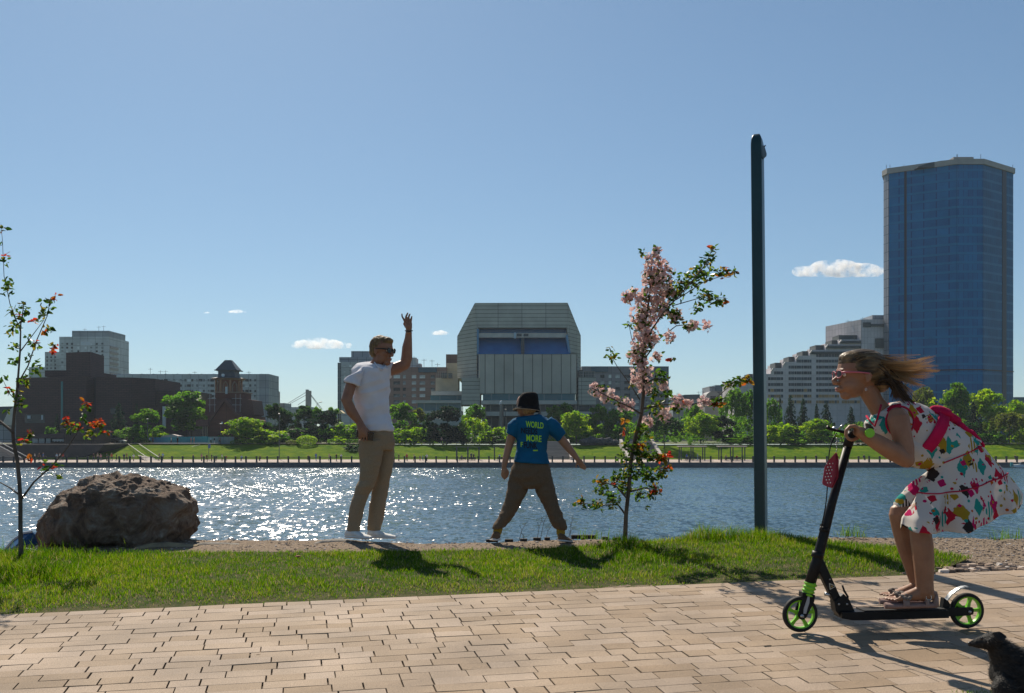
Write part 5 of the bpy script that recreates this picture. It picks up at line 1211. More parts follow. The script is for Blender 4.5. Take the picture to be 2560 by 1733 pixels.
FP = [
 ('person in grey seated at the far left in front of the shaded steps', 12, 230, 'grey', 'navy', 1), ('person in white seated beside the grey one before the shaded steps', 18, 230, 'white', 'navy', 1), ('person in pink seated closest to the sapling trunk', 28, 230, 'pink', 'grey', 1),
 ('person in a white top standing left of a brown clad one below the cafe', 87, 229, 'white', 'black', 0), ('person in brown below the cafe between a white and a blue top', 98, 229, 'brown', 'black', 0), ('person in a bright blue top below the cafe', 108, 229, 'blue', 'black', 0),
 ('person in light blue walking below the brown cafe wall', 142, 229, 'light blue', 'grey', 0), ('person in white walking below the brown cafe wall', 150, 228.4, 'white', 'grey', 0), ('person in red walking below the brown cafe wall', 157, 229.4, 'red', 'navy', 0),
 ('person in black at the left end of the crowd left of the ramp', 234, 228, 'black', 'navy', 0), ('person in beige in the crowd left of the ramp', 244, 228.5, 'beige', 'black', 0), ('person in pink in the crowd left of the ramp', 252, 228, 'pink', 'grey', 0),
 ('person in dark green in the crowd left of the ramp', 267, 227.5, 'green', 'black', 0), ('person in orange in the crowd left of the ramp', 279, 228.5, 'orange', 'navy', 0), ('person dressed all in black at the right of the crowd left of the ramp', 291, 227.5, 'black', 'black', 0),
 ('person in navy close to the foot of the ramp', 310, 227.8, 'navy', 'black', 0), ('person in red close to the foot of the ramp', 317, 228.4, 'red', 'black', 0), ('person in a white shirt right under the ramp', 334, 227, 'white', 'beige', 0),
 ('person in grey standing just right of the ramp foot', 398, 230, 'grey', 'black', 0), ('person in light blue standing just right of the ramp foot', 407, 230, 'light blue', 'navy', 0),
 ('person in black leaning at the railing below the left part of the church', 483, 224.5, 'black', 'black', 0), ('person in pink walking left of the blue sign post', 504, 227, 'pink', 'navy', 0), ('person in brown beside the blue sign post', 517, 226, 'brown', 'black', 0), ('stout person in black just right of the blue sign post', 529, 225.5, 'black', 'black', 0),
 ('person in green sitting right of the blue sign post', 541, 228, 'green', 'grey', 1), ('person in a white top below the right porch of the church', 555, 226.5, 'white', 'brown', 0), ('child in orange walking below the church porch', 566, 228, 'orange', 'grey', 0), ('person in light blue riding past right of the church', 604, 227, 'light blue', 'black', 1),
 ('person in brown seated below the small rounded shrub', 650, 228, 'brown', 'black', 1), ('person in black seated left of the one in bright blue', 771, 229, 'black', 'black', 1), ('person in a bright blue dress left of the man', 790, 228, 'blue', 'blue', 0),
 ('person in beige left of the knees of the man', 823, 228, 'beige', 'grey', 0), ('person in black at the railing left of the knees of the man', 841, 226, 'black', 'black', 0), ('person in white nearest to the left knee of the man', 853, 228, 'white', 'navy', 0),
 ('person in black first to the right of the man', 997, 226, 'black', 'black', 0), ('person in red walking second to the right of the man', 1017, 227, 'red', 'black', 0), ('person in beige walking right of the man', 1035, 227, 'beige', 'brown', 0), ('person in grey left of the child in blue', 1050, 228, 'grey', 'pink', 0),
 ('child in blue walking between two grown ups right of the man', 1057, 228, 'blue', 'blue', 0), ('tall person in white striding left of the first pergola', 1067, 227, 'white', 'black', 0),
 ('person in grey seated under the first pergola', 1154, 230, 'grey', 'black', 1), ('person in navy standing under the first pergola', 1178, 229, 'navy', 'black', 0), ('person in black standing under the first pergola', 1184, 228.6, 'black', 'navy', 0), ('person in a light blue robe at the railing left of the boy', 1249, 224.6, 'light blue', 'light blue', 0),
 ('person in a blue shirt left under the slatted pergola', 1717, 229, 'blue', 'black', 0), ('person in a light blue dress right under the slatted pergola', 1744, 228, 'light blue', 'light blue', 0), ('person in beige seated under the pergola beside the lamp pole', 1815, 230, 'beige', 'black', 1), ('person in red seated under the pergola beside the lamp pole', 1842, 230, 'red', 'navy', 1),
 ('person in black seated on the promenade behind the handlebar stem', 2040, 230, 'black', 'black', 1), ('person in navy seated on the promenade behind the forearm of the girl', 2160, 230, 'navy', 'black', 1), ('person in black seated left of the motor boat', 2538, 230, 'black', 'black', 1),
 ('person in white walking before the left end of the turquoise hoarding', 374, 255, 'white', 'black', 0), ('person in navy walking before the left end of the turquoise hoarding', 382, 255, 'navy', 'black', 0), ('person in white before the middle of the turquoise hoarding', 428, 255, 'white', 'black', 0), ('person in black before the middle of the turquoise hoarding', 444, 255, 'black', 'brown', 0),
 ('person in pink in the group before the right part of the turquoise hoarding', 478, 255, 'pink', 'beige', 0), ('person in beige in the group before the right part of the turquoise hoarding', 485, 254.6, 'beige', 'pink', 0), ('person in light blue before the grey end of the hoarding', 527, 255, 'light blue', 'black', 0), ('person in navy before the grey end of the hoarding', 536, 255, 'navy', 'white', 0), ('person in grey before the grey end of the hoarding, near the church wall', 549, 255, 'grey', 'black', 0),
 ('person in orange at the top of the ramp', 318, 254, 'orange', 'black', 0), ('person in black at the top of the ramp', 333, 254, 'black', 'black', 0),
 ('person in a white top strolling on the park path right of the man', 1036, 252, 'white', 'navy', 0), ('person in pink pushing a pram along the park path', 1104, 252, 'pink', 'black', 0), ('person in white beside the left elbow of the boy', 1268, 252.5, 'white', 'grey', 0),
]
for i, (lab, px, yy, tp, lw, st) in enumerate(FP):
    far_person(lab, px, yy, tp, lw, st, h=1.25 if 'child' in lab else 1.62 + .18 * ((i * 37) % 11) / 10, face=(i * 1.7) % 6.28 if not st else 0)
b = thing('pram', 'black pram pushed along the park path', 'pram', (X_(1113, 252), 252, TOP_Z + .2))
x, z = X_(1113, 252), TOP_Z + .2
MB().prism([(x - .45, z + .55), (x + .4, z + .5), (x + .5, z + .95), (x + .1, z + 1.15), (x - .1, z + .8), (x - .5, z + .8)], 251.7, 252.3).build('carrycot', IRON, b)
MB().beam((x - .5, 252, z + .8), (x - .85, 252, z + 1.0), .05, .05).beam((x - .35, 252, z + .2), (x + .3, 252, z + .6), .05, .05).build('frame', IRON, b)
for sx in (-.4, .4): MB().lathe((x + sx, 251.75, z + .2), [(.2, 0), (.2, .06)], 12, axis='Y').build('wheel', IRON, b)
# ================================================================== boulder at the river edge
RD = 8.95
outl = [(104, 1372), (105, 1350), (107, 1305), (112, 1276), (124, 1262), (136, 1252), (146, 1238), (158, 1227), (176, 1224), (193, 1211), (229, 1192), (275, 1183), (300, 1187), (332, 1184), (386, 1195), (440, 1213), (469, 1228), (487, 1256), (491, 1294), (480, 1322), (474, 1352), (468, 1372), (380, 1380), (280, 1384), (180, 1384)]
rc = P(297, 1300, RD); oc = [(P(x, y, RD) - rc) for x, y in outl]
ang = np.array([math.atan2(v.z, v.x) for v in oc]); rad = np.array([math.hypot(v.x, v.z) for v in oc]); k = np.argsort(ang); ang, rad = ang[k], rad[k]
bm = bmesh.new(); bmesh.ops.create_icosphere(bm, subdivisions=7, radius=1)
for v in bm.verts:
    n = v.co.normalized(); th = math.atan2(n.z, n.x); rr = float(np.interp(th, ang, rad, period=2 * math.pi)); q = math.hypot(n.x, n.z)
    f = rr * q ** .75
    p = Vector((math.cos(th) * f, n.y * .56 * (abs(n.y) ** -.12 if abs(n.y) > 1e-3 else 1), math.sin(th) * f))
    s = p * 1.0
    d = .045 * mnoise.noise(s * 2.6 + Vector((3, 1, 7))) + .060 * mnoise.ridged_multi_fractal(s * 3.6, .9, 2.1, 6, 1.0, 2.0) * .7 - .050 + .016 * mnoise.noise(s * 9) + .007 * mnoise.turbulence(s * 17, 4, True)
    vd = mnoise.voronoi(s * 3.4 + Vector((1, 5, 2)))[0]; d += .085 * (vd[1] - vd[0]) - .055
    v.co = p + n * d * (1 if q > .25 else .8)
me = bpy.data.meshes.new('boulder'); bm.to_mesh(me); bm.free()
bmx = bpy.data.materials.new('boulder_stone'); bmx.use_nodes = True; t = bmx.node_tree; b = t.nodes['Principled BSDF']; b.inputs['Roughness'].default_value = .85; b.inputs['Specular IOR Level'].default_value = .25
tc = t.nodes.new('ShaderNodeTexCoord')
def nse(sc, det, rough=.6, dist=0):
    n = t.nodes.new('ShaderNodeTexNoise'); n.inputs['Scale'].default_value = sc; n.inputs['Detail'].default_value = det; n.inputs['Roughness'].default_value = rough; n.inputs['Distortion'].default_value = dist
    t.links.new(tc.outputs['Object'], n.inputs['Vector']); return n
r = t.nodes.new('ShaderNodeValToRGB'); e = r.color_ramp.elements; e[0].position = .28; e[0].color = (.060, .046, .036, 1); e[1].position = .72; e[1].color = (.66, .57, .47, 1)
for p_, c_ in ((.42, (.17, .115, .082)), (.52, (.27, .185, .13)), (.62, (.36, .30, .24))): q = e.new(p_); q.color = (*c_, 1)
t.links.new(nse(4.5, 10, .72, 1.2).outputs['Fac'], r.inputs[0]); t.links.new(r.outputs[0], b.inputs['Base Color'])
bp = t.nodes.new('ShaderNodeBump'); bp.inputs['Distance'].default_value = .07; t.links.new(nse(17, 12, .78, .4).outputs['Fac'], bp.inputs['Height']); t.links.new(bp.outputs[0], b.inputs['Normal'])
o = finish('boulder', me, bmx, smooth=True); o.location = rc; tag(o, 'huge reddish brown boulder lying on the river edge left of the man', 'boulder')

# geotextile scraps along the edge, blue boat bow, dark edging pieces
GT = mat('geotextile', (.36, .28, .16), (.22, .17, .11), scale=9, rough=1, bump=.01)
GT2 = mat('geotextile_grey', (.30, .27, .23), (.2, .18, .15), scale=9, rough=1, bump=.01)
def scrap(label, pts, m, th=.05):
    """crumpled strip of fabric lying along the bank edge: pts are (px, py of crest, py of base)"""
    VV = []; n = len(pts)
    for i, (px, y0, y1) in enumerate(pts):
        g = G(px, y1); h = (y1 - y0) / FPX * g.y
        for j in range(6):
            f = j / 5; VV.append((g.x + .02 * nz(i * 3.1, j, 1, 60), g.y + th * (f * 2.2) + .012 * nz(i, j * 2.3, .7, 61), gravel_h(g.x, g.y) - .02 + h * math.sin(math.pi * min(.98, f * .9 + .02)) * 1.02))
    FF = [(i * 6 + j, (i + 1) * 6 + j, (i + 1) * 6 + j + 1, i * 6 + j + 1) for i in range(n - 1) for j in range(5)]
    o = mesh_obj('fabric_scrap', VV, FF, m, smooth=True); s_ = o.modifiers.new('s', 'SUBSURF'); s_.levels = s_.render_levels = 2
    so_ = o.modifiers.new('t', 'SOLIDIFY'); so_.thickness = .006
    tag(o, label, 'fabric', 'scraps of ground fabric along the bank edge')
scrap('yellowish crumpled ground fabric at the right foot of the boulder', [(306, 1371, 1372), (330, 1364, 1370), (350, 1356, 1367), (372, 1352, 1365), (395, 1353, 1364), (412, 1350, 1363), (432, 1352, 1362), (452, 1353, 1361), (476, 1356, 1361), (492, 1359, 1361)], GT)
scrap('grey strip of ground fabric right of the yellowish one', [(478, 1357, 1360), (496, 1353, 1358), (520, 1351, 1356), (545, 1352, 1355), (575, 1351, 1353), (600, 1352, 1353)], GT2)
scrap('low hump of grey ground fabric at the heel of the man', [(784, 1350, 1352), (800, 1345, 1351), (815, 1343, 1350), (832, 1344, 1350), (850, 1343, 1350), (865, 1347, 1350), (880, 1349, 1350)], GT2)
ED = mat('dark_edging', (.022, .020, .018), (.05, .045, .04), scale=10, rough=.9)
for i, (x0, x1, y) in enumerate(((1215, 1245, 1349), (1262, 1283, 1348.5), (1300, 1318, 1348.5), (1333, 1352, 1348.5), (1361, 1375, 1348), (1428, 1490, 1344.5), (1452, 1462, 1347), (1505, 1520, 1347), (1534, 1552, 1346.5))):
    a_, c_ = G(x0, y), G(x1, y); z = gravel_h(a_.x, a_.y)
    MB2 = MB().box(a_.x, c_.x, a_.y - .02, a_.y + .03, z - .02, z + .005 + (.010 if i == 5 else 0))
    o = MB2.build('edging_piece', ED, bevel=.004); tag(o, ('black edging scrap at the bank edge, %s' % ('left of the left shoe of the boy', 'first right of the left shoe of the boy', 'second right of the left shoe of the boy', 'third right of the left shoe of the boy', 'just left of the right shoe of the boy', 'the long one right of the boy', 'stub under the long one right of the boy', 'left of the blossoming tree', 'touching the blossoming tree')[i]), 'edging', 'black edging scraps along the river edge')
# bow of a blue boat pulled up at the bank
BB = mat('boat_blue', (.010, .060, .15), (.016, .085, .20), scale=4, rough=.35)
b = thing('blue_boat', 'deep blue boat bow with a pale rim just left of the boulder', 'boat', G(60, 1376))
Yb = 8.9
prof = [(6, 1381), (20, 1366), (32, 1352), (48, 1340), (60, 1333), (80, 1330), (92, 1340), (100, 1350), (106, 1358), (96, 1365), (86, 1371), (70, 1374), (40, 1392), (6, 1392)]
A_ = [P(x, y, Yb) for x, y in prof]; B2 = [v + Vector((.08, .55, -.10)) for v in A_]
n = len(A_); cA = sum(A_, Vector()) / n + Vector((0, -.16, 0))
MB().add(A_ + B2 + [cA], [(i, (i + 1) % n, n + (i + 1) % n, n + i)[::-1] for i in range(n)] + [(i, 2 * n, (i + 1) % n)[::-1] for i in range(n)] + [tuple(range(n, 2 * n))]).build('hull', BB, b, smooth=False)
MB().tube([P(x, y - .6, Yb - .01) for x, y in prof[:6]], .012, 8).build('rim', mat('boat_rim', (.42, .47, .52), rough=.4), b)
MB().tube([P(x, y, Yb - .03) for x, y in ((108, 1358), (98, 1364), (84, 1371))], .010, 8).build('rim', mat('boat_rim', (.42, .47, .52)), b)

# ================================================================== lamp pole
LPM = mat('pole_paint', (.006, .030, .034), (.009, .040, .045), scale=6, rough=.35, spec=.5)
PY = 9.2; base = Vector((X_(1903, PY), PY, gz(PY) - .05))
b = thing('lamp_pole', 'tall dark teal square lamp pole with a rounded top standing in the grass', 'lamp pole', base)
top = P(1893.5, 366, PY)
def rsec(w_, r_, n=5, h_=None):
    h_ = h_ or w_
    out = []
    for cx, cy, a0 in ((w_ - r_, h_ - r_, 0), (-w_ + r_, h_ - r_, 90), (-w_ + r_, -h_ + r_, 180), (w_ - r_, -h_ + r_, 270)):
        for k in range(n + 1): a = R(a0 + 90 * k / n); out.append((cx + r_ * math.cos(a), cy + r_ * math.sin(a)))
    return out
rot = R(-21); VV = []; hs = [(0, 1), (1, 1), (1 + .012, .93), (1 + .021, .78), (1 + .027, .55), (1 + .029, .2)]
sec = rsec(.049, .016, h_=.105); ns = len(sec); ax = top - base
for f, s_ in hs:
    c = base + ax * f
    for (x, y) in sec: VV.append((c.x + (x * math.cos(rot) - y * math.sin(rot)) * s_, c.y + (x * math.sin(rot) + y * math.cos(rot)) * s_, c.z))
FF = [(i * ns + k, i * ns + (k + 1) % ns, (i + 1) * ns + (k + 1) % ns, (i + 1) * ns + k) for i in range(len(hs) - 1) for k in range(ns)] + [tuple((len(hs) - 1) * ns + k for k in range(ns))]
o = mesh_obj('pole', VV, FF, LPM, b, smooth=True); e_ = o.modifiers.new('e', 'EDGE_SPLIT'); e_.split_angle = R(50)
fx = MB(); q0 = P(1908, 362, PY - .01)
fx.add([P(1906, 364, PY - .06), P(1911, 364, PY - .02), P(1917, 385, PY - .03), P(1916, 391, PY - .05), P(1909, 398, PY - .08), P(1906, 392, PY - .1), P(1906, 364, PY + .05), P(1911, 364, PY + .06), P(1917, 385, PY + .07), P(1916, 391, PY + .06), P(1909, 398, PY + .05), P(1906, 392, PY + .05)], [(0, 5, 4, 3, 2, 1), (6, 7, 8, 9, 10, 11), (0, 1, 7, 6), (1, 2, 8, 7), (2, 3, 9, 8), (3, 4, 10, 9), (4, 5, 11, 10), (5, 0, 6, 11)])
fx.build('luminaire', mat('luminaire_grey', (.10, .13, .14), rough=.4), b)
MB().tube([P(1911, 366, PY - .04), P(1914, 364, PY - .05)], .006, 6).build('bracket', IRON, b)

# ================================================================== young trees
BK2 = mat('sapling_bark', (.070, .055, .042), (.13, .105, .085), scale=25, rough=.9, bump=.003, stretch=(1, 1, .25))
LEAF = leaf_mat('crab_leaf', [(0, (.018, .040, .010)), (.45, (.042, .075, .015)), (.68, (.075, .095, .018)), (.80, (.22, .075, .018)), (.9, (.34, .05, .02)), (1, (.38, .03, .025))],
                [(0, (.020, .07, .010)), (.45, (.09, .20, .015)), (.68, (.26, .34, .03)), (.80, (.50, .17, .02)), (.9, (.60, .07, .02)), (1, (.62, .04, .03))], tfac=.5, rough=.32)
PETAL = leaf_mat('petal', [(0, (.64, .40, .40)), (.6, (.76, .57, .54)), (1, (.84, .72, .68))], [(0, (.62, .36, .34)), (1, (.78, .60, .54))], tfac=.45, rough=.6)
def limb(mb, px, D, seg=8, lean=0.0):
    """px: (x, y, radius px, depth offset)"""
    mb.tube([P(x, y, D + dy + lean * (1340 - y) / 700) for x, y, r_, dy in px], [r_ * D / FPX for x, y, r_, dy in px], seg)
def folded_leaves(cen, size, tint, name, m, parent, droop=.3):
    n = len(cen); u = rng.normal(size=(n, 3)); u[:, 2] = u[:, 2] * .6 - droop; u /= np.linalg.norm(u, axis=1)[:, None]
    a = rng.normal(size=(n, 3)); v = np.cross(u, a); v /= np.linalg.norm(v, axis=1)[:, None]; w_ = np.cross(u, v)
    s = size[:, None]; f = rng.uniform(.05, .3, n)[:, None]
    q = [cen, cen + u * s * .35 + v * s * .27 + w_ * s * f * .5, cen + u * s * .72 + v * s * .20 + w_ * s * f * .3, cen + u * s * 1.02 - w_ * s * .05, cen + u * s * .72 - v * s * .20 + w_ * s * f * .3, cen + u * s * .35 - v * s * .27 + w_ * s * f * .5, cen + u * s * .45 - w_ * s * .02]
    V = np.stack(q, 1).reshape(-1, 3); i = np.arange(n)[:, None] * 7
    F = np.concatenate([i + [0, 6, 2, 1], i + [6, 3, 2, 2], i + [0, 5, 4, 6], i + [6, 4, 3, 3]])
    me = bpy.data.meshes.new(name); FT = []
    F4 = np.concatenate([i + [0, 6, 2, 1], i + [0, 5, 4, 6]]); F3 = np.concatenate([i + [6, 3, 2], i + [6, 4, 3]])
    me.from_pydata(V.tolist(), [], F4.tolist() + F3.tolist()); me.update()
    at = me.attributes.new('tint', 'FLOAT', 'POINT'); at.data.foreach_set('value', np.repeat(tint, 7).astype(np.float32))
    return finish(name, me, m, parent)
def flowers(cen, size, tint, parent):
    VV = []; FF = []; T = []
    for c, s, tn in zip(cen, size, tint):
        u = rng.normal(size=3); u /= np.linalg.norm(u); a = np.cross(u, rng.normal(size=3)); a /= np.linalg.norm(a); b_ = np.cross(u, a)
        for k in range(5):
            an = 1.2566 * k; d = a * math.cos(an) + b_ * math.sin(an); e_ = -a * math.sin(an) + b_ * math.cos(an); n = len(VV)
            VV += [c, c + d * s * .32 + e_ * s * .22 + u * s * .10, c + d * s * .56 + u * s * .2, c + d * s * .32 - e_ * s * .22 + u * s * .10]; FF.append((n, n + 1, n + 2, n + 3)); T += [tn] * 4
    return np_obj('blossom', np.array(VV), np.array(FF), PETAL, parent, col=np.array(T))
def scatter(clusters, D, dens, lo, hi, lean=0.0):
    """clusters: (px, py, r px, ...)"""
    C_ = []; S_ = []
    for cl in clusters:
        x, y, r_ = cl[:3]; n = max(3, int(dens * (r_ / 10) ** 2))
        d = rng.normal(size=(n, 3)); d /= np.linalg.norm(d, axis=1)[:, None]; d *= (rng.uniform(0, 1, n) ** .45)[:, None] * r_ * D / FPX
        c = np.array(P(x, y, D + (cl[3] if len(cl) > 3 else 0) + lean * (1340 - y) / 700)); C_.append(c + d); S_.append(rng.uniform(lo, hi, n))
    return np.concatenate(C_), np.concatenate(S_)
# -- blossoming crab apple
TD = 8.76
b = thing('blossoming_tree', 'slender young tree with pink blossom and reddish leaves beside the boy', 'tree', G(1562, 1353))
tr = MB()
limb(tr, [(1562, 1372, 7, 0), (1563, 1340, 6, 0), (1565, 1287, 5.2, 0), (1573, 1211, 5, 0), (1576, 1160, 4.8, .01), (1587, 1100, 4.6, .02), (1604, 1035, 4.3, .02), (1610, 966, 4, .0), (1606, 900, 3.3, -.02), (1612, 820, 2.8, 0), (1622, 753, 2.3, 0), (1628, 690, 1.8, 0), (1630, 640, 1.0, 0)], TD, 10, -.72)
for br in ([(1566, 1290, 3, 0), (1545, 1262, 2.4, .05), (1505, 1263, 1.6, .08), (1450, 1258, 1, .1)], [(1570, 1250, 2.5, 0), (1540, 1215, 1.8, -.1), (1505, 1205, 1.2, -.15)], [(1573, 1230, 2.5, 0), (1610, 1220, 1.8, -.06), (1650, 1226, 1, -.1)], [(1577, 1180, 2.5, 0), (1610, 1180, 2, .1), (1660, 1170, 1, .15)], [(1590, 1100, 2.6, 0), (1610, 1075, 2, .05), (1630, 1050, 1.2, .1)],
           [(1603, 1035, 2.5, 0), (1575, 1018, 2, -.1), (1520, 992, 1.6, -.15), (1480, 970, 1, -.2)], [(1606, 1022, 2.6, 0), (1660, 1012, 2, .1), (1730, 1012, 1.5, .15), (1790, 995, 1.2, .18), (1845, 948, .9, .2), (1872, 945, .6, .2)], [(1600, 1000, 1.6, 0), (1575, 960, 1.2, .05), (1545, 920, 1, .1), (1525, 885, .7, .1)], [(1612, 960, 2, 0), (1640, 945, 1.6, -.1), (1665, 955, 1, -.15)],
           [(1610, 900, 2, 0), (1645, 850, 1.7, .1), (1690, 815, 1.3, .15), (1730, 810, 1, .2), (1768, 815, .7, .2)], [(1612, 850, 2.2, 0), (1660, 780, 2, -.1), (1720, 715, 1.6, -.15), (1765, 660, 1.2, -.2), (1782, 620, .7, -.2)], [(1690, 750, 1.4, -.13), (1760, 705, 1.1, -.1), (1835, 680, .7, -.1)], [(1680, 765, 1.3, -.1), (1750, 745, 1, 0), (1815, 745, .6, .05)], [(1622, 753, 1.5, 0), (1590, 735, 1.2, .1), (1568, 735, .7, .15)], [(1630, 690, 1.3, 0), (1615, 645, 1, .05), (1604, 630, .6, .1)], [(1606, 880, 1.5, 0), (1580, 850, 1, .1), (1572, 810, .7, .1)]):
    limb(tr, br, TD, 6, -.72)
CRAB = tr
LV = [(1505, 1215, 26), (1492, 1262, 18), (1452, 1256, 16), (1532, 1250, 24), (1560, 1215, 22), (1578, 1180, 26), (1620, 1186, 26), (1655, 1180, 20), (1600, 1232, 20), (1635, 1228, 20), (1560, 1145, 16), (1600, 1122, 24), (1570, 1118, 18), (1630, 1140, 18), (1545, 1190, 18), (1600, 1150, 20), (1650, 1145, 12), (1620, 1090, 10), (1615, 1270, 6), (1785, 1010, 12), (1822, 962, 15), (1850, 950, 14), (1800, 1000, 10), (1870, 945, 8), (1690, 724, 26), (1722, 702, 28), (1752, 682, 24), (1770, 652, 19), (1782, 626, 10), (1802, 682, 16), (1835, 680, 9), (1762, 742, 22), (1792, 752, 15), (1812, 746, 8), (1690, 790, 18), (1670, 770, 20), (1740, 770, 14), (1528, 890, 14), (1525, 870, 6), (1650, 942, 20), (1668, 985, 14), (1682, 897, 6), (1640, 1020, 20), (1690, 1020, 14), (1600, 1075, 14), (1572, 812, 9), (1605, 632, 9), (1550, 1005, 10), (1510, 965, 8), (1640, 700, 18), (1610, 780, 16), (1600, 880, 16), (1720, 815, 14), (1632, 980, 16), (1580, 960, 6), (1640, 625, 10)]
PK = [(1488, 975, 20), (1520, 990, 20), (1555, 1008, 20), (1575, 1012, 14), (1660, 1038, 19), (1692, 1006, 20), (1718, 1008, 15), (1760, 1006, 17), (1622, 1052, 16), (1612, 965, 22), (1604, 925, 28), (1592, 892, 25), (1602, 862, 26), (1610, 822, 30), (1605, 790, 30), (1640, 772, 32), (1602, 742, 22), (1642, 722, 36), (1578, 735, 18), (1566, 742, 13), (1655, 685, 33), (1630, 652, 24), (1640, 628, 14), (1690, 792, 20), (1730, 817, 16), (1766, 816, 14), (1672, 842, 17), (1660, 966, 15), (1640, 890, 16), (1625, 690, 24), (1670, 735, 22), (1590, 950, 14), (1630, 845, 20), (1575, 752, 10)]
rt = random.Random(4)
for x, y, r_ in LV + PK:
    for k in range(3):
        a = rt.uniform(0, 6.28); L = r_ * rt.uniform(.5, 1.0)
        limb(CRAB, [(x - math.cos(a) * L * .5, y + 4 - math.sin(a) * L * .3, .8, 0), (x + math.cos(a) * L * .2, y - math.sin(a) * L * .3, .6, rt.uniform(-.03, .03)), (x + math.cos(a) * L, y - math.sin(a) * L, .35, rt.uniform(-.06, .06))], TD, 4, -.72)
CRAB.build('trunk', BK2, b, smooth=True)
c, s = scatter(LV, TD, 14, .028, .054, -.72); tint = np.clip(rng.normal(.42, .22, len(c)), 0, .74)
c2, s2 = scatter([q for q in PK if q[2] > 15], TD, 3, .03, .052, -.72); c = np.concatenate([c, c2]); s = np.concatenate([s, s2]); tint = np.concatenate([tint, np.clip(rng.normal(.35, .2, len(c2)), 0, .7)])
redc, reds = scatter([(1455, 1250, 7), (1655, 1145, 12), (1665, 1135, 8), (1668, 1165, 7), (1640, 1225, 6), (1648, 1228, 5), (1600, 1110, 8), (1505, 1203, 8), (1535, 1200, 6), (1782, 618, 5), (1835, 682, 6), (1808, 690, 6), (1682, 897, 4), (1870, 942, 7), (1872, 955, 7), (1790, 1008, 8), (1815, 668, 4), (1720, 1002, 5), (1560, 1052, 6), (1625, 1232, 6), (1560, 1075, 6), (1812, 755, 6)], TD, 14, .045, .075, -.72)
c = np.concatenate([c, redc]); s = np.concatenate([s, reds]); tint = np.concatenate([tint, rng.uniform(.72, .95, len(redc))])
folded_leaves(c, s, tint, 'foliage', LEAF, b)
c, s = scatter(PK, TD, 12, .027, .043, -.72); flowers(c, s, rng.uniform(0, 1, len(c)), b)
# -- red tipped sapling at the left edge
SD = 7.8
b = thing('red_tipped_sapling', 'thin sapling with sparse green leaves and scarlet tips at the left edge', 'tree', G(52, 1402))
tr = MB()
limb(tr, [(54, 1418, 7.5, 0), (53, 1395, 6.2, 0), (51, 1320, 5.2, 0), (51, 1250, 5, 0), (48, 1200, 4.8, 0), (43, 1150, 4.6, 0), (34, 1105, 4.4, .01), (32, 1078, 4.2, .02), (36, 1030, 3.4, .02), (44, 960, 2.8, 0), (50, 880, 2.2, -.02), (52, 810, 1.6, 0), (60, 760, 1, 0)], SD, 10)
for br in ([(33, 1082, 3.6, 0), (20, 1070, 3.4, .05), (-5, 1050, 3, .1), (-60, 1010, 2, .2)], [(52, 1250, 3, 0), (85, 1205, 2.2, -.05), (130, 1165, 1.9, -.1), (168, 1120, 1.6, -.12), (190, 1085, 1.3, -.12), (205, 1060, .9, -.12), (212, 1015, .6, -.12)], [(200, 1070, .8, -.12), (235, 1072, .6, -.14), (262, 1075, .4, -.14)], [(195, 1078, .8, -.12), (178, 1065, .6, -.1), (165, 1045, .4, -.1)], [(49, 1238, 2.4, 0), (25, 1220, 1.8, .05), (-20, 1195, 1, .1)], [(44, 960, 2, 0), (70, 915, 1.6, .06), (92, 850, 1.3, .1), (118, 790, 1, .1), (126, 745, .6, .1)], [(50, 880, 1.6, 0), (80, 840, 1, -.08), (110, 800, .6, -.1)], [(52, 830, 1.4, 0), (25, 760, 1, .1), (10, 690, .8, .12), (6, 600, .6, .12), (2, 560, .4, .12)], [(40, 1000, 1.5, 0), (24, 985, 1, .05), (5, 945, .6, .1)], [(118, 1178, .9, -.1), (108, 1150, .5, -.1)], [(30, 1100, 1, 0), (55, 1095, .7, -.05), (75, 1080, .5, -.06)], [(126, 1170, .8, -.1), (142, 1185, .4, -.12)]):
    limb(tr, br, SD, 6)
tr.build('trunk', BK2, b, smooth=True)
LV = [(6, 571, 9), (11, 649, 13), (20, 706, 15), (14, 730, 12), (34, 780, 13), (63, 769, 16), (34, 822, 18), (50, 800, 14), (114, 775, 15), (126, 752, 10), (103, 793, 12), (120, 822, 13), (135, 862, 9), (86, 862, 14), (34, 866, 14), (69, 890, 12), (34, 906, 13), (91, 925, 14), (63, 953, 15), (23, 977, 9), (51, 1010, 14), (20, 1026, 8), (45, 985, 12), (90, 905, 10), (10, 945, 9), (74, 1084, 10), (57, 1103, 10), (172, 1072, 13), (206, 1045, 12), (214, 1018, 10), (212, 1084, 13), (246, 1068, 10), (263, 1080, 9), (190, 1065, 12), (230, 1080, 11), (160, 1060, 8), (109, 1176, 8), (140, 1188, 8), (104, 1155, 6), (150, 1160, 5), (70, 840, 9), (105, 750, 9), (3, 605, 6)]
c, s = scatter(LV, SD, 9, .030, .056); tint = np.clip(rng.normal(.42, .22, len(c)), 0, .72)
redc, reds = scatter([(6, 571, 5), (16, 635, 5), (140, 738, 6), (139, 745, 4), (137, 866, 7), (130, 880, 6), (25, 975, 6), (80, 800, 6), (45, 785, 6), (72, 1082, 6), (62, 1095, 5), (214, 1008, 8), (166, 1045, 8), (170, 1058, 6), (252, 1055, 10), (232, 1057, 7), (270, 1082, 5), (70, 1148, 5), (78, 1146, 4), (139, 1168, 4), (130, 1170, 3), (105, 1165, 4), (200, 1068, 5), (115, 830, 6), (88, 855, 5)], SD, 18, .030, .052)
c = np.concatenate([c, redc]); s = np.concatenate([s, reds]); tint = np.concatenate([tint, rng.uniform(.78, 1, len(redc))])
folded_leaves(c, s, tint, 'foliage', LEAF, b)
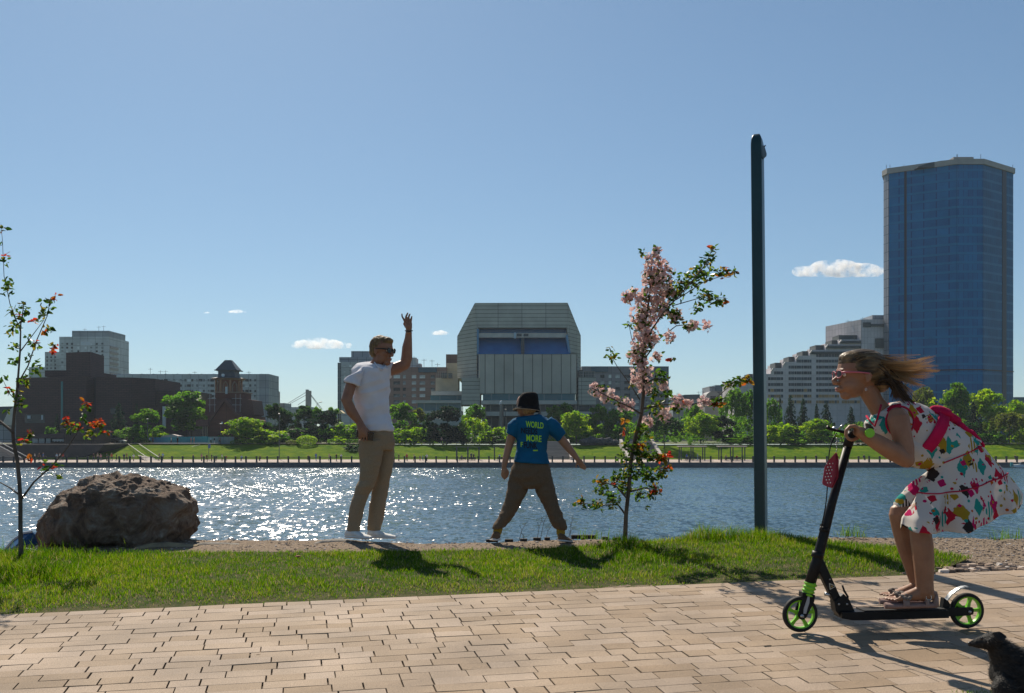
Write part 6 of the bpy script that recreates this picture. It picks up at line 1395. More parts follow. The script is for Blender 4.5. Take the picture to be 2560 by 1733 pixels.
# bare weed stalks at the bank edge between the boy's legs
WD = mat('dry_stalk', (.10, .075, .045), rough=.9)
for i, (px, h, dx) in enumerate(((1296, 55, 22), (1312, 30, -10), (1342, 62, 14), (1350, 80, 22), (1362, 45, 20), (1424, 65, 8), (1418, 40, 18))):
    g = G(px, 1349); g.z = gravel_h(g.x, g.y) - .03; u_ = g.y / FPX
    m_ = MB().tube([g, g + Vector((dx * .4 * u_, .01, h * .55 * u_)), g + Vector((dx * u_, 0, h * u_))], [.0026, .002, .001], 5)
    m_.tube([g + Vector((dx * .4 * u_, .01, h * .55 * u_)), g + Vector((dx * .1 * u_, 0, h * .8 * u_))], [.0016, .0008], 4).tube([g + Vector((dx * .7 * u_, 0, h * .75 * u_)), g + Vector((dx * 1.5 * u_, 0, h * .9 * u_))], [.0014, .0007], 4)
    tag(m_.build('weed_stalk', WD), 'dry weed stalk, %s' % ('leftmost of those between the legs of the boy', 'shortest between the legs of the boy', 'middle one between the legs of the boy', 'tallest between the legs of the boy', 'last one before the right leg of the boy', 'taller of two right of the right leg of the boy', 'shorter of two right of the right leg of the boy')[i], 'weed', 'dry weed stalks at the water edge')
# a fallen leaf on the lawn
g = G(745, 1411); g.z = lawn_z(g.x, g.y) + .055
tag(boulder('fallen_leaf', 'curled reddish dead leaf lying on the lawn below the man', 'leaf', g, (.022, .018, .008), mat('dead_leaf', (.30, .11, .05), rough=.8), 2.2), None)
# ================================================================== people: fused smooth bodies, clothes as children
def sring(mb, rings, seg=20):
    """loft through rings: (centre, semi-axis vector a, semi-axis vector b); rounded ends"""
    vs = []; n = len(rings)
    for c, a, b_ in rings:
        for k in range(seg):
            an = 2 * math.pi * k / seg; vs.append(Vector(c) + Vector(a) * math.cos(an) + Vector(b_) * math.sin(an))
    fs = [(i * seg + k, i * seg + (k + 1) % seg, (i + 1) * seg + (k + 1) % seg, (i + 1) * seg + k) for i in range(n - 1) for k in range(seg)]
    fs += [tuple(range(seg - 1, -1, -1)), tuple((n - 1) * seg + k for k in range(seg))]
    return mb.add(vs, fs)
def limb3(mb, pts, rad, seg=14, flat=1.0):
    """tapering limb with round ends through world points"""
    pts = [Vector(p) for p in pts]; rad = list(rad)
    t0 = (pts[0] - pts[1]).normalized(); t1 = (pts[-1] - pts[-2]).normalized()
    P_ = [pts[0] + t0 * rad[0] * .95, pts[0] + t0 * rad[0] * .7] + pts + [pts[-1] + t1 * rad[-1] * .7, pts[-1] + t1 * rad[-1] * .95]
    R_ = [rad[0] * .3, rad[0] * .72] + rad + [rad[-1] * .72, rad[-1] * .3]
    return mb.tube(P_, R_, seg)
def ell(mb, c, r, M=None, seg=18, rings=11):
    vs = [];
    for i in range(rings):
        th = math.pi * (i + .5) / rings
        for k in range(seg):
            a = 2 * math.pi * k / seg; v = Vector((math.sin(th) * math.cos(a) * r[0], math.sin(th) * math.sin(a) * r[1], math.cos(th) * r[2]))
            vs.append(Vector(c) + (M @ v if M is not None else v))
    fs = [(i * seg + k, (i + 1) * seg + k, (i + 1) * seg + (k + 1) % seg, i * seg + (k + 1) % seg) for i in range(rings - 1) for k in range(seg)]
    fs += [tuple(range(seg)), tuple((rings - 1) * seg + k for k in range(seg - 1, -1, -1))]
    return mb.add(vs, fs)
def fuse(mb, name, voxel, m, parent=None, smooth=6, disp=None):
    """melt overlapping closed shapes into one continuous skin"""
    o = mesh_obj('tmp', mb.v, mb.f, m)
    bm = bmesh.new(); bm.from_mesh(o.data); bmesh.ops.recalc_face_normals(bm, faces=bm.faces[:]); bm.to_mesh(o.data); bm.free()
    r = o.modifiers.new('r', 'REMESH'); r.mode = 'VOXEL'; r.voxel_size = voxel
    s = o.modifiers.new('s', 'SMOOTH'); s.factor = .5; s.iterations = smooth
    dg = bpy.context.evaluated_depsgraph_get(); me = bpy.data.meshes.new_from_object(o.evaluated_get(dg)); me.name = name
    bpy.data.objects.remove(o)
    if disp:
        me.update(); n = len(me.vertices); co = np.empty(n * 3, np.float32); no = np.empty(n * 3, np.float32)
        me.vertices.foreach_get('co', co); me.vertices.foreach_get('normal', no); co = co.reshape(-1, 3); no = no.reshape(-1, 3)
        dv = np.array([disp(Vector(c)) for c in co], np.float32); co += no * dv[:, None]; me.vertices.foreach_set('co', co.ravel()); me.update()
    me.materials.clear()
    return finish(name, me, m, parent, smooth=True)
def folds(amp, s, seed=0, tilt=(0, 0, 1)):
    """cloth creases: noise stretched across the fall of the cloth"""
    def f(v):
        q = Vector((v.x * s * .55 + v.z * s * .5 + seed, v.y * s * .6, v.z * s - v.x * s * .35))
        n = mnoise.noise(q); m_ = mnoise.noise(q * 2.3 + Vector((5, 1, seed)))
        return amp * ((1 - abs(n) * 2.2) * .6 + m_ * .5)
    return f
def head_shapes(mb, M, H, child=False):
    """M maps the head's own frame (x forward, y to its left, z up, chin at 0, crown at 1) to the world, H is its height"""
    Rm = M.to_3x3(); T = lambda x, y, z: M @ Vector((x * H, y * H, z * H))
    e = lambda c, r: ell(mb, T(*c), (r[0] * H, r[1] * H, r[2] * H), Rm)
    e((-.04, 0, .62), (.41, .325, .38)); e((.11, 0, .40), (.235, .25, .34)); e((.16, 0, .62), (.20, .26, .25))
    if child:
        e((.215, 0, .12), (.10, .13, .10)); e((.16, .12, .30), (.15, .13, .16)); e((.16, -.12, .30), (.15, .13, .16))
    else:
        e((.24, 0, .10), (.12, .14, .10)); e((.06, .16, .24), (.19, .09, .17)); e((.06, -.16, .24), (.19, .09, .17)); e((.21, .15, .40), (.11, .09, .09)); e((.21, -.15, .40), (.11, .09, .09))
    e((.31, 0, .60), (.065, .20, .045))
    k = .8 if child else 1
    mb.tube([T(.325, 0, .57), T(.365, 0, .48), T(.395 + .05 * k, 0, .385), T(.40 + .035 * k, 0, .345), T(.33, 0, .335)], [.026 * H, .030 * H, .045 * H, .042 * H, .03 * H], 10)
    for s in (-1, 1): e((.385, s * .045, .355), (.05, .035, .035))
    e((.345, 0, .245), (.055, .105, .030)); e((.335, 0, .195), (.055, .09, .032)); e((.30, 0, .22), (.07, .12, .06))
    for s in (-1, 1):
        q = .8 if child else 1
        e((-.05, s * .325, .46), (.070 * q, .026, .115 * q)); e((-.075, s * .343, .48), (.032 * q, .020, .10 * q)); e((-.03, s * .335, .38), (.032 * q, .022, .04 * q))
    return T
def face_parts(T, M, H, body, glasses, lens_m, frame_m, lip=(.42, .16, .14)):
    for s in (-1, 1):
        ell(MB_ := MB(), T(.285, s * .135, .515), (.045 * H,) * 3).build('eye', mat('eye_white', (.6, .58, .55), rough=.2), body, smooth=True)
    l_ = MB(); Rm = M.to_3x3()
    ell(l_, T(.368, 0, .243), (.035 * H, .085 * H, .018 * H), Rm); ell(l_, T(.358, 0, .200), (.035 * H, .075 * H, .022 * H), Rm); l_.build('lips', mat('lips', lip, rough=.4), body, smooth=True)
    g = MB(); gl = MB()
    for s in (-1, 1):
        pts = []
        for k in range(16):
            a = 2 * math.pi * k / 16; y = .15 + .125 * math.cos(a) * (1 + .1 * math.sin(a)); z = .515 + glasses * math.sin(a)
            pts.append(T(.395 - .35 * (y - .1) ** 2 * 2.6, s * y, z))
        n = len(gl.v); c = sum(pts, Vector()) / 16 + Rm @ Vector((.012 * H, 0, 0)); gl.add(pts + [c], [(i, (i + 1) % 16, 16) for i in range(16)])
        g.tube(pts + [pts[0]], .008 * H, 6)
        g.tube([T(.375, s * .255, .545), T(.31, s * .325, .55), T(.12, s * .345, .55), T(-.05, s * .345, .535), T(-.10, s * .345, .49)], [.020 * H, .024 * H, .018 * H, .013 * H, .012 * H], 6)
    g.tube([T(.392, -.04, .54), T(.405, 0, .55), T(.392, .04, .54)], .012 * H, 6)
    f = g.build('sunglasses', frame_m, body, smooth=True); gl.build('lens', lens_m, f, smooth=True)
def frame(origin, fwd, up=(0, 0, 1)):
    f = Vector(fwd).normalized(); l = Vector(up).cross(f).normalized(); u = f.cross(l)
    return Matrix.Translation(origin) @ Matrix(((f.x, l.x, u.x), (f.y, l.y, u.y), (f.z, l.z, u.z))).to_4x4()
SK = bpy.data.materials.new('skin_light'); SK.use_nodes = True; t = SK.node_tree; b = t.nodes['Principled BSDF']
def skin(name, c, c2, sss=.12):
    m = mat(name, c, c2, scale=14, rough=.5, spec=.35, bump=.0006, bscale=240)
    b = m.node_tree.nodes['Principled BSDF']; b.inputs['Subsurface Weight'].default_value = sss; b.inputs['Subsurface Radius'].default_value = (.012, .005, .003); b.inputs['Subsurface Scale'].default_value = 1.0
    return m
SKIN_M = skin('skin_man', (.30, .150, .090), (.24, .115, .068))
SKIN_B = skin('skin_boy', (.36, .195, .120), (.31, .16, .096))
SKIN_G = skin('skin_girl', (.315, .160, .092), (.26, .128, .072))
def cloth(name, c, c2, **k): return mat(name, c, c2, rough=.9, spec=.15, **k)

# ---------------------------------------------------------------- the man waving
D = 8.95; u = D / FPX
def J(x, y, dy=0.0): return P(x, y, D + dy)
b_o = Vector((X_(905, D), D, gz(D)))
man = MB()
Hm = 73 * u
MH = frame(J(952, 913, -.01), (.90, -.40, -.10), (-.10, .04, 1))
T = head_shapes(man, MH, Hm)
limb3(man, [J(950, 892), J(943, 908), J(932, 930, .0)], [14.5 * u, 15.5 * u, 19 * u])
sring(man, [(J(930, 926), (40 * u, -.03, 0), (0, .11, 0)), (J(928, 960), (42 * u, 0, 0), (0, .10, 0)), (J(930, 1020), (36 * u, 0, 0), (0, .09, 0)), (J(938, 1075), (36 * u, 0, 0), (0, .10, 0)), (J(938, 1110), (34 * u, 0, 0), (0, .10, 0))])
limb3(man, [J(899, 942, -.07), J(877, 963, -.16), J(866, 1000, -.20), J(878, 1028, -.20), J(898, 1055, -.19)], [10 * u, 13.5 * u, 13.5 * u, 13.5 * u, 9 * u])
limb3(man, [J(898, 1055, -.19), J(905, 1072, -.197), J(908, 1082, -.202)], [9 * u, 11.5 * u, 10 * u])
for k, (x0, x1, y1) in enumerate(((899, 897.5, 1096), (904.5, 903, 1101), (910.5, 909.5, 1102), (916.5, 917, 1101))):
    limb3(man, [J(x0, 1080, -.208), J((x0 + x1) / 2, 1090, -.215), J(x1, y1, -.206)], [2.9 * u, 2.7 * u, 2.2 * u], 8)
limb3(man, [J(912, 1068, -.175), J(921, 1077, -.185), J(925, 1086, -.195)], [3.6 * u, 3.0 * u, 2.4 * u], 8)
limb3(man, [J(958, 932, .09), J(990, 921, .13), J(1013, 911, .15)], [14 * u, 15.5 * u, 14 * u])
limb3(man, [J(1013, 911, .15), J(1017, 893, .15), J(1018, 868, .14), J(1021, 845, .13), J(1022, 826, .12)], [13.5 * u, 14.5 * u, 13 * u, 9.5 * u, 7.6 * u])
limb3(man, [J(1022, 826, .12), J(1022, 816, .12)], [7.6 * u, 9 * u]); ell(man, J(1021.5, 811, .12), (9.5 * u, 5 * u, 12 * u))
for (pts) in (((1013, 806), (1009, 798), (1005.5, 792), (1004.5, 785)), ((1017, 801), (1014.5, 793), (1017, 787), (1019.5, 782.5)), ((1022, 801), (1021.5, 794), (1023.5, 788), (1025, 785)), ((1027, 804), (1028, 798), (1029, 794), (1029.5, 791))):
    limb3(man, [J(x, y, .12 + .004 * i) for i, (x, y) in enumerate(pts)], [3.0 * u, 2.7 * u, 2.45 * u, 2.0 * u], 8)
limb3(man, [J(1015, 818, .135), J(1010, 810, .155), J(1012, 803, .175)], [3.4 * u, 3 * u, 2.3 * u], 8)
for hip, kn, an, dy in (((926, 1095), (917, 1212), (884, 1322), -.075), ((958, 1095), (953, 1212), (936, 1318), .075)):
    limb3(man, [J(*hip, dy), J(*kn, dy), J(*an, dy)], [15 * u, 10 * u, 7 * u])
body = fuse(man, 'person', .0046, SKIN_M, smooth=5)
tag(body, 'man in white T-shirt and beige trousers waving with one raised arm', 'person')
face_parts(T, MH, Hm, body, .085, mat('lens_dark', (.008, .008, .010), rough=.12, spec=.7), mat('frame_black', (.012, .012, .012), rough=.3))
h = MB(); Rm = MH.to_3x3()
for c, r_ in (((-.085, 0, .645), (.395, .335, .375)), ((-.02, 0, .74), (.37, .29, .265)), ((.15, 0, .845), (.235, .22, .125)), ((.26, -.03, .865), (.11, .13, .06)), ((-.22, 0, .45), (.235, .28, .25))):
    ell(h, T(*c), tuple(x * Hm for x in r_), Rm)
hair_m = mat('hair_sandy', (.30, .20, .085), (.10, .066, .034), scale=60, rough=.55, bump=.006, bscale=160, stretch=(1, 1, .3), trans=(.62, .45, .20, .3))
fuse(h, 'hair', .005, hair_m, body, smooth=3, disp=lambda v: .004 * mnoise.noise(v * 90) + .003 * mnoise.noise(v * 40))
# T-shirt
sh = MB()
sring(sh, [(J(930, 909, .0), (15 * u, -.01, 0), (0, .075, .02)), (J(927, 914), (36 * u, -.02, -.01), (0, .10, .02)), (J(926, 922), (46 * u, -.03, 0), (0, .12, 0)), (J(927, 945), (47 * u, -.01, 0), (0, .125, 0)), (J(927.5, 975), (45 * u, 0, 0), (0, .125, 0)), (J(929, 1005), (42 * u, 0, 0), (0, .12, 0)), (J(933, 1030), (40 * u, 0, 0), (0, .12, 0)), (J(938, 1055), (39 * u, 0, 0), (0, .13, 0)), (J(941.5, 1076), (41 * u, 0, 0), (0, .135, 0))], 32)
sring(sh, [(J(899, 925, -.06), (12 * u, 0, 10 * u), (0, .06, .01)), (J(887, 937, -.12), (19 * u, 0, 7 * u), (0, .080, 0)), (J(880, 959, -.165), (17.5 * u, 0, -6 * u), (0, .07, 0))], 24)
sring(sh, [(J(950, 925, .06), (4 * u, 0, 20 * u), (0, .09, 0)), (J(966, 928, .10), (2 * u, 0, 21 * u), (0, .085, 0)), (J(980, 926, .13), (4 * u, 0, 20 * u), (0, .078, 0))], 24)
WHITE = mat('white_cotton', (.72, .72, .76), (.66, .66, .71), scale=9, rough=.9, spec=.1, trans=(.72, .70, .70, .10))
shirt = fuse(sh, 'shirt', .006, WHITE, body, smooth=12, disp=folds(.019, 8, 3))
# V neckline: folded rim and a triangle of skin
MB().tube([J(936, 906, -.065), J(944, 916, -.112), J(955, 926, -.125)], [.006, .007, .006], 8).tube([J(955, 926, -.125), J(963, 917, -.07), J(964, 910, -.02)], [.006, .007, .005], 8).build('collar', WHITE, shirt, smooth=True)
# trousers
tr = MB()
sring(tr, [(J(941, 1070), (38 * u, 0, 0), (0, .118, 0)), (J(941, 1085), (43 * u, 0, 0), (0, .128, 0)), (J(941, 1105), (45 * u, 0, 0), (0, .13, 0)), (J(942, 1125), (40 * u, 0, 0), (0, .12, 0))], 32)
for rows, dy in ((((928, 1100, 31), (927, 1130, 30), (926, 1165, 24), (919.5, 1200, 21), (913.5, 1217, 22.5), (903, 1236, 19), (893, 1270, 18), (887, 1300, 16.5), (884, 1324, 16), (883.5, 1328, 15.5)), -.075), (((960, 1100, 27), (962, 1140, 23), (957, 1195, 20), (951, 1222, 19.5), (944, 1262, 20), (939.5, 1295, 19), (936, 1318, 17), (935, 1326, 16)), .075)):
    sring(tr, [(J(x, y, dy), (r_ * u, 0, 0), (0, min(r_ * u, .085) * 1.0, 0)) for x, y, r_ in rows], 24)
KH = cloth('khaki_cloth', (.32, .24, .155), (.25, .185, .12), scale=160, bump=.0015, bscale=500)
fuse(tr, 'trousers', .0062, KH, body, smooth=5, disp=folds(.008, 10, 9))
# canvas shoes
def shoe(name, heel, toe, wdt, hgt, m, sole_m, parent, ank=None):
    """low shoe from heel to toe (world points on the ground)"""
    a, c = Vector(heel), Vector(toe); f = (c - a); L = f.length; f.normalize(); s = Vector((-f.y, f.x, 0)).normalized(); up_ = Vector((0, 0, 1)); m_ = MB()
    prof = ((-.02, .30, .75), (.06, .42, 1.0), (.22, .46, 1.0), (.40, .46, .80), (.60, .50, .56), (.80, .50, .42), (.93, .40, .34), (1.0, .22, .22))
    sring(m_, [(a + f * L * p + up_ * hgt * hh * .5, s * wdt * w_, up_ * hgt * hh * .5) for p, w_, hh in prof], 16)
    o = fuse(m_, name, .005, m, parent, smooth=4)
    so2 = MB(); sring(so2, [(a + f * L * p + up_ * .012, s * wdt * (w_ + .03), up_ * .014) for p, w_, hh in prof], 16)
    fuse(so2, 'sole', .005, sole_m, o, smooth=2); return o
WS = mat('white_canvas', (.70, .69, .66), (.60, .59, .56), scale=30, rough=.8); WR = mat('white_rubber', (.66, .65, .62), rough=.6)
shoe('shoe', J(866, 1344, -.07), J(929, 1348, -.17), .09, .085, WS, WR, body)
shoe('shoe', J(921, 1345, .06), J(990, 1346.5, .02), .09, .085, WS, WR, body)
MB().tube([J(1013.5, 827, .12), J(1018, 828, .085), J(1026, 828, .085), J(1030.5, 827, .12), J(1026, 827, .155), J(1018, 827, .155), J(1013.5, 827, .12)], .006, 8).build('wristband', mat('band_black', (.012, .012, .012), rough=.5), body)
MB().tube([J(1014, 833, .12), J(1018, 834, .088), J(1026, 834, .088), J(1030, 833, .12), J(1026, 833, .152), J(1018, 833, .152), J(1014, 833, .12)], .0035, 8).build('wristband', mat('band_amber', (.45, .18, .05), rough=.5), body)
ph = MB(); c0 = J(912, 1088, -.199)
M_ = Matrix.Translation(c0) @ Matrix.Rotation(R(12), 4, 'Y') @ Matrix.Rotation(R(8), 4, 'X')
vs = [M_ @ Vector((sx * .077, sy * .0045, sz * .037)) for sx in (-1, 1) for sy in (-1, 1) for sz in (-1, 1)]
ph.add(vs, [(0, 1, 3, 2), (4, 6, 7, 5), (0, 4, 5, 1), (2, 3, 7, 6), (0, 2, 6, 4), (1, 5, 7, 3)])
tag(ph.build('phone', mat('phone_black', (.010, .012, .014), rough=.25, spec=.6), bevel=.003), 'black phone held against the thigh of the man in white', 'phone')

# ---------------------------------------------------------------- the boy looking over the water
D = 8.76; u = D / FPX
bo = MB(); Hb = 60 * u
BH = frame(J(1316, 1044, .0), (-.80, .60, -.12), (-.1, .05, 1))
T = head_shapes(bo, BH, Hb, True)
limb3(bo, [J(1322, 1030), J(1324, 1046), J(1326, 1058)], [12 * u, 12.5 * u, 16 * u])
sring(bo, [(J(1330, 1056), (36 * u, 0, 0), (0, .07, 0)), (J(1330, 1090), (33 * u, 0, 0), (0, .075, 0)), (J(1329, 1150), (33 * u, 0, 0), (0, .08, 0)), (J(1328, 1185), (34 * u, 0, 0), (0, .085, 0))])
limb3(bo, [J(1287, 1062), J(1279, 1092, .01), J(1272, 1118, .02), J(1265, 1145, .01), J(1260, 1166, 0)], [12.5 * u, 11 * u, 10 * u, 8.5 * u, 6.3 * u])
ell(bo, J(1261, 1176), (8 * u, 4.5 * u, 11 * u))
for pts in (((1255.5, 1178), (1254, 1188), (1256, 1194)), ((1259, 1182), (1258, 1192), (1261, 1199)), ((1263, 1182), (1263.5, 1192), (1265.5, 1197)), ((1266.5, 1180), (1268, 1188), (1268.5, 1193)), ((1266, 1172), (1271, 1180), (1270.5, 1188))):
    limb3(bo, [J(x, y, .005 * i) for i, (x, y) in enumerate(pts)], [2.5 * u, 2.3 * u, 1.8 * u], 8)
limb3(bo, [J(1378, 1064), J(1400, 1094, 0), J(1418, 1116, 0), J(1432, 1133, -.01), J(1444, 1148, -.02)], [13 * u, 11.5 * u, 10.5 * u, 8.5 * u, 6.3 * u])
ell(bo, J(1449, 1155, -.02), (10.5 * u, 4.5 * u, 8 * u), Matrix.Rotation(R(42), 3, 'Y'))
for pts in (((1455, 1157), (1461, 1163), (1465, 1171)), ((1453, 1160), (1458, 1167), (1462.5, 1174.5)), ((1450, 1161), (1455, 1168), (1459, 1173)), ((1448, 1161), (1451, 1168), (1454, 1171)), ((1444, 1155), (1441, 1162), (1440, 1169))):
    limb3(bo, [J(x, y, -.02 + .005 * i) for i, (x, y) in enumerate(pts)], [2.5 * u, 2.3 * u, 1.8 * u], 8)
for hip, kn, an in (((1306, 1190), (1280, 1255), (1243, 1328)), ((1350, 1190), (1380, 1255), (1402, 1330))):
    limb3(bo, [J(*hip), J(*kn, .01), J(*an)], [15 * u, 10 * u, 8 * u])
boy = fuse(bo, 'person', .0046, SKIN_B, smooth=5)
tag(boy, 'boy in blue T-shirt, black bucket hat and brown trousers standing with legs wide apart', 'person')
for s in (-1, 1): ell(MB_ := MB(), T(.285, s * .135, .515), (.045 * Hb,) * 3).build('eye', mat('eye_white', (.6, .58, .55), rough=.2), boy, smooth=True)
l_ = MB(); ell(l_, T(.36, 0, .243), (.035 * Hb, .08 * Hb, .018 * Hb), BH.to_3x3()); ell(l_, T(.352, 0, .200), (.035 * Hb, .07 * Hb, .02 * Hb), BH.to_3x3()); l_.build('lips', mat('lips', (.42, .16, .14), rough=.4), boy, smooth=True)
h = MB(); Rm = BH.to_3x3()
for c, r_ in (((-.10, 0, .56), (.385, .345, .36)), ((-.26, 0, .32), (.22, .27, .22)), ((-.16, .2, .30), (.17, .13, .2)), ((-.16, -.2, .30), (.17, .13, .2))): ell(h, T(*c), tuple(x * Hb for x in r_), Rm)
fuse(h, 'hair', .005, mat('hair_blond', (.36, .225, .095), (.20, .12, .05), scale=60, rough=.5, bump=.005, bscale=160, stretch=(1, 1, .3)), boy, smooth=2, disp=lambda v: .004 * mnoise.noise(v * 80))
# bucket hat
hat = MB(); hc = [(1322.5, 981.5, 10), (1322.5, 982.5, 16.5), (1322, 987, 22), (1321, 997, 25), (1321, 1010, 26.3), (1321, 1017, 27), (1320.5, 1019.5, 27.6)]
brim = [(1318.5, 1022.5, 31, 2.5), (1316.5, 1026.5, 34.5, 4.5)]
sring(hat, [(J(x, y), (r_ * u, 0, .05 * r_ * u), (0, r_ * u * .98, -.10 * r_ * u)) for x, y, r_ in hc] + [(J(x, y), (r_ * u, 0, -.06 * r_ * u), (0, r_ * u, -.12 * r_ * u)) for x, y, r_, q in brim] + [(J(1317.5, 1026), (31 * u, 0, -.06 * 31 * u), (0, 31 * u, -.12 * 31 * u)), (J(1321, 1017), (26 * u, 0, 0), (0, 25 * u, 0))], 36)
hat_o = hat.build('hat', cloth('black_twill', (.012, .012, .013), (.020, .019, .018), scale=40, bump=.001, bscale=300), boy, smooth=True)
rim_ = [J(1316.5 + 34.4 * math.cos(a), 1026.8 + 34.4 * .06 * math.cos(a), 34.4 * u * math.sin(a)) + Vector((0, 0, -.12 * 34.4 * u * math.sin(a))) for a in np.linspace(0, 2 * math.pi, 37)]
MB().tube(rim_, .0028, 6).build('hat_lining', cloth('beige_lining', (.42, .34, .24), (.36, .29, .2), scale=30), hat_o)
# T-shirt with print
sh = MB()
sring(sh, [(J(1326, 1039), (22 * u, 0, 3 * u), (0, .062, 0)), (J(1327, 1043), (34 * u, 0, 1 * u), (0, .075, 0)), (J(1331, 1050), (48 * u, 0, -2 * u), (0, .085, 0)), (J(1332, 1062), (50 * u, 0, -2 * u), (0, .095, 0)), (J(1331, 1082), (43 * u, 0, 0), (0, .10, 0)), (J(1330, 1104), (38 * u, 0, 0), (0, .10, 0)), (J(1328.5, 1130), (37.5 * u, 0, 0), (0, .105, 0)), (J(1329, 1148), (43 * u, 0, -2 * u), (0, .125, 0)), (J(1329.5, 1157), (45 * u, 0, -3 * u), (0, .135, 0))], 36)
sring(sh, [(J(1297, 1052), (15 * u, 0, -4 * u), (0, .065, 0)), (J(1286, 1066), (16 * u, 0, -6 * u), (0, .065, 0)), (J(1280, 1089), (13.5 * u, 0, -7 * u), (0, .062, 0))], 24)
sring(sh, [(J(1366, 1054), (13 * u, 0, 12 * u), (0, .068, 0)), (J(1382, 1068), (13 * u, 0, 13 * u), (0, .068, 0)), (J(1405, 1094), (10.5 * u, 0, 11.5 * u), (0, .062, 0))], 24)
BLUE_T = cloth('blue_cotton', (.009, .105, .215), (.007, .085, .175), scale=12, bump=.0008, bscale=300)
shirt = fuse(sh, 'shirt', .0055, BLUE_T, boy, smooth=5, disp=folds(.007, 12, 21))
bpy.context.view_layer.update()
bvh = BVHTree.FromPolygons([v.co[:] for v in shirt.data.vertices], [p.vertices[:] for p in shirt.data.polygons])
def printed(word, x, y, hpx, wpx, m, tilt=0.0, name='print'):
    """lettering laid onto the cloth: x, y = top-left in photograph pixels"""
    cu = bpy.data.curves.new('t', 'FONT'); cu.body = word; cu.size = 1; cu.offset = .022; cu.resolution_u = 4
    o = bpy.data.objects.new('t', cu); link(o); dg = bpy.context.evaluated_depsgraph_get(); me = bpy.data.meshes.new_from_object(o.evaluated_get(dg)); bpy.data.objects.remove(o)
    co = [v.co.copy() for v in me.vertices]; x0 = min(c.x for c in co); x1 = max(c.x for c in co); y0 = min(c.y for c in co); y1 = max(c.y for c in co)
    bm = bmesh.new(); bm.from_mesh(me); bmesh.ops.triangulate(bm, faces=bm.faces[:])
    bmesh.ops.subdivide_edges(bm, edges=[e for e in bm.edges if e.calc_length() > .18], cuts=2); bmesh.ops.triangulate(bm, faces=bm.faces[:])
    for v in bm.verts:
        fx, fy = (v.co.x - x0) / (x1 - x0), (v.co.y - y0) / (y1 - y0)
        px, py = x + fx * wpx, y + (1 - fy) * hpx + fx * wpx * tilt
        q = J(px, py); d = (q - Vector((q.x * .02, -.5, q.z))); org = Vector((q.x, q.y - .6, q.z)); hit = bvh.ray_cast(org, Vector((0, 1, 0)))
        v.co = (hit[0] if hit[0] is not None else Vector((q.x, q.y - .1, q.z))) - Vector((0, .0035, 0))
    bm.to_mesh(me); bm.free(); me.materials.clear(); return finish(name, me, m, shirt)
LIME = mat('print_lime', (.36, .72, .02), rough=.7); DKP = mat('print_navy', (.002, .005, .010), rough=.7)
printed('WORLD', 1314, 1052.5, 15.5, 44, LIME, .10); printed('NEEDS', 1302.5, 1069, 14.5, 40.5, DKP, .07); printed('MORE', 1315.5, 1086.5, 16.5, 37.5, LIME, .07); printed('FUNK', 1309.5, 1104.5, 16, 33.5, DKP, .05)
printed('F', 1301.5, 1105, 12, 5.5, LIME, 0); printed('_', 1332, 1124.5, 3, 12, LIME, 0)
# trousers
tr = MB()
sring(tr, [(J(1329, 1146), (37 * u, 0, 0), (0, .095, 0)), (J(1327, 1168), (47 * u, 0, 0), (0, .125, 0)), (J(1326.5, 1190), (52 * u, 0, 0), (0, .13, 0)), (J(1328, 1212), (48 * u, 0, 0), (0, .11, 0)), (J(1329, 1220), (34 * u, 0, 0), (0, .09, 0))], 32)
for rows in (((1300, 1192, 27, -2), (1292, 1232, 26.5, -5), (1283, 1256, 25, -8), (1270, 1284, 22.5, -8), (1257, 1304, 21.5, -6), (1249, 1316, 19, -4), (1247.5, 1321, 15.5, -4)), ((1354, 1192, 27, 2), (1364, 1232, 26, 5), (1374, 1256, 23.5, 7), (1387, 1285, 21.5, 7), (1395, 1305, 21.5, 5), (1399, 1318, 18.5, 4), (1400.5, 1323, 15.5, 3))):
    sring(tr, [(J(x, y), (r_ * u, 0, -q * u), (0, min(.085, r_ * u), 0)) for x, y, r_, q in rows], 24)
fuse(tr, 'trousers', .006, cloth('brown_cord', (.155, .108, .070), (.12, .083, .055), scale=120, bump=.001, bscale=400), boy, smooth=5, disp=folds(.009, 12, 33))
BRS = mat('brown_suede', (.16, .10, .06), (.11, .07, .04), scale=30, rough=.9)
shoe('shoe', J(1242, 1352, -.05), J(1234, 1353, .14), .085, .085, BRS, WR, boy)
shoe('shoe', J(1396, 1354, -.02), J(1431, 1356, .0), .085, .085, BRS, WR, boy)
for x, y in ((1246, 1324), (1402, 1326)):
    m_ = MB(); limb3(m_, [J(x, y - 4), J(x - (3 if x < 1300 else 0), y + 8)], [11.5 * u, 11 * u]); m_.build('sock', cloth('mustard_knit', (.34, .23, .04), (.27, .18, .03), scale=60), boy, smooth=True)
# ---------------------------------------------------------------- the girl on the scooter
D = 5.47; u = D / FPX
def J(x, y, dy=0.0):
    """photograph pixel at the girl's distance; offsets towards or away from the camera keep the pixel"""
    return P(x, y, D + dy)
g_ = MB(); Hg = 134 * u * .94
GH = frame(J(2147, 1003), (-1, -.02, .02), (.02, .0, 1)) @ Matrix.Scale(1.19, 4, (1, 0, 0))
T = head_shapes(g_, GH, Hg, True)
limb3(g_, [J(2168, 972), J(2187, 1006), J(2208, 1035)], [24 * u, 22 * u, 26 * u])
sring(g_, [(J(2222, 1040), (34 * u, 0, 26 * u), (0, .075, 0)), (J(2262, 1076), (38 * u, 0, 30 * u), (0, .085, 0)), (J(2335, 1125), (34 * u, 0, 30 * u), (0, .085, 0)), (J(2385, 1180), (38 * u, 0, 32 * u), (0, .10, 0)), (J(2395, 1220), (42 * u, 0, 28 * u), (0, .11, 0))])
SH = -.135
